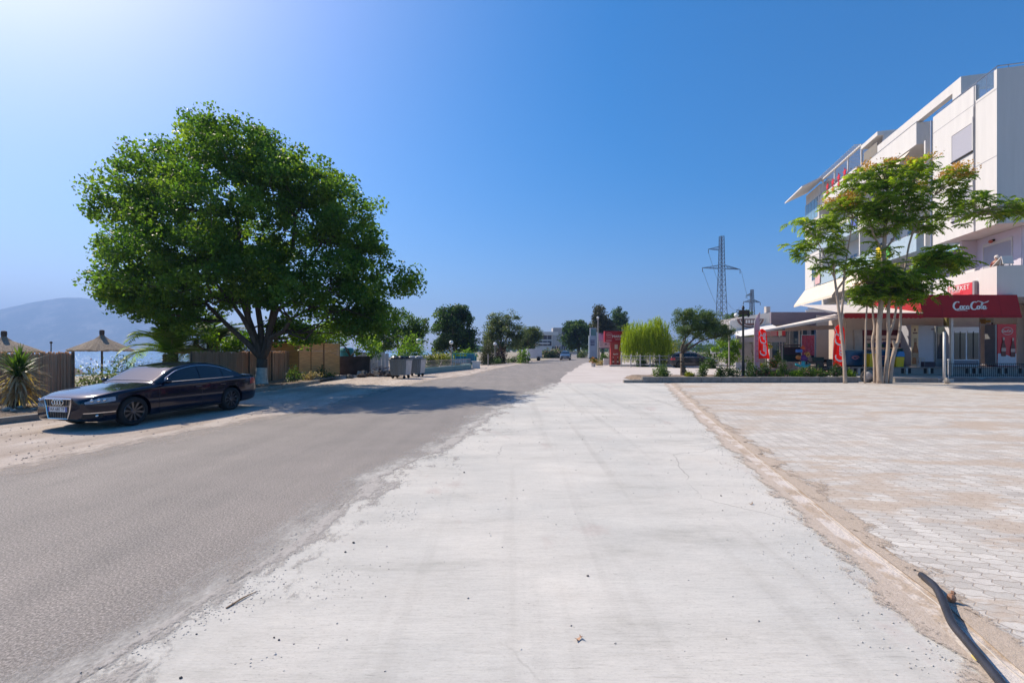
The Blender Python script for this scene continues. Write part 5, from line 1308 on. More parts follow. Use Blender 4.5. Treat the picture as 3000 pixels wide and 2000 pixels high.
# person on the balcony
def person(c, face, scarf, skinc):
    root = thing('person', 'woman in a white headscarf and dark top sitting by the first floor balcony rail', 'person', c, face)
    me = bpy.data.meshes.new('body'); J = [(0, 0, .48), (0, 0, .75), (0, 0, .98), (0.02, 0, 1.08), (.04, 0, 1.2), (.05, 0, 1.28), (-.0, .17, .98), (.08, .24, .75), (.28, .16, .62), (.36, .13, .62), (0, -.17, .98), (.08, -.24, .75), (.28, -.16, .62), (.36, -.13, .62), (.40, .1, .50), (.42, .1, .1), (.52, .1, .05), (.40, -.1, .50), (.42, -.1, .1), (.52, -.1, .05)]
    E = [(0, 1), (1, 2), (2, 3), (3, 4), (4, 5), (2, 6), (6, 7), (7, 8), (8, 9), (2, 10), (10, 11), (11, 12), (12, 13), (0, 14), (14, 15), (15, 16), (0, 17), (17, 18), (18, 19)]
    rad = [.16, .15, .13, .055, .085, .06, .06, .045, .032, .025, .06, .045, .032, .025, .08, .05, .035, .08, .05, .035]
    me.from_pydata(J, E, []); o = bpy.data.objects.new('body', me); C.objects.link(o)
    o.modifiers.new('s', 'SKIN'); o.modifiers.new('u', 'SUBSURF').levels = 2; o.modifiers['u'].render_levels = 2
    for i, v_ in enumerate(me.skin_vertices[0].data): v_.radius = (rad[i], rad[i]*.85); v_.use_root = i == 0
    dg = bpy.context.evaluated_depsgraph_get(); m2 = bpy.data.meshes.new_from_object(o.evaluated_get(dg)); bpy.data.objects.remove(o)
    m2.materials.clear(); m2.materials.append(skinc)
    o = bpy.data.objects.new('body', m2); C.objects.link(o); o.parent = root
    mb = MB(); mb.ball((.13, 0, 1.21), .02, 6); mb.ball((.115, .035, 1.24), .012, 6); mb.ball((.115, -.035, 1.24), .012, 6); mb.box((.12, 0, 1.165), (.01, .045, .01)); mb.build('face', mat('face_dark', (.15, .05, .04), .6, .1), root)
    mb = MB(); mb.ball((.0, 0, 1.245), .125, 12, (.95, .9, 1.0)); mb.tube([(-.04, 0, 1.2), (-.06, .02, 1.05), (0, .04, .93)], [.11, .1, .12], 10); mb.build('headscarf', scarf, root, smooth=True)
    mb = MB(); mb.tube([(0, 0, .45), (0, 0, .7), (0, 0, .93)], [.2, .18, .17], 12); mb.tube([(0, .15, .98), (.07, .22, .76)], [.08, .06], 8); mb.tube([(0, -.15, .98), (.07, -.22, .76)], [.08, .06], 8); mb.build('top', mat('dark_top', (.25, .07, .06), .9, .2, 4), root, smooth=True)
    return root
pc = bw(.62, 1.0, 5.85); 
person((pc.x, pc.y, 5.92), R(200), mat('scarf_white', (.75, .68, .64), .9, .08, 6), mat('skin', (.42, .22, .15), .6, .06, 5))
root = thing('chair', 'plain wooden chair the woman on the balcony sits on', 'chair', (pc.x, pc.y, 5.15), R(200))
mb = MB(); mb.b2(-.24, .24, -.22, .22, 1.12, 1.18); mb.build('seat', mat('chair_wood', (.3, .2, .12), .7, .2), root)
for x in (-.2, .2):
    for y in (-.19, .19): mb = MB(); mb.b2(x-.02, x+.02, y-.02, y+.02, 0, 1.12); mb.build('leg', MATS['chair_wood'], root)
dp = bw(.55, 2.6, 5.15); root = thing('drying_rack', 'white folding drying rack with cloth left of the woman on the balcony', 'drying rack', dp, RB)
mb = MB()
for s in (-1, 1): mb.tube([(s*.3, -.5, 0), (-s*.3, -.5, 1.5)], .012, 5); mb.tube([(s*.3, .5, 0), (-s*.3, .5, 1.5)], .012, 5)
for k in range(5): mb.tube([(-.3+k*.15, -.5, 1.5), (-.3+k*.15, .5, 1.5)], .008, 5)
mb.build('frame', white, root); mb = MB(); mb.prism([(-.32, -.5, 1.53), (-.32, .5, 1.53), (.3, .1, 1.7)], (.02, 0, .015)); mb.prism([(-.33, -.48, 1.52), (-.33, .45, 1.52), (-.33, .45, 1.25), (-.33, -.48, 1.2)], (.01, 0, 0)); mb.build('cloth', MATS['scarf_white'], root)
dp = bw(.55, .45, 5.15); root = thing('folding_sunbed', 'white folded lounger right of the woman on the balcony', 'lounger', dp, RB)
mb = MB(); mb.bar((0, .4, 1.45), (0, -.3, 1.9), .5, .04); mb.bar((0, -.3, 1.9), (0, -.42, 1.45), .5, .03); mb.build('fabric', white, root); mb = MB(); mb.bar((-.22, -.3, 1.85), (-.22, .35, 0), .03, .03); mb.bar((.22, -.3, 1.85), (.22, .35, 0), .03, .03); mb.bar((.22, .3, 1.5), (.22, -.4, 0), .03, .03); mb.bar((-.22, .3, 1.5), (-.22, -.4, 0), .03, .03); mb.build('frame', rail_m, root)

# ------------------------------------------------------------ the shop under the building
shop = thing('corner_shop', 'beige ground floor shop with dark shelves and doorway under the red awning', 'shop', (0, 29.6, 0))
beige = mat('beige_render', (.66, .56, .48), .9, .07, 1.2)
S0 = PX(2478, 29.6); S1 = 40
def SX(px, y=29.6): return PX(px, y)
mb = MB()
mb.b2(S0, 30, .0, .2, 3.905, 4.66); mb.b2(S0, SX(2527), 0, .25, PZ, 3.9); mb.b2(SX(2527), SX(2668), 0, .25, 3.05, 3.9); mb.b2(SX(2668), SX(2868), 0, .25, PZ, 3.9); mb.b2(SX(2868), SX(2980), 0, .25, 3.9, 4.6); mb.b2(SX(2980), S1, 0, .25, PZ, 4.6)  # top strip behind the awning is added to block the sun
mb.b2(S0, S0+.25, .25, 1.6, 0, 3.9); mb.b2(S0, 30, 0, 1.6, 3.9, 4.05); mb.b2(S0+.25, S1, 3.2, 3.3, PZ, 4.2); mb.b2(SX(2527), SX(2668), 0, .25, PZ, 1.0)
mb.build('wall', beige, shop)
mb = MB(); mb.b2(SX(2500), SX(2522), -.12, -.002, PZ, 3.0); mb.b2(SX(2523), SX(2672), -.06, -.01, 3.0, 3.08); mb.build('pilaster', stub, shop)
mb = MB(); mb.b2(SX(2524), SX(2670), -.10, -.01, 2.65, 3.0); mb.build('red_fascia', mat('fascia_red', (.20, .02, .025), .6, .1), shop)
mb = MB(); mb.b2(SX(2527), SX(2532), -.05, .2, PZ, 2.7); mb.b2(SX(2664), SX(2668), -.05, .2, PZ, 2.7); mb.b2(SX(2527), SX(2668), -.05, .2, 2.35, 2.42)
mb.build('window_frame', mat('frame_redbrown', (.12, .03, .03), .6, .1), shop)
goods = [mat('goods_%d' % i, c_, .5, .2, 8) for i, c_ in enumerate(((.5, .3, .05), (.05, .25, .08), (.45, .05, .05), (.6, .58, .5), (.08, .12, .4)))]
mb_s = MB(); mb_g = [MB() for _ in goods]
for z in (1.0, 1.45, 1.9):
    mb_s.b2(SX(2533), SX(2663), .3, .8, z-.03, z)
    x = SX(2536)
    while x < SX(2660):
        w_ = rnd.uniform(.06, .16); mb_g[rnd.randrange(5)].b2(x, x+w_*.9, .35, .6, z, z+rnd.uniform(.15, .36)); x += w_+.01
mb_s.build('shelf', mat('shelf_dark', (.05, .03, .025), .7, .2), shop)
for i, g_ in enumerate(mb_g): g_.build('packaged_goods', goods[i], shop)
mb = MB(); mb.b2(SX(2870), SX(2872), -.02, .25, PZ, 3.5); mb.b2(SX(2900), SX(2903), -.02, .25, PZ, 3.5); mb.b2(SX(2868), SX(2980), -.02, .2, 3.3, 3.36); mb.b2(SX(2883), SX(2886), -.03, .02, 1.1, 3.0); mb.build('door_frame', stub, shop)
for q in range(3):
    mb = MB()
    for k in range(12): x = rnd.uniform(SX(2835), SX(2975)); z = rnd.uniform(3.45, 4.3); mb.box((x, 1.0+rnd.random(), z), (rnd.uniform(.2, .6), .1, rnd.uniform(.15, .4)))
    mb.build('hanging_goods', goods[(q*2+1) % 5] if q else MATS['shelf_dark'], shop)
# ------------------------------------------------------------ red awning with lettering
AR = mat('awning_red', (.40, .008, .014), .8, .14, .55, bump=.25, bscale=3)
AY = 25.35; aw = thing('shop_awning', 'long dark red shop awning with white script lettering', 'awning', (PX(2473, AY), AY, 0))
W1 = PX(2705, AY)-PX(2473, AY); W2 = PX(2994, AY)-PX(2473, AY)
mb = MB()
mb.prism([(W1, 0, 3.50), (W1, .25, 4.80), (W1, .28, 4.80), (W1, .03, 3.50)], (W2-W1, 0, 0))
mb.add([(W1-.0, .25, 4.79), (W2, .25, 4.79), (W2, 3.9, 4.88), (W1, 3.9, 4.88)], [(0, 1, 2, 3)])
n = 60; vs = []
for i in range(n+1):
    x = W1*i/n; vs += [(x, .0, 3.50-.05*abs(math.sin(i*.9))), (x, .0, 3.74)]
mb.add(vs, [(i*2, i*2+2, i*2+3, i*2+1) for i in range(n)])
mb.add([(W2, 0, 3.5), (W2, .25, 4.79), (W2, 3.9, 4.88), (W2, 3.9, 3.9)], [(0, 1, 2, 3)])
mb.add([(W1, 0, 3.5), (W1, .25, 4.79), (W1, 3.9, 4.88), (W1, 3.9, 3.9)], [(0, 1, 2, 3)])
mb.build('red_fabric', AR, aw, fix=False)
mb = MB()
for k in range(1, 5): x = W1+(W2-W1)*k/5; mb.prism([(x, -.004, 3.5), (x, .246, 4.79), (x, .252, 4.79), (x, .002, 3.5)], (.02, 0, 0))
mb.prism([(W1, -.006, 3.56), (W1, .0, 3.60), (W1, .006, 3.60), (W1, .002, 3.56)], (W2-W1, 0, 0))
mb.build('seam', mat('seam_red', (.26, .005, .01), .8, .1), aw)
mb = MB(); mb.prism([(0, 0, 3.745), (0, 4.0, 4.58), (0, 4.0, 4.61), (0, 0, 3.775)], (W1-.005, 0, 0)); mb.build('white_top', mat('awning_cream', (.74, .66, .60), .85, .05), aw)
script_mesh(frame((PX(2846, AY)-PX(2473, AY), .125, 4.14), (1, 0, 0), (0, .192, 1), .02), .48, 'lettering', MATS['sign_white'], aw, bold=1.2)
mb = MB(); mb.bar((-.05, .04, 3.52), (W2, .04, 3.52), .05, .05)
for px in (2500, 2580, 2655, 2766): mb.bar((PX(px, AY)-PX(2473, AY), .06, 3.5), (PX(px, AY)-PX(2473, AY), 3.9, 4.4), .04, .04)
mb.build('bar', grey_t, aw)
mb = MB(); 
for px in (2787,): x = PX(px, AY+.3)-PX(2473, AY); mb.b2(x-.06, x+.06, .25, .37, .235, 3.6)
mb.build('post', stub, aw)
mb = MB(); x = PX(2577, 26.9)-PX(2473, AY); mb.b2(x-.06, x+.06, 1.5, 1.62, PZ, 3.9); mb.build('post', stub, aw)
mb = MB(); x = PX(2776, 29)-PX(2473, AY); mb.b2(x-.12, x+.12, 3.6, 3.8, PZ, 4.2); mb.build('post', mat('ochre_post', (.19, .17, .05), .8, .1), aw)
# ------------------------------------------------------------ fridges, freezers, bins on the platform
FY = 28.3
def fridge_box(name, label, px0, px1, ztop, m, Y=FY, dep=.65):
    x0, x1 = PX(px0, Y), PX(px1, Y); r_ = thing(name, label, 'fridge', (x0, Y, PZ)); w_ = x1-x0; h = ztop-PZ
    mb = MB(); mb.b2(0, w_, 0, dep, .05, h); mb.b2(.04, w_-.04, .04, dep-.04, 0, .05); mb.build('cabinet', m, r_, bevel=.012); return r_, w_, h
fw_ = mat('fridge_white', (.78, .78, .85), .4, .05, 2); fr_ = mat('fridge_red', (.62, .0, .02), .35, .06, 2); fg = mat('fridge_glass', (.07, .08, .10), .08, .1, spec=.7)
r1, w_, h = fridge_box('drinks_fridge', 'red drinks fridge with bottles on its side, at the right end of the platform', 2922, 2977, 3.27, fr_, 27.6, .7)
mb = MB(); mb.b2(0.0, w_, -.012, .0, .05, .42); mb.prism([(.01, -.012, .42), (w_-.01, -.012, .42), (w_-.01, -.012, .82), (w_*.86, -.012, .66), (w_*.7, -.012, .60), (w_*.5, -.012, .70), (w_*.3, -.012, .66), (w_*.14, -.012, .80), (.01, -.012, .78)], (0, .010, 0)); mb.build('snow_panel', mat('snow_white', (.62, .6, .66), .5, .1, 10), r1)
def bottle(x, z, s, m1, m2, par, y=-.03):
    prof = [(0, 0), (.10, .0), (.115, .08), (.10, .22), (.115, .36), (.10, .50), (.045, .68), (.04, .84), (.05, .86), (0, .87)]
    mb = MB(); vs = [(x+r_*s, y, z+q*s) for r_, q in prof]+[(x-r_*s, y, z+q*s) for r_, q in prof[::-1]]; mb.prism([Vector(v_) for v_ in vs], (0, .015, 0)); o = mb.build('bottle_print', m1, par)
    mb = MB(); mb.b2(x-.11*s, x+.11*s, y-.006, y-.001, z+.24*s, z+.40*s); mb.b2(x-.045*s, x+.045*s, y-.006, y-.001, z+.78*s, z+.92*s); mb.build('label_print', m2, o); return o
cola = mat('cola_brown', (.13, .01, .01), .4, .2, 9); lbl = mat('label_cream', (.62, .42, .36), .6, .1)
for x in (.30, .80): bottle(w_*x, .58 if x > .5 else .62, 1.25, cola, lbl, r1)
mb = MB(); mb.tube([(w_/2+.34*math.cos(a*.2618), -.02, h-.42+.22*math.sin(a*.2618)) for a in range(25)], .014, 5); mb.build('oval_print', MATS['sign_white'], r1)
script_mesh(frame((w_/2, -.01, h-.42), (1, 0, 0), (0, 0, 1), .0), .145, 'lettering', MATS['sign_white'], r1, bold=1.2)
mb = MB(); mb.b2(-.09, -.01, .03, .65, .06, h-.02); mb.build('door_edge', mat('steel_pale', (.30, .31, .33), .4, .1, metal=.4), r1)
r2, w_, h = fridge_box('display_fridge', 'white double door glass display fridge behind the awning post', 2792, 2869, 3.12, fw_, 28.0)
for k in range(2):
    mb = MB(); x0 = .06+k*w_/2; x1 = w_/2-.05+k*w_/2; mb.b2(x0, x1, -.02, -.002, .42, h-.25); d = mb.build('glass_door', fg, r2)
    mb = MB(); mb.b2((x0+x1)/2-.03, (x0+x1)/2+.03, -.03, -.021, .45, h-.28); mb.build('divider', vent, d)
    mb = MB(); mb.b2(x0, x1, -.026, -.021, h-.36, h-.25); mb.build('header', fw_, d)
mb = MB(); mb.b2(.06, w_-.06, -.012, 0, .08, .36); mb.build('kick_panel', mat('kick_grey', (.25, .26, .32), .6, .2, 12), r2)
r3, w_, h = fridge_box('beer_fridge', 'tall grey fridge whose left panel shows a brown beer bottle', 2669, 2737, 3.22, mat('fridge_grey', (.46, .47, .54), .45, .06, 1.5), 28.0, .75)
sp_ = w_*.30; mb = MB(); mb.b2(0.0, sp_, -.02, 0, .05, h); mb.build('side_print', mat('print_beige', (.72, .56, .35), .6, .06), r3)
bottle(sp_*.55, .12, 1.75, mat('beer_amber', (.42, .13, .01), .4, .3, 5), mat('beer_label', (.5, .33, .2), .6, .2, 20), r3, -.035)
mb = MB(); mb.b2(sp_*.2, sp_*.85, -.026, -.021, h-.52, h-.44); mb.b2(sp_*.4, sp_*.6, -.026, -.021, h-.36, h-.2); mb.b2(w_-.2, w_-.05, -.012, -.001, h-.28, h-.22); mb.build('print_marks', cola, r3)
mb = MB(); mb.b2(w_-.03, w_+.0, -.03, -.005, .3, h-.15); mb.build('door_edge', MATS['steel_pale'], r3)
r4, w_, h = fridge_box('cooler_cabinet', 'steel cabinet with dark glass door right of the tall grey fridge', 2741, 2778, 3.2, mat('cooler_steel', (.30, .32, .34), .4, .1, 2, metal=.2), 28.6)
mb = MB(); mb.b2(.1, w_-.08, -.02, 0, .45, h-.5); mb.build('glass_door', fg, r4); mb = MB(); mb.b2(.1, w_-.08, -.02, -.0, h-.45, h-.05); mb.build('header', mat('header_green', (.42, .5, .42), .5, .25, 12), r4)
fb = mat('freezer_blue', (.01, .13, .30), .3, .25, 1.6, col2=(.005, .02, .07)); 
for px0, px1, lb in ((2478, 2528, 'dark blue ice cream freezer with a pink logo, left of the thin trunks'), (2552, 2617, 'blue ice cream freezer behind the thin tree trunks')):
    x0, x1 = PX(px0, 27.4), PX(px1, 27.4); r_ = thing('chest_freezer', lb, 'freezer', (x0, 27.4, PZ), 0, 'ice cream freezers outside the shop'); w_ = x1-x0
    mb = MB(); mb.b2(0, w_, 0, .7, .08, .95); mb.build('cabinet', fb, r_, bevel=.03); mb = MB(); mb.b2(-.01, w_+.01, -.01, .71, .95, 1.0); mb.build('lid', mat('freezer_lid', (.10, .22, .30), .2, .1), r_); mb = MB(); mb.b2(.03, w_-.03, .03, .67, 0, .08); mb.build('plinth', vent, r_)
    mb = MB(); mb.tube([(w_*.55+.22*math.cos(a*.5236)*(1 if a < 7 else .7), -.012, .55+.10*math.sin(a*.5236)) for a in range(13)], .03, 5); mb.tube([(w_*.35, -.012, .50), (w_*.5, -.012, .62), (w_*.7, -.012, .5)], .03, 5); mb.build('logo', mat('logo_pink', (.6, .25, .32), .5, .1), r_)
x0, x1 = PX(2618, 28.6), PX(2668, 28.6); r_ = thing('green_cabinet', 'dark green low cabinet beside the beer fridge', 'cabinet', (x0, 28.6, PZ)); mb = MB(); mb.b2(0, x1-x0, 0, .6, .06, 1.1); mb.build('body', mat('deep_green', (.005, .10, .09), .4, .2, 1.2), r_, bevel=.02); mb = MB(); mb.b2(.02, x1-x0-.02, .02, .58, 0, .06); mb.build('plinth', vent, r_)
mb = MB(); mb.ball((.28, .1, .45), .3, 12, (1, .3, 1.3)); mb.build('black_disc', vent, r_)
yel = mat('bin_yellow', (.68, .50, .0), .4, .06, 2); blu = mat('lid_blue', (.0, .20, .55), .4, .06, 2)
def bin_(label, px0, px1, zt, lid):
    Y = 26.9; x0, x1 = PX(px0, Y), PX(px1, Y); r_ = thing('yellow_bin', label, 'bin', ((x0+x1)/2, Y, PZ), 0, 'yellow bins on the platform'); w_ = (x1-x0)/2; h = zt-PZ; hb = h*(.66 if lid else 1)
    mb = MB(); vs = [(-w_*.88, -.2, 0), (w_*.88, -.2, 0), (w_*.88, .2, 0), (-w_*.88, .2, 0), (-w_, -.24, hb), (w_, -.24, hb), (w_, .24, hb), (-w_, .24, hb)]; mb.add(vs, [(3, 2, 1, 0), (4, 5, 6, 7), (0, 1, 5, 4), (1, 2, 6, 5), (2, 3, 7, 6), (3, 0, 4, 7)]); mb.build('bin_body', yel, r_, bevel=.015)
    mb = MB(); z0 = hb+.003
    if lid: mb.prism([(-w_-.01, -.26, z0), (w_+.01, -.26, z0), (w_*.8, -.26, h), (-w_*.5, -.26, h)], (0, .52, 0))
    else: mb.b2(-w_-.01, w_+.01, -.26, .26, z0, z0+.05)
    mb.build('lid', blu, r_, bevel=.01)
bin_('yellow bin with a raised blue lid right of the trunks', 2616, 2640, 1.62, True); bin_('plain yellow bin between the thin trunks', 2539, 2558, 1.5, False)
r_ = thing('side_table', 'small beige stool in front of the tall grey fridge', 'stool', (PX(2697, 26.9), 26.9, PZ)); mb = MB(); mb.b2(-.16, .16, -.15, .15, .50, .55); mb.build('seat', stub, r_)
for x in (-.12, .12):
    for y in (-.1, .1): mb = MB(); mb.b2(x-.02, x+.02, y-.02, y+.02, 0, .5); mb.build('leg', stub, r_)
r_ = thing('bottle_crate', 'dark plastic bottle crate on the platform before the grey fridge', 'crate', (PX(2716, 26.9), 26.9, PZ)); mb = MB()
for k in range(4): mb.b2(-.32, .32, -.15, -.13, .02+k*.08, .07+k*.08); mb.b2(-.32, .32, .13, .15, .02+k*.08, .07+k*.08)
for k in range(6): mb.b2(-.32+k*.124, -.30+k*.124, -.15, .15, .0, .31)
mb.build('body', mat('crate_plum', (.08, .06, .10), .5, .1), r_)
# railing at the right end
r_ = thing('iron_railing', 'thin dark iron railing before the fridges at the right edge', 'railing', (PX(2775, 24.9), 24.9, .235))
mb = MB(); Lr = PX(3100, 24.9)-PX(2775, 24.9)
for z in (.06, .72): mb.b2(0, Lr, -.012, .012, z-.012, z+.012)
mb.b2(0, Lr, -.015, .015, .70, .74)
for k in range(int(Lr/.11)+1): mb.b2(k*.11-.007, k*.11+.007, -.007, .007, .0, .72)
mb.build('bars', mat('iron_black', (.04, .04, .045), .5, .1, metal=.4), r_)
# white pipe posts at the kerb
pw = mat('pipe_white', (.66, .64, .62), .4, .08, 4)
r_ = thing('pipe_post', 'tall white pipe post at the kerb left of the display fridge', 'post', (PX(2766, 23.45), 23.45, .01)); mb = MB(); mb.tube([(0, 0, 0), (0, 0, 2.62)], .06, 10); mb.build('pipe', pw, r_, smooth=True); mb = MB(); mb.tube([(0, 0, 0), (0, 0, .12)], .10, 10); mb.build('footing', stub, r_)
r_ = thing('short_post', 'short thin white post just right of the tall pipe post', 'post', (PX(2778, 23.6), 23.6, .01)); mb = MB(); mb.tube([(0, 0, 0), (0, 0, 1.15)], .022, 8); mb.ball((0, 0, 1.17), .05); mb.build('pipe', pw, r_)
mb = MB(); g = G(2774, 1124); mb.ball((g.x, g.y, .14), .15, 8, (.8, .8, 1.1), .3); tag(mb.build('stone', rock), 'rough stone at the foot of the white pipe post', 'stone')
# coiled hose behind the trunks
r_ = thing('hose_coil', 'black and white coiled hose lying at the kerb among the trunks', 'hose', (PX(2545, 23.75), 23.8, .02))
mb = MB()
for k in range(6): mb.tube([(.36*math.cos(a*.3491)+k*.012, .14*math.sin(a*.3491)+k*.035-.08, .34+.34*math.sin(a*.3491+.5)) for a in range(18)]+[(.36+k*.012, k*.035-.08, .50)], .026, 6)
mb.build('coil', MATS['tyre_rubber'], r_)
mb = MB(); mb.ball((0, .0, .30), .24, 12, (1, .5, 1)); mb.build('white_core', stub, r_)
# litter bench of the gap: beige blanks
# ------------------------------------------------------------ ailanthus trees in front of the building
lf_ail = leafmat('ailanthus_leaf', (.11, .18, .022), (.25, .33, .04), (.46, .44, .08), .66)
lf_seed = leafmat('seed_orange', (.50, .22, .05), (.62, .34, .08), (.5, .42, .13), .4)
bark_p = mat('bark_pale', (.50, .39, .30), .9, .22, 6, bump=.6, bscale=18, stretch=(1, 1, .3))
def ailanthus(label, base, stems, lobes, nf, seeds=0, seed=1, fl=.62):
    """stems: list of [(px,py,Y,r_px)...] polylines; lobes of fronds"""
    rng = np.random.RandomState(seed); root = thing('ailanthus_tree', label, 'tree', base, 0, 'slender trees at the kerb')
    mb = MB(); ends = []
    for s in stems:
        pts = [P(a[0], a[1], a[2]) for a in s]; rad = [a[3]*a[2]/F*.41 for a in s]
        if s[0][4:] : pts[0] = Vector(base)-Vector((0, 0, .05))
        q = crom(pts, 4); rr = [rad[min(i//4, len(rad)-1)]+(rad[min(i//4+1, len(rad)-1)]-rad[min(i//4, len(rad)-1)])*(i % 4)/4 for i in range(len(q))]
        mb.tube(q, rr, 8); ends += [(p, r_) for p, r_ in list(zip(q, rr))[len(q)//2:]]
    cc, idx = in_lobes(lobes, nf//9+6, rng, 2.0); E = np.array([list(e[0]) for e in ends])
    for c in cc:
        dd = np.linalg.norm(E-c, axis=1)+np.maximum(0, E[:, 2]-c[2])*2; j = int(dd.argmin()); r0 = min(.03, ends[j][1]*.6)
        mb.tube(crooked(ends[j][0], c, 4, .08, rng), [r0, r0*.8, r0*.6, r0*.5, r0*.3], 5)
    mb.build('trunk', bark_p, root, world=True, smooth=True, fix=False)
    Vs = []; va = []; Z = np.array([0, 0, 1.])
    lobc = np.mean([l[:3] for l in lobes], 0)
    for k in range(int(nf*.78)):
        c = cc[rng.randint(len(cc))]+rng.normal(size=3)*.05
        az = rng.uniform(0, 6.283); e = R(rng.uniform(-15, 50)); h = np.array([math.cos(az), math.sin(az), 0]); side = np.array([-h[1], h[0], 0])
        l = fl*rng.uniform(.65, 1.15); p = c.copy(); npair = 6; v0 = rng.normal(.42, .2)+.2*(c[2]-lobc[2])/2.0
        for i in range(npair):
            tg = h*math.cos(e)+Z*math.sin(e); p = p+tg*l/npair; e -= R(11)
            ww = l*.37*math.sin(math.pi*min(1, .18+i/npair*.78)); 
            for s in (-1, 1):
                dr = side*s*.85+tg*.35-Z*rng.uniform(.3, .85); dr /= np.linalg.norm(dr); t = tg*l*.085
                Vs += [p-t*.5, p+dr*ww*.5+t*1.1, p+dr*ww, p+dr*ww*.45-t*1.1]; va.append(v0+rng.normal(0, .1))
        Vs += [c, c+(p-c)*.5+side*.004+Z*.04*l*3, p, c+(p-c)*.5-side*.004+Z*.04*l*3]; va.append(.9)
    raw('crown', np.array(Vs), np.arange(len(Vs)).reshape(-1, 4), lf_ail, root, np.clip(va, 0, 1))
    if seeds:
        top = cc[np.argsort(-cc[:, 2]-rng.rand(len(cc))*.8)][:seeds]; pts = (top[:, None, :]+np.array([0, 0, .22])+rng.normal(size=(len(top), 70, 3))*np.array([.16, .16, .08])).reshape(-1, 3)
        V, Q = leaf_quads(pts, .12, .06, rng); raw('seed_clusters', V, Q, lf_seed, root, rng.uniform(0, 1, len(Q)))  # orange seed clusters, all merged in one mesh
    return root
Y1 = 23.1
def base(px, y=23.1): return (PX(px, y), y, .012)
ailanthus('leftmost slender tree at the kerb, forked trunk and low left crown', base(2476), [
    [(2476, 1122, Y1, 13, 1), (2473, 1060, Y1, 11), (2466, 980, Y1, 10), (2456, 900, Y1, 9), (2446, 820, Y1, 7), (2440, 760, Y1, 5)],
    [(2464, 960, Y1, 8), (2468, 890, Y1, 7), (2474, 800, Y1, 6), (2484, 730, Y1, 4.5), (2500, 640, Y1, 3)],
    [(2446, 820, Y1, 4), (2420, 760, Y1, 3.5), (2390, 700, Y1, 3), (2350, 660, Y1, 2)]],
    [PL(2350, 730, 40, 35, Y1, .6), PL(2345, 665, 40, 25, Y1, .6), PL(2430, 690, 65, 60, Y1, .9), PL(2425, 775, 62, 36, Y1, .7), PL(2470, 620, 60, 50, Y1, .9), PL(2400, 655, 50, 30, Y1, .7)], 620, 9, 1, .56)
ailanthus('thick middle tree of the clump at the kerb carrying the tall main crown', base(2578), [
    [(2578, 1124, Y1, 19, 1), (2574, 1050, Y1, 17), (2575, 960, Y1, 16), (2580, 900, Y1, 15), (2584, 820, Y1, 15), (2590, 720, Y1, 13), (2596, 620, Y1, 10), (2600, 540, Y1, 6)],
    [(2590, 740, Y1, 8), (2560, 690, Y1, 6), (2530, 600, Y1, 4), (2500, 560, Y1, 3)], [(2592, 730, Y1, 8), (2622, 690, Y1, 6), (2650, 600, Y1, 5), (2670, 540, Y1, 3)]],
    [PL(2600, 540, 95, 60, Y1, 1.2), PL(2680, 510, 80, 40, Y1, 1.0), PL(2540, 590, 90, 60, Y1, 1.2), PL(2620, 620, 90, 60, Y1, 1.2), PL(2500, 540, 60, 45, Y1, .9), PL(2570, 500, 60, 30, Y1, .9), PL(2550, 670, 70, 50, Y1, 1.1)], 1350, 14, 2, .56)
ailanthus('right leaning tree of the clump whose branches reach the right edge', base(2607), [
    [(2607, 1124, Y1, 14, 1), (2612, 1070, Y1, 13), (2622, 1020, Y1, 13), (2632, 995, Y1, 10), (2638, 940, Y1, 8), (2640, 860, Y1, 7), (2652, 780, Y1, 6), (2668, 700, Y1, 6), (2700, 640, Y1, 5), (2770, 640, Y1, 4), (2860, 620, Y1, 3)],
    [(2622, 1020, Y1, 9), (2618, 1004, Y1, 9), (2616, 996, Y1, 5)], [(2668, 700, Y1, 5), (2690, 620, Y1, 4), (2740, 570, Y1, 3)], [(2652, 780, Y1, 5), (2700, 770, Y1, 4), (2760, 760, Y1, 3)]],
    [PL(2760, 540, 80, 38, Y1, .9), PL(2850, 590, 95, 40, Y1, 1.0), PL(2950, 615, 70, 35, Y1, .9), PL(3040, 620, 40, 30, Y1, .7), PL(2740, 640, 80, 50, Y1, 1.1), PL(2800, 505, 50, 18, Y1, .6), PL(2680, 600, 50, 40, Y1, .9)], 1050, 12, 3, .56)
ailanthus('forked tree right of the thick trunk with drooping fronds over the awning', base(2594), [
    [(2594, 1122, Y1, 13, 1), (2598, 1060, Y1, 12), (2603, 990, Y1, 11), (2602, 920, Y1, 10), (2608, 860, Y1, 8), (2620, 800, Y1, 5)],
    [(2603, 985, Y1, 9), (2616, 950, Y1, 8), (2626, 900, Y1, 6), (2640, 820, Y1, 5), (2700, 780, Y1, 3)]],
    [PL(2640, 870, 75, 50, Y1, 1.0), PL(2700, 830, 55, 50, Y1, .9), PL(2740, 760, 60, 30, Y1, .8), PL(2620, 820, 70, 45, Y1, 1.0), PL(2785, 770, 60, 25, Y1, .6)], 760, 0, 4, .80)
ailanthus('slim tree left of the thick trunk with dense green foliage above its bent stem', base(2562, 23.3), [
    [(2562, 1118, 23.3, 9, 1), (2561, 1060, 23.3, 8), (2556, 1000, 23.3, 9), (2562, 960, 23.3, 8), (2557, 920, 23.3, 6), (2555, 850, 23.3, 4)]],
    [PL(2555, 840, 60, 60, Y1, 1.0), PL(2530, 780, 60, 40, Y1, .9), PL(2580, 770, 60, 50, Y1, 1.0), PL(2520, 870, 40, 35, Y1, .7)], 760, 0, 5, .5)
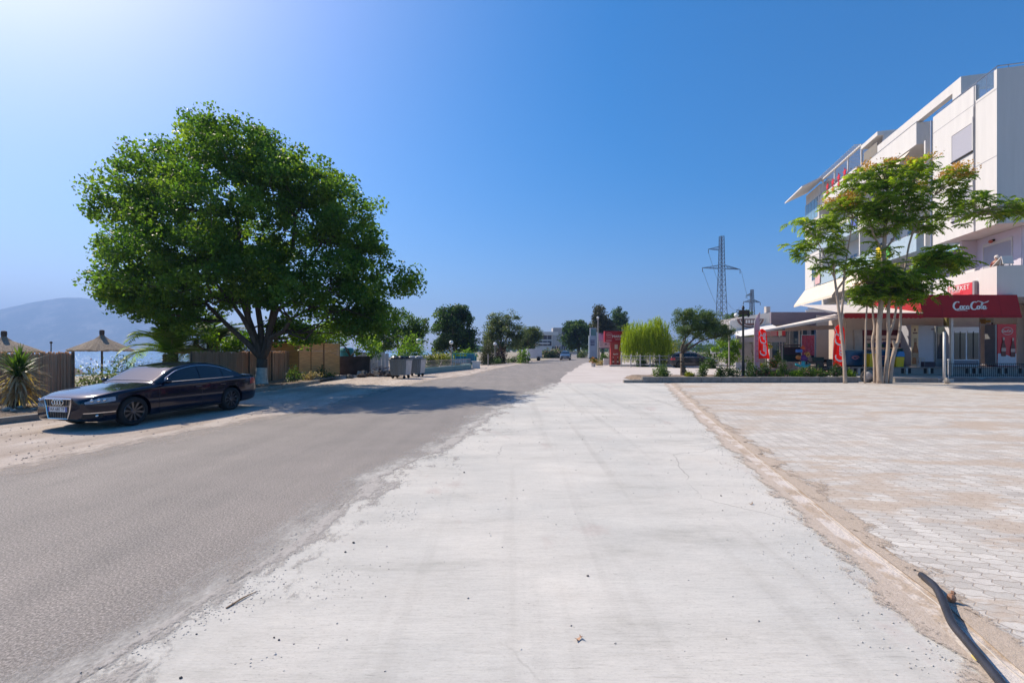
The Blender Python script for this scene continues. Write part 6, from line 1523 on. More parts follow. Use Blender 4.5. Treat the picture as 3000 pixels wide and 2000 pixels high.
ailanthus('thinnest straight sapling standing alone left of the trunk clump', base(2534), [
    [(2534, 1122, Y1, 7, 1), (2535, 1050, Y1, 6), (2536, 980, Y1, 6), (2538, 920, Y1, 5), (2545, 860, Y1, 3)]],
    [PL(2545, 860, 40, 35, Y1, .6)], 130, 1, 6, .5)

# ------------------------------------------------------------ planting bed: olive, shrubs, lamp
OY = 27.3
r_ = tree('olive_tree', 'small olive tree with a crooked gnarled trunk in the planting bed', 'tree', (PX(2000, OY), OY, .15), [PL(2010, 960, 40, 40, OY, .8), PL(2045, 925, 50, 28, OY, .9), PL(2090, 950, 50, 32, OY, .9), PL(2060, 970, 60, 25, OY, 1), PL(2125, 975, 25, 22, OY, .5), PL(2000, 920, 25, 20, OY, .5)], leafmat('bed_olive', (.05, .095, .04), (.13, .19, .08), (.30, .35, .18), .45), mat('olive_bark', (.22, .17, .12), .95, .35, 5, bump=1.0, bscale=14), 230, 120, .30, .085, .036, .12, 1.35, 5, seed=101, twigs=60, lean=.1)
gb_ = MB(); 
for z in range(6): gb_.ball((PX(2000, OY)+.10*math.sin(z*1.3), OY-.05, .25+z*.2), .14-.010*z, 8, (1, 1, .9), .25)
o = gb_.build('trunk', MATS['olive_bark'], r_, world=True, smooth=True)
vari = leafmat('variegated_leaf', (.06, .12, .03), (.16, .23, .08), (.5, .5, .28), .4)
bush('variegated_shrub', 'pale variegated shrub at the left end of the planting bed', 'shrub', (PX(1938, 24.7), 24.7, .15), (.62, .45, .72), vari, 1500, .10, .05, seed=110)
for i, (px, Y, rx, h, mt, fl_, lb) in enumerate((
    (2020, 25.0, .25, .28, lf_yel, None, 'tiny yellowish plant at the foot of the olive trunk'), (2058, 24.8, .32, .75, lf_mid, None, 'upright thin shrub right of the olive trunk'),
    (2110, 24.8, .40, .5, lf_dark, 1, 'dark rose bush left of the black lamp post, leftmost of its row'), (2150, 24.7, .42, .62, lf_dark, 1, 'taller dark rose bush just left of the black lamp post'),
    (2205, 24.7, .42, .55, lf_dark, 1, 'dark rose bush just right of the black lamp post'), (2245, 24.9, .42, .60, lf_dark, 1, 'dark rose bush below the pink feather flag'), (2268, 24.6, .30, .4, lf_mid, 1, 'green rose bush below the left red banner'),
    (2295, 24.7, .25, .75, lf_mid, None, 'narrow spiky green plant before the stone planter'), (2330, 24.5, .40, .35, lf_lime, None, 'low light green cover right of the spiky plant'), (2365, 24.6, .42, .55, lf_mid, 2, 'pink flowering rose bush under the rocker ride'),
    (2400, 24.5, .42, .45, lf_mid, 2, 'low rose bush with pale flowers before the dark table'), (2450, 24.7, .36, .62, lf_dark, 2, 'rose bush at the foot of the right red banner'), (2490, 24.6, .30, .4, lf_lime, None, 'low light green plant beside the forked slender tree'))):
    f_ = None if not fl_ else ((mat('rose_dark', (.20, .02, .03), .7, .2, 8), 26, .06) if fl_ == 1 else (mat('rose_pink', (.65, .35, .30), .7, .15, 8), 24, .07))
    bush('rose_bush' if fl_ else 'bed_plant', lb, 'shrub' if fl_ else 'plant', (PX(px, Y), Y, .17), (rx*1.15, .34, h*1.3), mt, 800, .075, .055, 'plants in the kerbside bed', seed=120+i, flowers=f_)
for i, (px, s) in enumerate(((1972, .07), (2142, .10), (2010, .05), (2340, .08), (2440, .07), (2395, .10), (2080, .06))):
    mb = MB(); x = PX(px, 24.0); mb.ball((x, 24.0, .24), s, 7, (1.5, 1, .7), .3); tag(mb.build('stone', rock), 'small pale stone on the soil just behind the grey kerb', 'stone', 'small stones behind the kerb')
r_ = thing('street_lamp', 'black lamp post with a white globe and floodlights in the planting bed', 'lamp post', (PX(2177, 25.6), 25.6, .15))
blk = mat('lamp_black', (.012, .012, .013), .45, .15, 5); mb = MB(); mb.lathe((0, 0, 0), [(.13, 0), (.13, .1), (.085, .16), (.075, .9), (.06, .95), (.055, 3.85), (.09, 3.9), (.05, 4.0), (.03, 4.05)], 12); mb.build('post', blk, r_)
mb = MB(); mb.tube([(0, 0, 3.6), (-.35, 0, 3.62), (-.36, 0, 3.72)], .022, 6); mb.tube([(0, 0, 3.6), (.27, 0, 3.62), (.28, 0, 3.75)], .022, 6); mb.b2(-.38, .32, -.02, .02, 3.76, 3.80); mb.build('crossbar', blk, r_)
mb = MB(); mb.ball((-.38, 0, 3.50), .13, 12); mb.build('globe', MATS['opal_globe'], r_, smooth=True)
for x, w_ in ((-.17, .20), (.09, .26)): mb = MB(); mb.box((x, -.06, 3.66), (w_, .12, .24), M=Matrix.Rotation(R(20), 3, 'X')); mb.build('floodlight', blk, r_, bevel=.012)
mb = MB(); mb.lathe((.30, 0, 3.4), [(.03, 0), (.06, .06), (.06, .3), (.02, .38)], 8); mb.build('lantern', blk, r_)

# ------------------------------------------------------------ banners
red_b = leafmat('banner_red', (.80, .035, .02), (.82, .04, .02), None, .5, .7); 
def banner(label, c, w0, w1, z0, z1, grp='red script banners', slant=0.0, sc=.3):
    r_ = thing('beach_flag', label, 'flag', c, R(-4), grp); mb = MB(); n = 18; vs = []
    H_ = z1-z0
    for i in range(n+1):
        t = i/n; w_ = w0+(w1-w0)*t; 
        if t > .86: w_ *= math.sqrt(max(.0, 1-((t-.86)/.145)**2))
        for q in range(5):
            s = q/4-.5; vs.append((s*w_+slant*t, .03*math.sin(q*1.5+t*6)-.02, z0+H_*t+(.10*abs(s)*2 if i == 0 else 0)-(.14 if i == 0 else 0)*abs(s)*2))
    mb.add(vs, [(i*5+q, i*5+q+1, (i+1)*5+q+1, (i+1)*5+q) for i in range(n) for q in range(4)])
    o = mb.build('banner_cloth', red_b, r_, fix=False); m_ = o.modifiers.new('s', 'SOLIDIFY'); m_.thickness = .006
    M = frame((slant*.5, -.065, z0+H_*.48), (0, 0, 1), (-1, 0, 0), .0)
    script_mesh(M, sc, 'lettering', MATS['sign_white'], r_, bold=1.2)
    mb = MB(); mb.tube([(-w0*.5-.02, .03, 0), (-w1*.5-.03+slant*.5, .03, z0+H_*.6), (-w1*.3+slant, .03, z1-.1)], .014, 6); mb.build('pole', rail_m, r_)
    mb = MB(); mb.b2(-.2, .2, -.2, .2, 0, .04); mb.build('base', blk, r_)
    return r_
banner('red banner with white script right of the tall pink feather flag', (PX(2238, 26.4), 26.4, .2), .62, .40, 1.02, 2.72, sc=.34, slant=-.12)
banner('red banner with white script standing left of the forked slender tree', (PX(2458, 25.0), 25.0, .2), .64, .50, .62, 2.88, sc=.43)
r_ = thing('feather_flag', 'tall faded pink feather flag right of the black lamp post', 'flag', (PX(2215, 27.2), 27.2, .1)); mb = MB(); n = 26; vs = []; H_ = 3.85
for i in range(n+1):
    t = i/n; w_ = .34-.02*t if t < .78 else .33*math.sqrt(max(0, 1-((t-.78)/.225)**2)) if False else .33*(1-((t-.78)/.23)**2) if t > .78 else .34
    x0 = -.10+(.34*((t-.78)/.22)**2 if t > .78 else 0)
    for q in range(4): vs.append((x0+w_*q/3, .03*math.sin(q*2+t*9), .35+(H_-.35)*t))
mb.add(vs, [(i*4+q, i*4+q+1, (i+1)*4+q+1, (i+1)*4+q) for i in range(n) for q in range(3)])
o = mb.build('flag_cloth', mat('feather_pink', (.62, .36, .40), .8, .28, 1.6, col2=(.48, .42, .55), stretch=(1, 1, .5)), r_, fix=False); m_ = o.modifiers.new('s', 'SOLIDIFY'); m_.thickness = .006
mb = MB(); mb.tube([(-.11, 0, 0), (-.11, 0, 3.0), (-.02, 0, 3.55), (.24, 0, 3.86)], .016, 6); mb.build('pole', stub, r_)
mb = MB()
for k in range(7): mb.b2(.0, .16, -.045, -.04, .9+k*.3, .98+k*.3)
mb.build('print_marks', mat('print_rose', (.7, .25, .3), .7, .1), r_); mb = MB(); mb.b2(-.25, .25, -.25, .25, 0, .04); mb.build('base', blk, r_)

# ------------------------------------------------------------ low cafe building and canopies
CY = 33.0
cafe = thing('cafe_building', 'low cafe with a plain mauve grey fascia left of the shop', 'building', (PX(2258, CY), CY, 0))
cw = PX(2500, CY)-PX(2258, CY); fz0, fz1 = 3.5, 4.45
mauve = mat('mauve_cladding', (.27, .22, .26), .8, .08, 1.5, stretch=(1, 1, 9))
mb = MB()
for k in range(6): mb.b2(0, cw, -.03-.006*(k % 2), .2, fz0+k*(fz1-fz0)/6+.006, fz0+(k+1)*(fz1-fz0)/6)
mb.build('fascia', mauve, cafe)
mb = MB(); mb.b2(0, cw, .2, 8, fz0, fz1-.05); mb.b2(.0, cw, .3, .5, .2, 1.15); mb.b2(-.1, .1, 0, .3, 0, fz0); mb.b2(cw*.47, cw*.5, .1, .3, 0, fz0); mb.b2(cw-.6, cw, .1, .4, 0, fz0); mb.b2(0, cw, 5, 5.2, 0, fz0); mb.build('wall', mat('cafe_wall', (.42, .39, .40), .85, .08, 1.5), cafe)
mb = MB(); mb.b2(.1, cw-.6, .35, .38, 1.15, 3.4); mb.build('window', glass_b, cafe)
mb = MB()
for k in range(9): mb.b2(.1+k*.7, .15+k*.7, .3, .42, 1.15, 3.5)
mb.build('mullion', stub, cafe)
mb = MB()
for k in range(12): x = cw*.56+k*.115; mb.tube([(x, .22, 1.2), (x+.02, .24, 3.3)], .07, 6)
mb.build('blue_curtain', mat('curtain_blue', (.05, .18, .42), .8, .35, 6, stretch=(6, 1, .2), col2=(.3, .4, .55)), cafe)
mb = MB(); mb.b2(cw*.80, cw-.62, .20, .26, 1.1, 3.0); mb.build('red_panel', mat('panel_red', (.35, .01, .012), .6, .1), cafe)
mb = MB(); mb.b2(-.05, .25, .5, .8, fz1, fz1+.45); mb.build('chimney', stub, cafe)
# white gabled sign/tent on the left of the cafe
g0 = thing('gabled_canopy', 'white pointed canopy with a round brown emblem left of the cafe', 'canopy', (PX(2138, 31), 31, 0))
wv = mat('tent_white', (.74, .72, .70), .8, .06, 1.2); s_ = 31/F
gw = PX(2258, 31)-PX(2138, 31); zt = lambda py: HC-(py-HY)*s_
mb = MB(); mb.prism([(0, 0, zt(978)), (0, 0, zt(940)), (gw*.42, 0, zt(926)), (gw*.98, 0, zt(915)), (gw*.98, 0, zt(952)), (gw*.55, 0, zt(962))], (0, .08, 0))
mb.prism([(-.55, -2.6, zt(990)+.02), (gw*.8, -2.6, zt(975)), (gw, 0, zt(950)), (-.05, 0, zt(974))], (0, 0, .03)); mb.build('white_fabric', wv, g0)
mb = MB(); c_ = (gw*.50, -.02, zt(938)); pts = [(c_[0]+.92*math.cos(a), c_[1], c_[2]+.1-.62*math.sin(a)) for a in [math.pi*k/14 for k in range(15)]]; mb.prism([Vector(p) for p in pts], (0, .015, 0)); mb.build('emblem', mat('emblem_brown', (.22, .13, .12), .7, .15), g0)
mb = MB(); mb.tube([(c_[0]+1.08*math.cos(a), -.03, c_[2]+.1-.75*math.sin(a)) for a in [math.pi*k/14 for k in range(15)]], .03, 5); mb.tube([(c_[0]+.72*math.cos(a), -.045, c_[2]+.05-.45*math.sin(a)) for a in [math.pi*k/10 for k in range(11)]], .025, 5)
for k in range(4): mb.b2(c_[0]-.34+k*.18, c_[0]-.22+k*.18, -.05, -.035, c_[2]-.2, c_[2]+.02)
mb.build('emblem_ring', wv, g0)
mb = MB(); mb.b2(-.5, gw*.8, -2.62, -2.6, zt(1004), zt(990)); mb.build('valance', mat('valance_grey', (.45, .42, .42), .8, .1), g0)
mb = MB()
for x in (-.4, gw*.75): mb.tube([(x, -2.5, 0), (x, -2.5, zt(988))], .035, 6)
mb.tube([(.0, .1, 0), (.0, .1, zt(945))], .05, 6); mb.tube([(gw*.9, .1, 0), (gw*.9, .1, zt(925))], .05, 6); mb.build('pole', MATS['post_grey'], g0)
# long cream side awning with red and white valance
a0 = thing('terrace_awning', 'long cream awning with a red and white valance over the cafe terrace', 'awning', (0, 0, 0))
AZ = 27.8; p = [P(2219, 970, AZ), P(2470, 924, 26.2), P(2470, 915, 31.0), P(2250, 962, 31.5)]
mb = MB(); mb.add([tuple(q) for q in p]+[tuple(q+Vector((0, 0, -.03))) for q in p], [(0, 1, 2, 3), (7, 6, 5, 4), (0, 4, 5, 1), (1, 5, 6, 2), (2, 6, 7, 3), (3, 7, 4, 0)])
a_, b_ = p[0], p[1]; mb.add([a_, b_, b_+Vector((0, -.02, -.16)), a_+Vector((0, -.02, -.10))], [(0, 1, 2, 3)]); mb.build('cream_fabric', MATS['awning_cream'], a0)
q0, q1 = P(2300, 958, 30.5), P(2445, 952, 30.0)
mb = MB(); mb.add([q0, q1, q1+Vector((0, 0, -.28)), q0+Vector((0, 0, -.28))], [(0, 1, 2, 3)]); mb.build('inner_fabric', mat('inner_pink', (.50, .42, .40), .85, .08), a0)
cols = [('valance_pink', (.70, .30, .28)), ('valance_cream', (.75, .68, .5)), ('valance_red', (.62, .05, .06))]; A2 = P(2221, 985, AZ-.02); B2 = P(2301, 982, AZ-.1)
segs = [(0, .12, 0), (.12, .22, 2), (.22, .44, 0), (.46, .68, 0), (.68, .74, 2), (.74, .87, 1), (.87, 1, 2)]
for ci in range(3):
    mb = MB()
    for t0, t1, c_ in segs:
        if c_ == ci:
            u, v_ = A2.lerp(B2, t0), A2.lerp(B2, t1); mb.add([u+Vector((0, 0, .28)), v_+Vector((0, 0, .30)), v_+Vector((0, 0, -.02)), u+Vector((0, 0, -.02)), u+Vector((0, .02, .28)), v_+Vector((0, .02, .30)), v_+Vector((0, .02, -.02)), u+Vector((0, .02, -.02))], [(3, 2, 1, 0), (4, 5, 6, 7), (0, 1, 5, 4), (1, 2, 6, 5), (2, 3, 7, 6), (3, 0, 4, 7)])
    mb.build('valance', mat(cols[ci][0], cols[ci][1], .8, .06), a0)
mb = MB(); mb.bar(A2+Vector((0, .02, .3)), B2+Vector((0, .02, .3)), .04, .04)
for px, Y, py in ((2224, 27.9, 972), (2350, 29.5, 962), (2342, 30.5, 965), (2452, 27.4, 935)): q = P(px, py, Y); mb.tube([(q.x, q.y, 0), q], .035, 6)
mb.build('post', stub, a0)
# terrace planter wall of reddish stones
r_ = thing('stone_planter', 'low reddish stone planter wall in front of the cafe terrace', 'wall', (PX(2215, 27.9), 27.9, 0)); pw_ = PX(2440, 27.9)-PX(2215, 27.9)
mb = MB(); 
for j in range(3):
    x = -.1*(j % 2)
    while x < pw_:
        w_ = rnd.uniform(.16, .34); 
        if not (j == 2 and x < .0): mb.box((x+w_/2, rnd.uniform(-.01, .01), .09+j*.15), (w_-.015, .3, .14), rz=rnd.uniform(-.02, .02))
        x += w_
mb.build('stonework', mat('red_stone', (.36, .20, .15), .9, .35, 2.5, col2=(.14, .09, .08)), r_, bevel=.012)
mb = MB(); mb.box((pw_/2, 0, .56), (pw_+.1, .42, .06)); mb.build('coping', mat('coping_stone', (.5, .40, .34), .85, .12, 2), r_)
lf_fl = lf_mid
for i, (px, h, rx, mt, lb) in enumerate(((2260, .75, .5, lf_mid, 'orange dotted plant in the stone planter beside the red banner'), (2278, .6, .4, lf_lime, 'light plant in the stone planter left of the rocks'), (2222, .35, .35, lf_lime, 'small grassy plant at the left end of the stone planter'))):
    bush('planter_plant', lb, 'plant', (PX(px, 28.2), 28.2, .55), (rx, .3, h), mt, 520, .08, .05, 'plants in the stone planter', seed=150+i, flowers=(mat('orange_bloom', (.7, .2, .04), .8, .1, 6), 24, .07))
for i, (px, s, lb) in enumerate(((2292, .26, 'peach coloured rock on the planter left of the rocker ride'), (2309, .22, 'smaller peach rock touching the larger one'))):
    mb = MB(); mb.ball((PX(px, 27.8), 27.8, .72), s, 8, (1.3, .8, 1), .22); tag(mb.build('boulder', mat('peach_rock', (.58, .36, .26), .9, .2, 3)), lb, 'rock')
# dark swing seat frame + rocker ride + table
r_ = thing('garden_swing', 'dark green metal garden swing under the cream awning', 'swing', (PX(2330, 29.3), 29.3, .1)); dg_ = mat('dark_green_metal', (.015, .05, .045), .5, .1)
mb = MB()
for x in (-.75, .75): mb.bar((x-.25, -.3, 0), (x, 0, 1.9), .05); mb.bar((x+.2, .4, 0), (x, 0, 1.9), .05)
mb.bar((-.8, 0, 1.9), (.8, 0, 1.9), .05); mb.build('frame', dg_, r_); mb = MB(); mb.b2(-.7, .7, -.25, .25, .85, .93); mb.b2(-.7, .7, .2, .26, .93, 1.3); mb.build('bench_seat', dg_, r_)
mb = MB(); mb.box((0, 0, 1.93), (1.7, 1.1, .04)); mb.box((0, .3, 1.5), (1.5, .04, .6)); mb.build('roof', mat('swing_roof', (.12, .09, .12), .8, .1), r_)
r_ = thing('rocker_ride', 'colourful children rocker ride on a turquoise boat shaped base', 'ride', (PX(2352, 27.2), 27.2, .60)); tq = mat('turquoise_gloss', (.04, .45, .50), .3, .05)
mb = MB(); vs = []; n = 14
for i in range(n+1):
    t = i/n*2-1; x = t*.42; zb = .05+.14*t*t; w_ = .20*(1-.75*t*t)+.02
    vs += [(x, -w_, zb), (x, w_, zb), (x, w_*1.1, zb+.13), (x, -w_*1.1, zb+.13)]
mb.add(vs, [(i*4+a, i*4+(a+1) % 4, (i+1)*4+(a+1) % 4, (i+1)*4+a) for i in range(n) for a in range(4)]+[(3, 2, 1, 0), (n*4, n*4+1, n*4+2, n*4+3)]); mb.build('boat_base', tq, r_, smooth=True)
mb = MB(); mb.lathe((.02, 0, .14), [(.13, 0), (.10, .2), (.12, .3)], 10); mb.build('pedestal', tq, r_)
mb = MB(); mb.ball((.05, 0, .60), .22, 12, (1.1, .8, 1)); mb.build('seat_shell', mat('ride_purple', (.12, .03, .20), .4, .1, 3), r_, smooth=True)
mb = MB(); mb.ball((-.26, 0, .66), .14, 10, (1.2, .8, 1)); mb.ball((.25, 0, .88), .15, 10, (1.2, .8, .8)); mb.build('orange_side', mat('ride_orange', (.60, .20, .04), .4, .15, 4), r_, smooth=True)
mb = MB(); mb.b2(-.38, -.08, -.12, .12, .95, 1.14); mb.build('blue_panel', mat('ride_blue', (.02, .16, .50), .4, .08), r_, bevel=.03)
mb = MB(); mb.lathe((0, 0, 1.14), [(.10, 0), (.13, .1), (.0, .26)], 10); mb.build('red_cap', mat('ride_red', (.70, .10, .03), .4, .05), r_)
mb = MB(); mb.tube([(.1, -.15, .8), (.2, -.2, .95), (.32, -.15, .8), (.2, -.1, .66), (.1, -.15, .8)], .03, 6); mb.build('yellow_ring', mat('ride_yellow', (.7, .45, .1), .4, .05), r_)
r_ = thing('hanging_cloth', 'dark red patterned cloth hung under the cream awning behind the rocker ride', 'cloth', (PX(2367, 28.6), 28.6, 0)); mb = MB(); n = 10; vs = []
for i in range(n+1):
    for q in range(7): vs.append((-.38+.76*i/n, .04*math.sin(i*1.7), 2.62-q*.21))
mb.add(vs, [(i*7+q, i*7+q+1, (i+1)*7+q+1, (i+1)*7+q) for i in range(n) for q in range(6)]); o = mb.build('cloth', mat('cloth_crimson', (.42, .01, .03), .85, .3, 9, col2=(.5, .16, .25)), r_, fix=False); m_ = o.modifiers.new('s', 'SOLIDIFY'); m_.thickness = .01
mb = MB(); mb.bar((-.45, 0, 2.65), (.45, 0, 2.65), .03); mb.bar((-.42, 0, 2.65), (-.42, .0, .1), .03); mb.bar((.42, 0, 2.65), (.42, .0, .1), .03); mb.build('rail', rail_m, r_)
r_ = thing('dark_table', 'black table set with clutter between the rocker ride and the right banner', 'table', (PX(2410, 28.2), 28.2, .1)); mb = MB(); mb.b2(-.65, .65, -.35, .35, .82, .88); mb.build('tabletop', blk, r_)
for x in (-.6, .6):
    for y in (-.3, .3): mb = MB(); mb.b2(x-.025, x+.025, y-.025, y+.025, 0, .82); mb.build('leg', blk, r_)
mb = MB(); mb.b2(-.6, .6, -.3, .3, .35, .39); mb.build('shelf', blk, r_)
for i, (x, z, w_, h_, c_, lb) in enumerate(((-.3, .88, .5, .28, (.02, .06, .05), 'dark green box on the black table'), (.35, .88, .4, .16, (.04, .04, .05), 'flat black case on the right of the black table'), (-.2, .39, .3, .34, (.03, .03, .035), 'black bag on the shelf of the black table'), (.25, .39, .35, .2, (.45, .42, .38), 'pale box on the shelf of the black table'))):
    mb = MB(); X = PX(2410, 28.2)+x; mb.b2(X-w_/2, X+w_/2, 28.0, 28.35, z+.1, z+.1+h_); tag(mb.build('storage_box', mat('box_%d' % i, c_, .6, .15, 5), bevel=.015), lb, 'box')
for i, px in enumerate((2395, 2425)):
    r_ = thing('terrace_chair', ('dark chair in front of the left half of the black table', 'dark chair in front of the right half of the black table')[i], 'chair', (PX(px, 27.3), 27.3, .22), 0, 'dark terrace chairs')
    mb = MB(); mb.b2(-.2, .2, -.2, .2, .42, .46); mb.build('seat', blk, r_); mb = MB(); mb.b2(-.2, .2, -.2, -.17, .5, .85); mb.build('backrest', blk, r_)
    for x in (-.17, .17):
        for y in (-.18, .17): mb = MB(); mb.b2(x-.015, x+.015, y-.015, y+.015, 0, .42 if y > 0 else .85); mb.build('leg', blk, r_)
# shrubs and plants round the cafe
tree('garden_tree', 'broad leafy bush tree left of the black lamp post behind the bed', 'tree', (PX(2130, 36), 36, 0), [PL(2125, 1020, 30, 32, 36, .9), PL(2140, 1045, 25, 18, 36, .8), PL(2150, 1010, 20, 20, 36, .6)], lf_lime, B, 45, 90, .35, .13, .09, .07, .5, 4, seed=160, twigs=20)
tree('garden_tree', 'dark round tree crown behind the pointed white canopy', 'tree', (PX(2165, 40), 40, 0), [PL(2165, 930, 30, 22, 40, .9), PL(2150, 945, 18, 14, 40, .7)], lf_dark, B, 40, 90, .4, .14, .10, .1, 2.4, 3, seed=161, twigs=16)
tree('garden_tree', 'small yellow green tree seen under the cream awning left of the cafe window', 'tree', (PX(2205, 32), 32, 0), [PL(2200, 990, 22, 18, 32, .5), PL(2240, 1000, 14, 26, 32, .5)], lf_yel, B, 30, 80, .3, .11, .08, .05, .9, 3, seed=162, twigs=10)
bush('cafe_shrub', 'dark green shrub behind the lamp post next to the pink flag', 'shrub', (PX(2195, 31), 31, 0), (.7, .5, 1.25), lf_dark, 1200, .1, .06, seed=163)
bush('cafe_shrub', 'green creeper plant before the cafe window', 'shrub', (PX(2285, 31.8), 31.8, .6), (.5, .4, 1.3), lf_mid, 900, .1, .06, seed=164)
for i, (px, lb) in enumerate(((2170, 'white plastic chair right behind the black lamp post'), (2186, 'white plastic chair beside the one behind the lamp post, nearer the flag'))):
    r_ = thing('plastic_chair', lb, 'chair', (PX(px, 29.2), 29.2, 0), R(20*i), 'white plastic chairs'); pc_ = mat('plastic_pale', (.45, .46, .50), .5, .06)
    mb = MB(); mb.b2(-.22, .22, -.22, .22, .42, .46); mb.build('seat', pc_, r_); mb = MB(); mb.b2(-.22, .22, .19, .22, .46, .9); mb.build('backrest', pc_, r_)
    for x in (-.19, .19):
        for y in (-.19, .19): mb = MB(); mb.b2(x-.02, x+.02, y-.02, y+.02, 0, .42); mb.build('leg', pc_, r_)

# ------------------------------------------------------------ market totem, boards, willow
TY = 50.0; s_ = TY/F
r_ = thing('market_totem', 'large red T shaped market totem sign at the forecourt edge', 'sign', (PX(1803, TY), TY, 0))
def tz(py): return HC-(py-HY)*s_
def tx(px): return (px-1803)*s_
tr_ = mat('totem_red', (.36, .0, .012), .5, .06, 1)
mb = MB(); mb.b2(tx(1788), tx(1817), -.25, .25, 0, tz(1002)); mb.build('column', mat('totem_red_print', (.42, .02, .03), .5, .16, 2.2, col2=(.30, .05, .03)), r_); mb = MB(); mb.b2(tx(1770), tx(1832), -.3, .3, tz(1002), tz(970)); mb.build('head_board', tr_, r_)
text_part('MARKET', 'lettering', MATS['sign_white'], r_, frame((tx(1812), -.305, tz(986)), (1, 0, 0), (0, 0, 1)), .40, .006, xs=1.0)
mb = MB(); mb.b2(tx(1801), tx(1820), -.31, -.302, tz(995.5), tz(993)); mb.b2(tx(1774), tx(1790), -.31, -.302, tz(999), tz(996)); mb.b2(tx(1774), tx(1791), -.31, -.302, tz(991.5), tz(990.5)); mb.tube([(tx(1783)+.30*math.cos(a*.5236), -.31, tz(981)+.22*math.sin(a*.5236)) for a in range(13)], .025, 5); mb.b2(tx(1778), tx(1788), -.31, -.302, tz(982.5), tz(980)); mb.build('printed_lines', mat('print_pink', (.6, .28, .28), .6, .06), r_)
mb = MB(); mb.b2(tx(1799), tx(1808), -.262, -.252, tz(1022), tz(1009)); mb.build('printed_figure', lbl, r_)
script_mesh(frame((tx(1802), -.255, tz(1037)), (1, 0, 0), (0, 0, 1)), .13, 'lettering', MATS['sign_white'], r_, bold=1.6)
for px in (1795, 1808): bottle(tx(px), .15, .9, cola, lbl, r_, -.27)
mb = MB(); mb.b2(tx(1783), tx(1822), -.45, .45, 0, .06); mb.build('plinth', stub, r_)
r_ = thing('notice_board', 'white and pink notice boards on posts left of the red totem', 'sign', (PX(1770, 51.5), 51.5, 0)); q = 51.5/F
def nx_(px): return (px-1770)*q
def nz(py): return HC-(py-HY)*q
mb = MB(); mb.b2(nx_(1755), nx_(1786), 0, .06, nz(1018), nz(998)); mb.build('board', mat('board_white', (.60, .52, .52), .6, .12, 3), r_); mb = MB(); mb.b2(nx_(1754), nx_(1770), -.02, .05, nz(997.5), nz(976)); mb.build('board', mat('board_pink', (.58, .36, .52), .6, .2, 2), r_)
mb = MB(); mb.b2(nx_(1754), nx_(1786), -.02, .07, nz(1021), nz(1018.3)); mb.b2(nx_(1760), nx_(1767), -.025, -.021, nz(980), nz(977)); mb.b2(nx_(1772), nx_(1778), -.01, -.001, nz(1010), nz(1006)); 
for k in range(4): mb.b2(nx_(1757), nx_(1768-k), -.01, -.001, nz(1003+k*3.2), nz(1002.2+k*3.2)); 
mb.build('print_marks', mat('print_grey', (.16, .14, .18), .6, .1), r_)
mb = MB()
for px in (1757, 1785): mb.b2(nx_(px)-.05, nx_(px)+.05, .06, .14, 0, nz(998))
mb.build('post', MATS['post_grey'], r_)
r_ = thing('price_pylon', 'slim blue and white fuel price pylon beside the far road', 'sign', (PX(1736, 88), 88, 0)); q = 88/F
mb = MB(); mb.b2(-.62, .62, -.3, .3, .3, 4.3); mb.b2(-.5, .7, -.28, .28, 4.3, 6.0); mb.build('panel', mat('pylon_blue_grey', (.34, .38, .48), .5, .1, 1), r_)
mb = MB(); 
for k in range(4): mb.b2(-.45, .35, -.32, -.301, 2.6+k*.3, 2.78+k*.3)
mb.build('price_rows', mat('navy_rows', (.02, .03, .12), .5, .1), r_); mb = MB(); mb.b2(-.4, .6, -.30, -.281, 4.5, 5.8); mb.build('logo_panel', mat('logo_teal', (.10, .22, .24), .5, .2, 3), r_); mb = MB(); mb.b2(-.72, -.63, -.3, .3, .2, 4.5); mb.b2(.71, 1.15, -.25, .25, 0, 5.2); mb.build('side_column', mat('pylon_edge', (.42, .5, .58), .5, .08), r_); mb = MB(); mb.b2(-.7, 1.2, -.35, .35, 0, .3); mb.build('plinth', MATS['far_dark'], r_)
r_ = thing('street_light', 'tall pale street light pole left of the notice boards', 'lamp post', (PX(1752, 55), 55, 0)); mb = MB(); mb.tube([(0, 0, 0), (0, 0, 2.5), (0, 0, 5.5)], [.12, .09, .06], 8); mb.build('pole', MATS['post_grey'], r_); mb = MB(); mb.ball((-.02, 0, 5.62), .16, 10); mb.build('globe', MATS['opal_globe'], r_)
for i, (px, Y, fm, lb) in enumerate(((1738, 46.5, lf_yel, 'pale round flower pot with orange plants near the road edge'),)):
    bush('potted_plant', lb, 'potted plant', (PX(px, Y), Y, .42), (.42, .4, .5), fm, 420, .12, .07, seed=170, flowers=(mat('orange_bloom2', (.6, .22, .05), .8, .1, 6), 60, .12)); rt = [o_ for o_ in bpy.data.objects if o_.name.startswith('potted_plant')][-1]; mb = MB(); mb.lathe((0, 0, -.42), [(.20, 0), (.27, .4), (.30, .42), (.24, .42)], 12); mb.build('pot', stub, rt)
bush('low_shrub', 'dry brownish low shrub behind the flower pot', 'shrub', (PX(1756, 50), 50, 0), (.55, .4, .7), lf_dry, 500, .12, .07, seed=171); bush('low_shrub', 'green shrub under the notice boards', 'shrub', (PX(1772, 53), 53, 0), (1.0, .6, 1.5), lf_mid, 1200, .16, .1, seed=172)
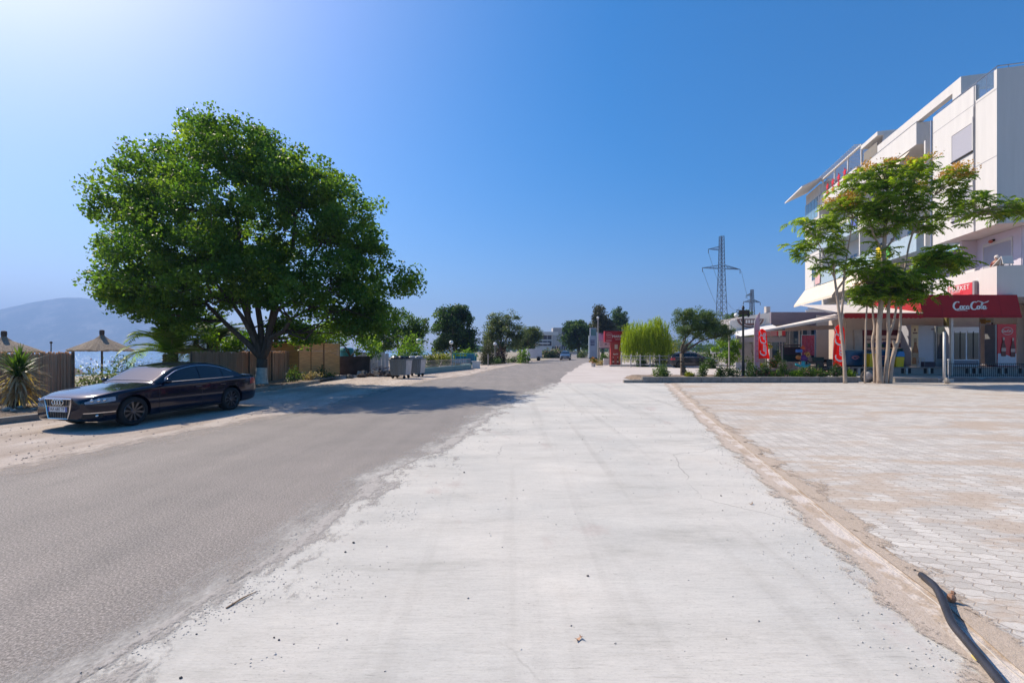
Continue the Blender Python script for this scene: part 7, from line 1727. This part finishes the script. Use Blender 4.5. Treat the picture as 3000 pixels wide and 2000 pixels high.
# willow: hanging strands
def willow(label, c, lobes, seed):
    rng = np.random.RandomState(seed); root = thing('willow_tree', label, 'tree', c); cc, _ = in_lobes(lobes, 1700, rng, 3); Vs = []; va = []
    for k in cc:
        l = rng.uniform(.35, 1.0)*min(2.4, k[2]-.35); v0 = rng.normal(.5, .2); dx, dy = rng.normal(0, .12, 2); n = int(l/.07)
        for i in range(n):
            t = i/n; p = k+np.array([dx*t+.05*math.sin(t*7+k[0]*9), dy*t, -l*t+ .2*t*(1-t)]); a = rng.uniform(0, 6.28); d = np.array([math.cos(a)*.045, math.sin(a)*.045, -.13]); w_ = np.array([-math.sin(a), math.cos(a), 0])*.022
            Vs += [p, p+d*.5+w_, p+d*1.5, p+d*.5-w_]; va.append(v0+rng.normal(0, .1))
    raw('crown', np.array(Vs), np.arange(len(Vs)).reshape(-1, 4), leafmat('willow_leaf', (.17, .23, .012), (.33, .40, .02), (.52, .56, .06), .6), root, np.clip(va, 0, 1))
    mb = MB(); base_ = Vector(c); fk = base_+Vector((.1, 0, 1.4)); mb.tube([base_-Vector((0, 0, .1)), base_+Vector((.05, 0, .7)), fk], [.16, .12, .11], 8)
    for l in lobes: mb.tube(crooked(fk, l[:3], 5, .06, rng), [.08, .06, .05, .035, .02, .01], 6)
    mb.build('trunk', bark, root, world=True, smooth=True, fix=False)
WY = 48
willow('light green weeping willow right of the red market totem', (PX(1880, WY), WY, 0), [PL(1868, 962, 46, 28, WY, 1.4), PL(1922, 952, 38, 26, WY, 1.3), PL(1846, 990, 28, 24, WY, 1.0), PL(1900, 985, 66, 34, WY, 1.6), PL(1928, 935, 10, 14, WY, .4), PL(1945, 990, 22, 26, WY, .9)], 5)
bush('yellow_shrub', 'yellow flowering shrub between the willow and the olive tree', 'shrub', (PX(1955, 50), 50, 0), (1.2, 1, 3.4), lf_yel, 2200, .15, .1, seed=180)
bush('grey_shrub', 'pale grey green shrub behind the small olive tree', 'shrub', (PX(1985, 54), 54, 0), (2.0, 1.2, 3.6), lf_olive, 2200, .18, .1, seed=181)
bush('grey_shrub', 'tall mixed shrub behind the dark grey hatchback', 'shrub', (PX(2075, 54), 54, 0), (2.4, 1.2, 3.0), lf_mid, 2400, .18, .1, seed=182)
for i, (px, Y, rx, h, lb) in enumerate(((1880, 46.5, .9, 1.1, 'dark hedge clump at the foot of the willow'), (1935, 46.5, 1.0, 1.3, 'dark hedge clump between the willow and the hatchback'), (2080, 42, .7, 1.0, 'leafy bush with white blooms in front of the hatchback'))):
    bush('hedge_clump', lb, 'shrub', (PX(px, Y), Y, 0), (rx, .5, h), lf_dark if i < 2 else lf_mid, 1100, .12, .08, 'low hedge along the forecourt', seed=190+i, flowers=(MATS['white_bloom'], 40, .09) if i == 2 else None)
# low white fence along forecourt behind
r_ = thing('white_fence', 'low white rail fence behind the willow', 'fence', (PX(1820, 46), 46, 0)); L_ = PX(1960, 46)-PX(1820, 46); mb = MB()
for z in (.25, .75, 1.1): mb.b2(0, L_, -.02, .02, z-.03, z+.03)
for k in range(6): mb.b2(k*L_/5-.05, k*L_/5+.05, -.05, .05, 0, 1.25)
mb.build('rail', mat('fence_pale', (.42, .41, .40), .7, .1), r_)
mb = MB(); mb.b2(PX(1775, 49), PX(2200, 49), 47.2, 47.5, 0, .16); o = mb.build('kerb', conc2); tag(o, kind='structure')
r_ = thing('white_block_post', 'white block post left of the red totem base', 'post', (PX(1779, 52.5), 52.5, 0)); mb = MB(); mb.b2(-.45, .45, -.2, .2, 0, .75); mb.build('block', MATS['white_paint'], r_)
r_ = thing('parking_sign', 'small white sign on a post behind the grey hatchback', 'sign', (PX(2089, 47.5), 47.5, 0)); mb = MB(); mb.tube([(0, 0, 0), (0, 0, 1.4)], .03, 6); mb.build('post', stub, r_); mb = MB(); mb.b2(-.28, .28, -.03, -.01, 1.35, 1.85); mb.build('plate', MATS['sign_white'], r_); mb = MB(); mb.tube([(.13*math.cos(a*.7854), -.035, 1.6+.13*math.sin(a*.7854)) for a in range(9)], .025, 5); mb.build('symbol', MATS['print_grey'], r_)
# ------------------------------------------------------------ pylons
steel = mat('pylon_steel', (.09, .10, .13), .6, .1)
def pylon(label, px, Y, py_top, py_arm2, py_arm1, half2, l1, w_):
    r_ = thing('electricity_pylon', label, 'pylon', (PX(px, Y), Y, 0), R(12), 'lattice electricity pylons'); q = Y/F; H_ = HC+(HY-py_top)*q; a2 = HC+(HY-py_arm2)*q; a1 = HC+(HY-py_arm1)*q
    mb = MB(); W_ = lambda z: w_*(1-.78*z/H_)*.5 if z < a2 else w_*(1-.78*a2/H_)*.5*(1-.25*(z-a2)/(H_-a2)); t = .09*Y/110
    lev = [0]; z = 0
    while z < H_-.8: z += max(.9, W_(z)*1.9); lev.append(min(z, H_))
    for z0, z1 in zip(lev, lev[1:]):
        a, b_ = W_(z0), W_(z1)
        C0 = [(-a, -a), (a, -a), (a, a), (-a, a)]; C1 = [(-b_, -b_), (b_, -b_), (b_, b_), (-b_, b_)]
        for k in range(4):
            mb.bar((*C0[k], z0), (*C1[k], z1), t*1.3); mb.bar((*C0[k], z0), (*C1[(k+1) % 4], z1), t*.7); mb.bar((*C1[k], z1), (*C1[(k+1) % 4], z1), t*.6)
    mb.build('lattice_mast', steel, r_)
    def arm(z, L_):
        mb = MB(); s = 1 if L_ > 0 else -1; a = W_(z); tip = (L_, 0, z)
        for y in (-a, a):
            mb.bar((s*a, y, z), tip, t); mb.bar((s*a, y, z+.85*(w_/2.4)), tip, t)
            for k in range(1, 5): f = k/5; mb.bar((s*a+(L_-s*a)*f, y*(1-f), z), (s*a+(L_-s*a)*(f-.1), y*(1-f), z+.85*(w_/2.4)*(1-f)), t*.6)
        mb.build('cross_arm', steel, r_); mb = MB(); mb.tube([tip, (L_, 0, z-1.0*w_/2.4)], t*.9, 6); mb.build('insulator', steel, r_)
    arm(a2, half2); arm(a2, -half2*1.02); arm(a1, -l1)
pylon('near lattice pylon rising beyond the olive tree with three arms', 2114, 110, 692, 787, 732, 5.1, 3.6, 2.4)
pylon('distant lattice pylon right of the black lamp post', 2203, 230, 848, 885, 866, 4.8, 3.4, 3.4)

def wire(label, a, b_, sag):
    mb = MB(); a = Vector(a); b_ = Vector(b_); mb.tube([a.lerp(b_, t/24)-Vector((0, 0, sag*4*(t/24)*(1-t/24))) for t in range(25)], .035, 4); tag(mb.build('power_line', steel), label, 'cable', 'power lines between the pylons')
wire('power line from the left end of the near pylon wide arm', P(2060, 795, 110), P(2165, 898, 230), 9); wire('power line from the right end of the near pylon wide arm', P(2172, 795, 110), P(2238, 898, 230), 9); wire('power line from the upper arm of the near pylon', P(2076, 741, 110), P(2180, 878, 230), 9)
# ------------------------------------------------------------ foreground hose, stick, leaves, gravel
hp = [G(2700, 1688, .03), G(2738, 1720, .07), G(2762, 1765, .05), G(2790, 1830, .05), G(2830, 1880, .045), G(2900, 1965, .045), G(2960, 2040, .045), G(3040, 2140, .045)]
r_ = thing('rubber_hose', 'thick black rubber hose lying at the edge of the pavers', 'hose', (0, 0, 0)); mb = MB(); q = crom(hp, 6); q = [p_+Vector((0, 0, .010)) for p_ in q]; mb.tube(q, [.0225]*len(q), 14, cap=False); mb.tube(q, .017, 12, cap=False); mb.build('pipe', mat('hose_black', (.035, .035, .045), .5, .25, 6, bump=.15), r_, smooth=True, fix=False)
g = G(2788, 1757, .03); mb = MB(); mb.ball((g.x, g.y, .045), .024, 8, (1, 1, 1.3), .25); mb.ball((g.x+.01, g.y, .08), .014, 6, (1, 1, 1), .3); tag(mb.build('pebble', mat('rust_pebble', (.40, .22, .14), .9, .2, 20)), 'reddish lump of earth leaning on the black hose', 'pebble')
mb = MB(); vs = []
def leaf(c, L_, W_, az, lift=.01):
    d = Vector((math.cos(az), math.sin(az), 0)); s = Vector((-d.y, d.x, 0)); c = Vector(c); return [c-d*L_/2+Vector((0, 0, lift*2)), c-s*W_/2, c+d*L_/2+Vector((0, 0, lift)), c+s*W_/2]
for i, (px, py, L_, mt, lb) in enumerate(((1693, 1872, .05, (.62, .36, .22), 'dry orange leaf lying on the fresh concrete'), (2862, 1932, .07, (.60, .50, .16), 'yellow dry leaf beside the black hose'), (2200, 1476, .045, (.45, .3, .2), 'small brown leaf at the right edge of the concrete'))):
    g = G(px, py, .012); mb = MB(); mb.add(leaf(g, L_, L_*.5, .6+i), [(0, 1, 2, 3)]); mb.add(leaf(g+Vector((.02, .015, .004)), L_*.7, L_*.3, 2+i), [(0, 1, 2, 3)]); o = mb.build('fallen_leaf', mat('leafdry_%d' % i, mt, .8, .15, 30), fix=False); m_ = o.modifiers.new('s', 'SOLIDIFY'); m_.thickness = .002; tag(o, lb, 'leaf')
a, b_ = G(663, 1780, .012), G(752, 1731, .012); mb = MB(); mb.tube([a, a.lerp(b_, .5)+Vector((0, .01, .006)), b_], [.006, .005, .002], 6); tag(mb.build('twig', mat('twig_brown', (.30, .19, .11), .9, .1)), 'thin dry reed stalk lying along the asphalt and concrete joint', 'twig')
def pebbles(name, pts, mats_, seed):
    rng = np.random.RandomState(seed); Vs = []; Qs = []; k = 0
    cube = np.array([(-1, -1, -.6), (1, -1, -.6), (1, 1, -.6), (-1, 1, -.6), (-.7, -.7, .8), (.7, -.7, .8), (.7, .7, .8), (-.7, .7, .8)]); fq = np.array([(3, 2, 1, 0), (4, 5, 6, 7), (0, 1, 5, 4), (1, 2, 6, 5), (2, 3, 7, 6), (3, 0, 4, 7)])
    for (x, y, z, s) in pts:
        a = rng.uniform(0, 6.28); c_, s_2 = math.cos(a), math.sin(a); v_ = cube*rng.uniform(.6, 1.2, (8, 3))*s*np.array([1.2, 1, .7]); v_ = np.stack([v_[:, 0]*c_-v_[:, 1]*s_2+x, v_[:, 0]*s_2+v_[:, 1]*c_+y, v_[:, 2]+z+s*.35], 1); Vs.append(v_); Qs.append(fq+k); k += 8
    o = raw(name, np.concatenate(Vs), np.concatenate(Qs), mats_, None, rng.uniform(0, 1, len(pts)*6), world=False); return tag(o, kind='stuff')
pts = []
for i in range(6000):
    y = 1.6+rnd.random()**1.6*9; x = lerp_tab(ROAD_R, y)+rnd.gauss(.06, .10)+ (rnd.random()**3)*.8
    if noise.noise(Vector((x*2.2, y*1.1, 3)))+rnd.gauss(0, .12) < .12: continue
    pts.append((x, y, .008, rnd.uniform(.0012, .0036)*(1+.08*y)))
for i in range(300):
    y = 2+rnd.random()**1.3*14; x = lerp_tab(ROAD_R, y)+rnd.random()*(lerp_tab(GUT, y)-lerp_tab(ROAD_R, y)); pts.append((x, y, .008, rnd.uniform(.002, .005)*(1+.1*y)))
o = pebbles('grit', pts, leafmat('grit_grey', (.20, .19, .185), (.50, .48, .46), (.62, .6, .57), .0, .9), 3); o['label'] = 'loose grit along the joint between asphalt and concrete'
pts = []
for i in range(1500):
    y = 2+rnd.random()**1.5*16; x = lerp_tab(GUT, y)+rnd.gauss(-.06, .05)-(rnd.random()**4)*.5; pts.append((x, y, .010, rnd.uniform(.0015, .004)*(1+.07*y)))
o = pebbles('grit', pts, leafmat('grit_pale', (.42, .38, .34), (.6, .57, .54), (.75, .73, .7), .0, .9), 4); o['label'] = 'pale crumbs of mortar along the gutter'
pts = []
for i in range(2200):
    y = 4+rnd.random()*34; x = lerp_tab(ROAD_L, y)-rnd.random()**1.4*4.5; 
    if x < kx(min(y, 27))+.1: continue
    pts.append((x, y, -.002, rnd.uniform(.004, .013)))
o = pebbles('gravel', pts, leafmat('gravel_beige', (.25, .2, .16), (.48, .41, .35), (.62, .56, .5), .0, .95), 5); o['label'] = 'loose gravel on the sandy verge'
for i, (px, py, s) in enumerate(((1036, 1590, .010), (1012, 1617, .008), (576, 1857, .005), (530, 1985, .007), (2112-0, 1452, .008), (1722, 1687, .008), (803, 1867, .005), (818, 1874, .006), (1360, 1384, .011))):
    g = G(px, py, .008); mb = MB(); mb.ball((g.x, g.y, .008+s*.5), s, 8, (1.2, 1, .75), .35); tag(mb.build('pebble', mat('pebble_dark', (.09, .085, .085), .9, .2, 20)), 'small dark pebble on the fresh concrete', 'pebble', 'dark pebbles on the concrete')
# ------------------------------------------------------------ every post, pole, bar or arm a part of its own
def split_loose(o):
    me = o.data; n = len(me.vertices); par = list(range(n))
    def find(a):
        while par[a] != a: par[a] = par[par[a]]; a = par[a]
        return a
    for e in me.edges:
        a, b_ = find(e.vertices[0]), find(e.vertices[1])
        if a != b_: par[a] = b_
    groups = {}
    for p_ in me.polygons: groups.setdefault(find(p_.vertices[0]), []).append(p_.index)
    if len(groups) < 2 or len(groups) > 100: return
    for gi, (k, fl_) in enumerate(groups.items()):
        idx = {}; vs = []; fs = []
        for f in fl_:
            q = []
            for v_ in me.polygons[f].vertices:
                if v_ not in idx: idx[v_] = len(vs); vs.append(tuple(me.vertices[v_].co))
                q.append(idx[v_])
            fs.append(q)
        m2 = bpy.data.meshes.new(o.name.split('.')[0]); m2.from_pydata(vs, [], fs); m2.update()
        for mt in me.materials: m2.materials.append(mt)
        if gi == 0: new0 = m2
        else:
            c = o.copy(); c.data = m2; C.objects.link(c); c.parent = o.parent
    o.data = new0
for o in list(bpy.data.objects):
    if o.type == 'MESH' and o.parent is not None and not o.modifiers and o.name.split('.')[0] in ('post', 'panel', 'plate_band', 'arm', 'bracket', 'dividing_wall', 'hanging_goods', 'torn_sheet', 'vent', 'wing_panel', 'pole', 'floor_slab', 'glazed_panel', 'front_panel', 'print_marks'):
        if len(o.data.polygons) < 4000: split_loose(o)
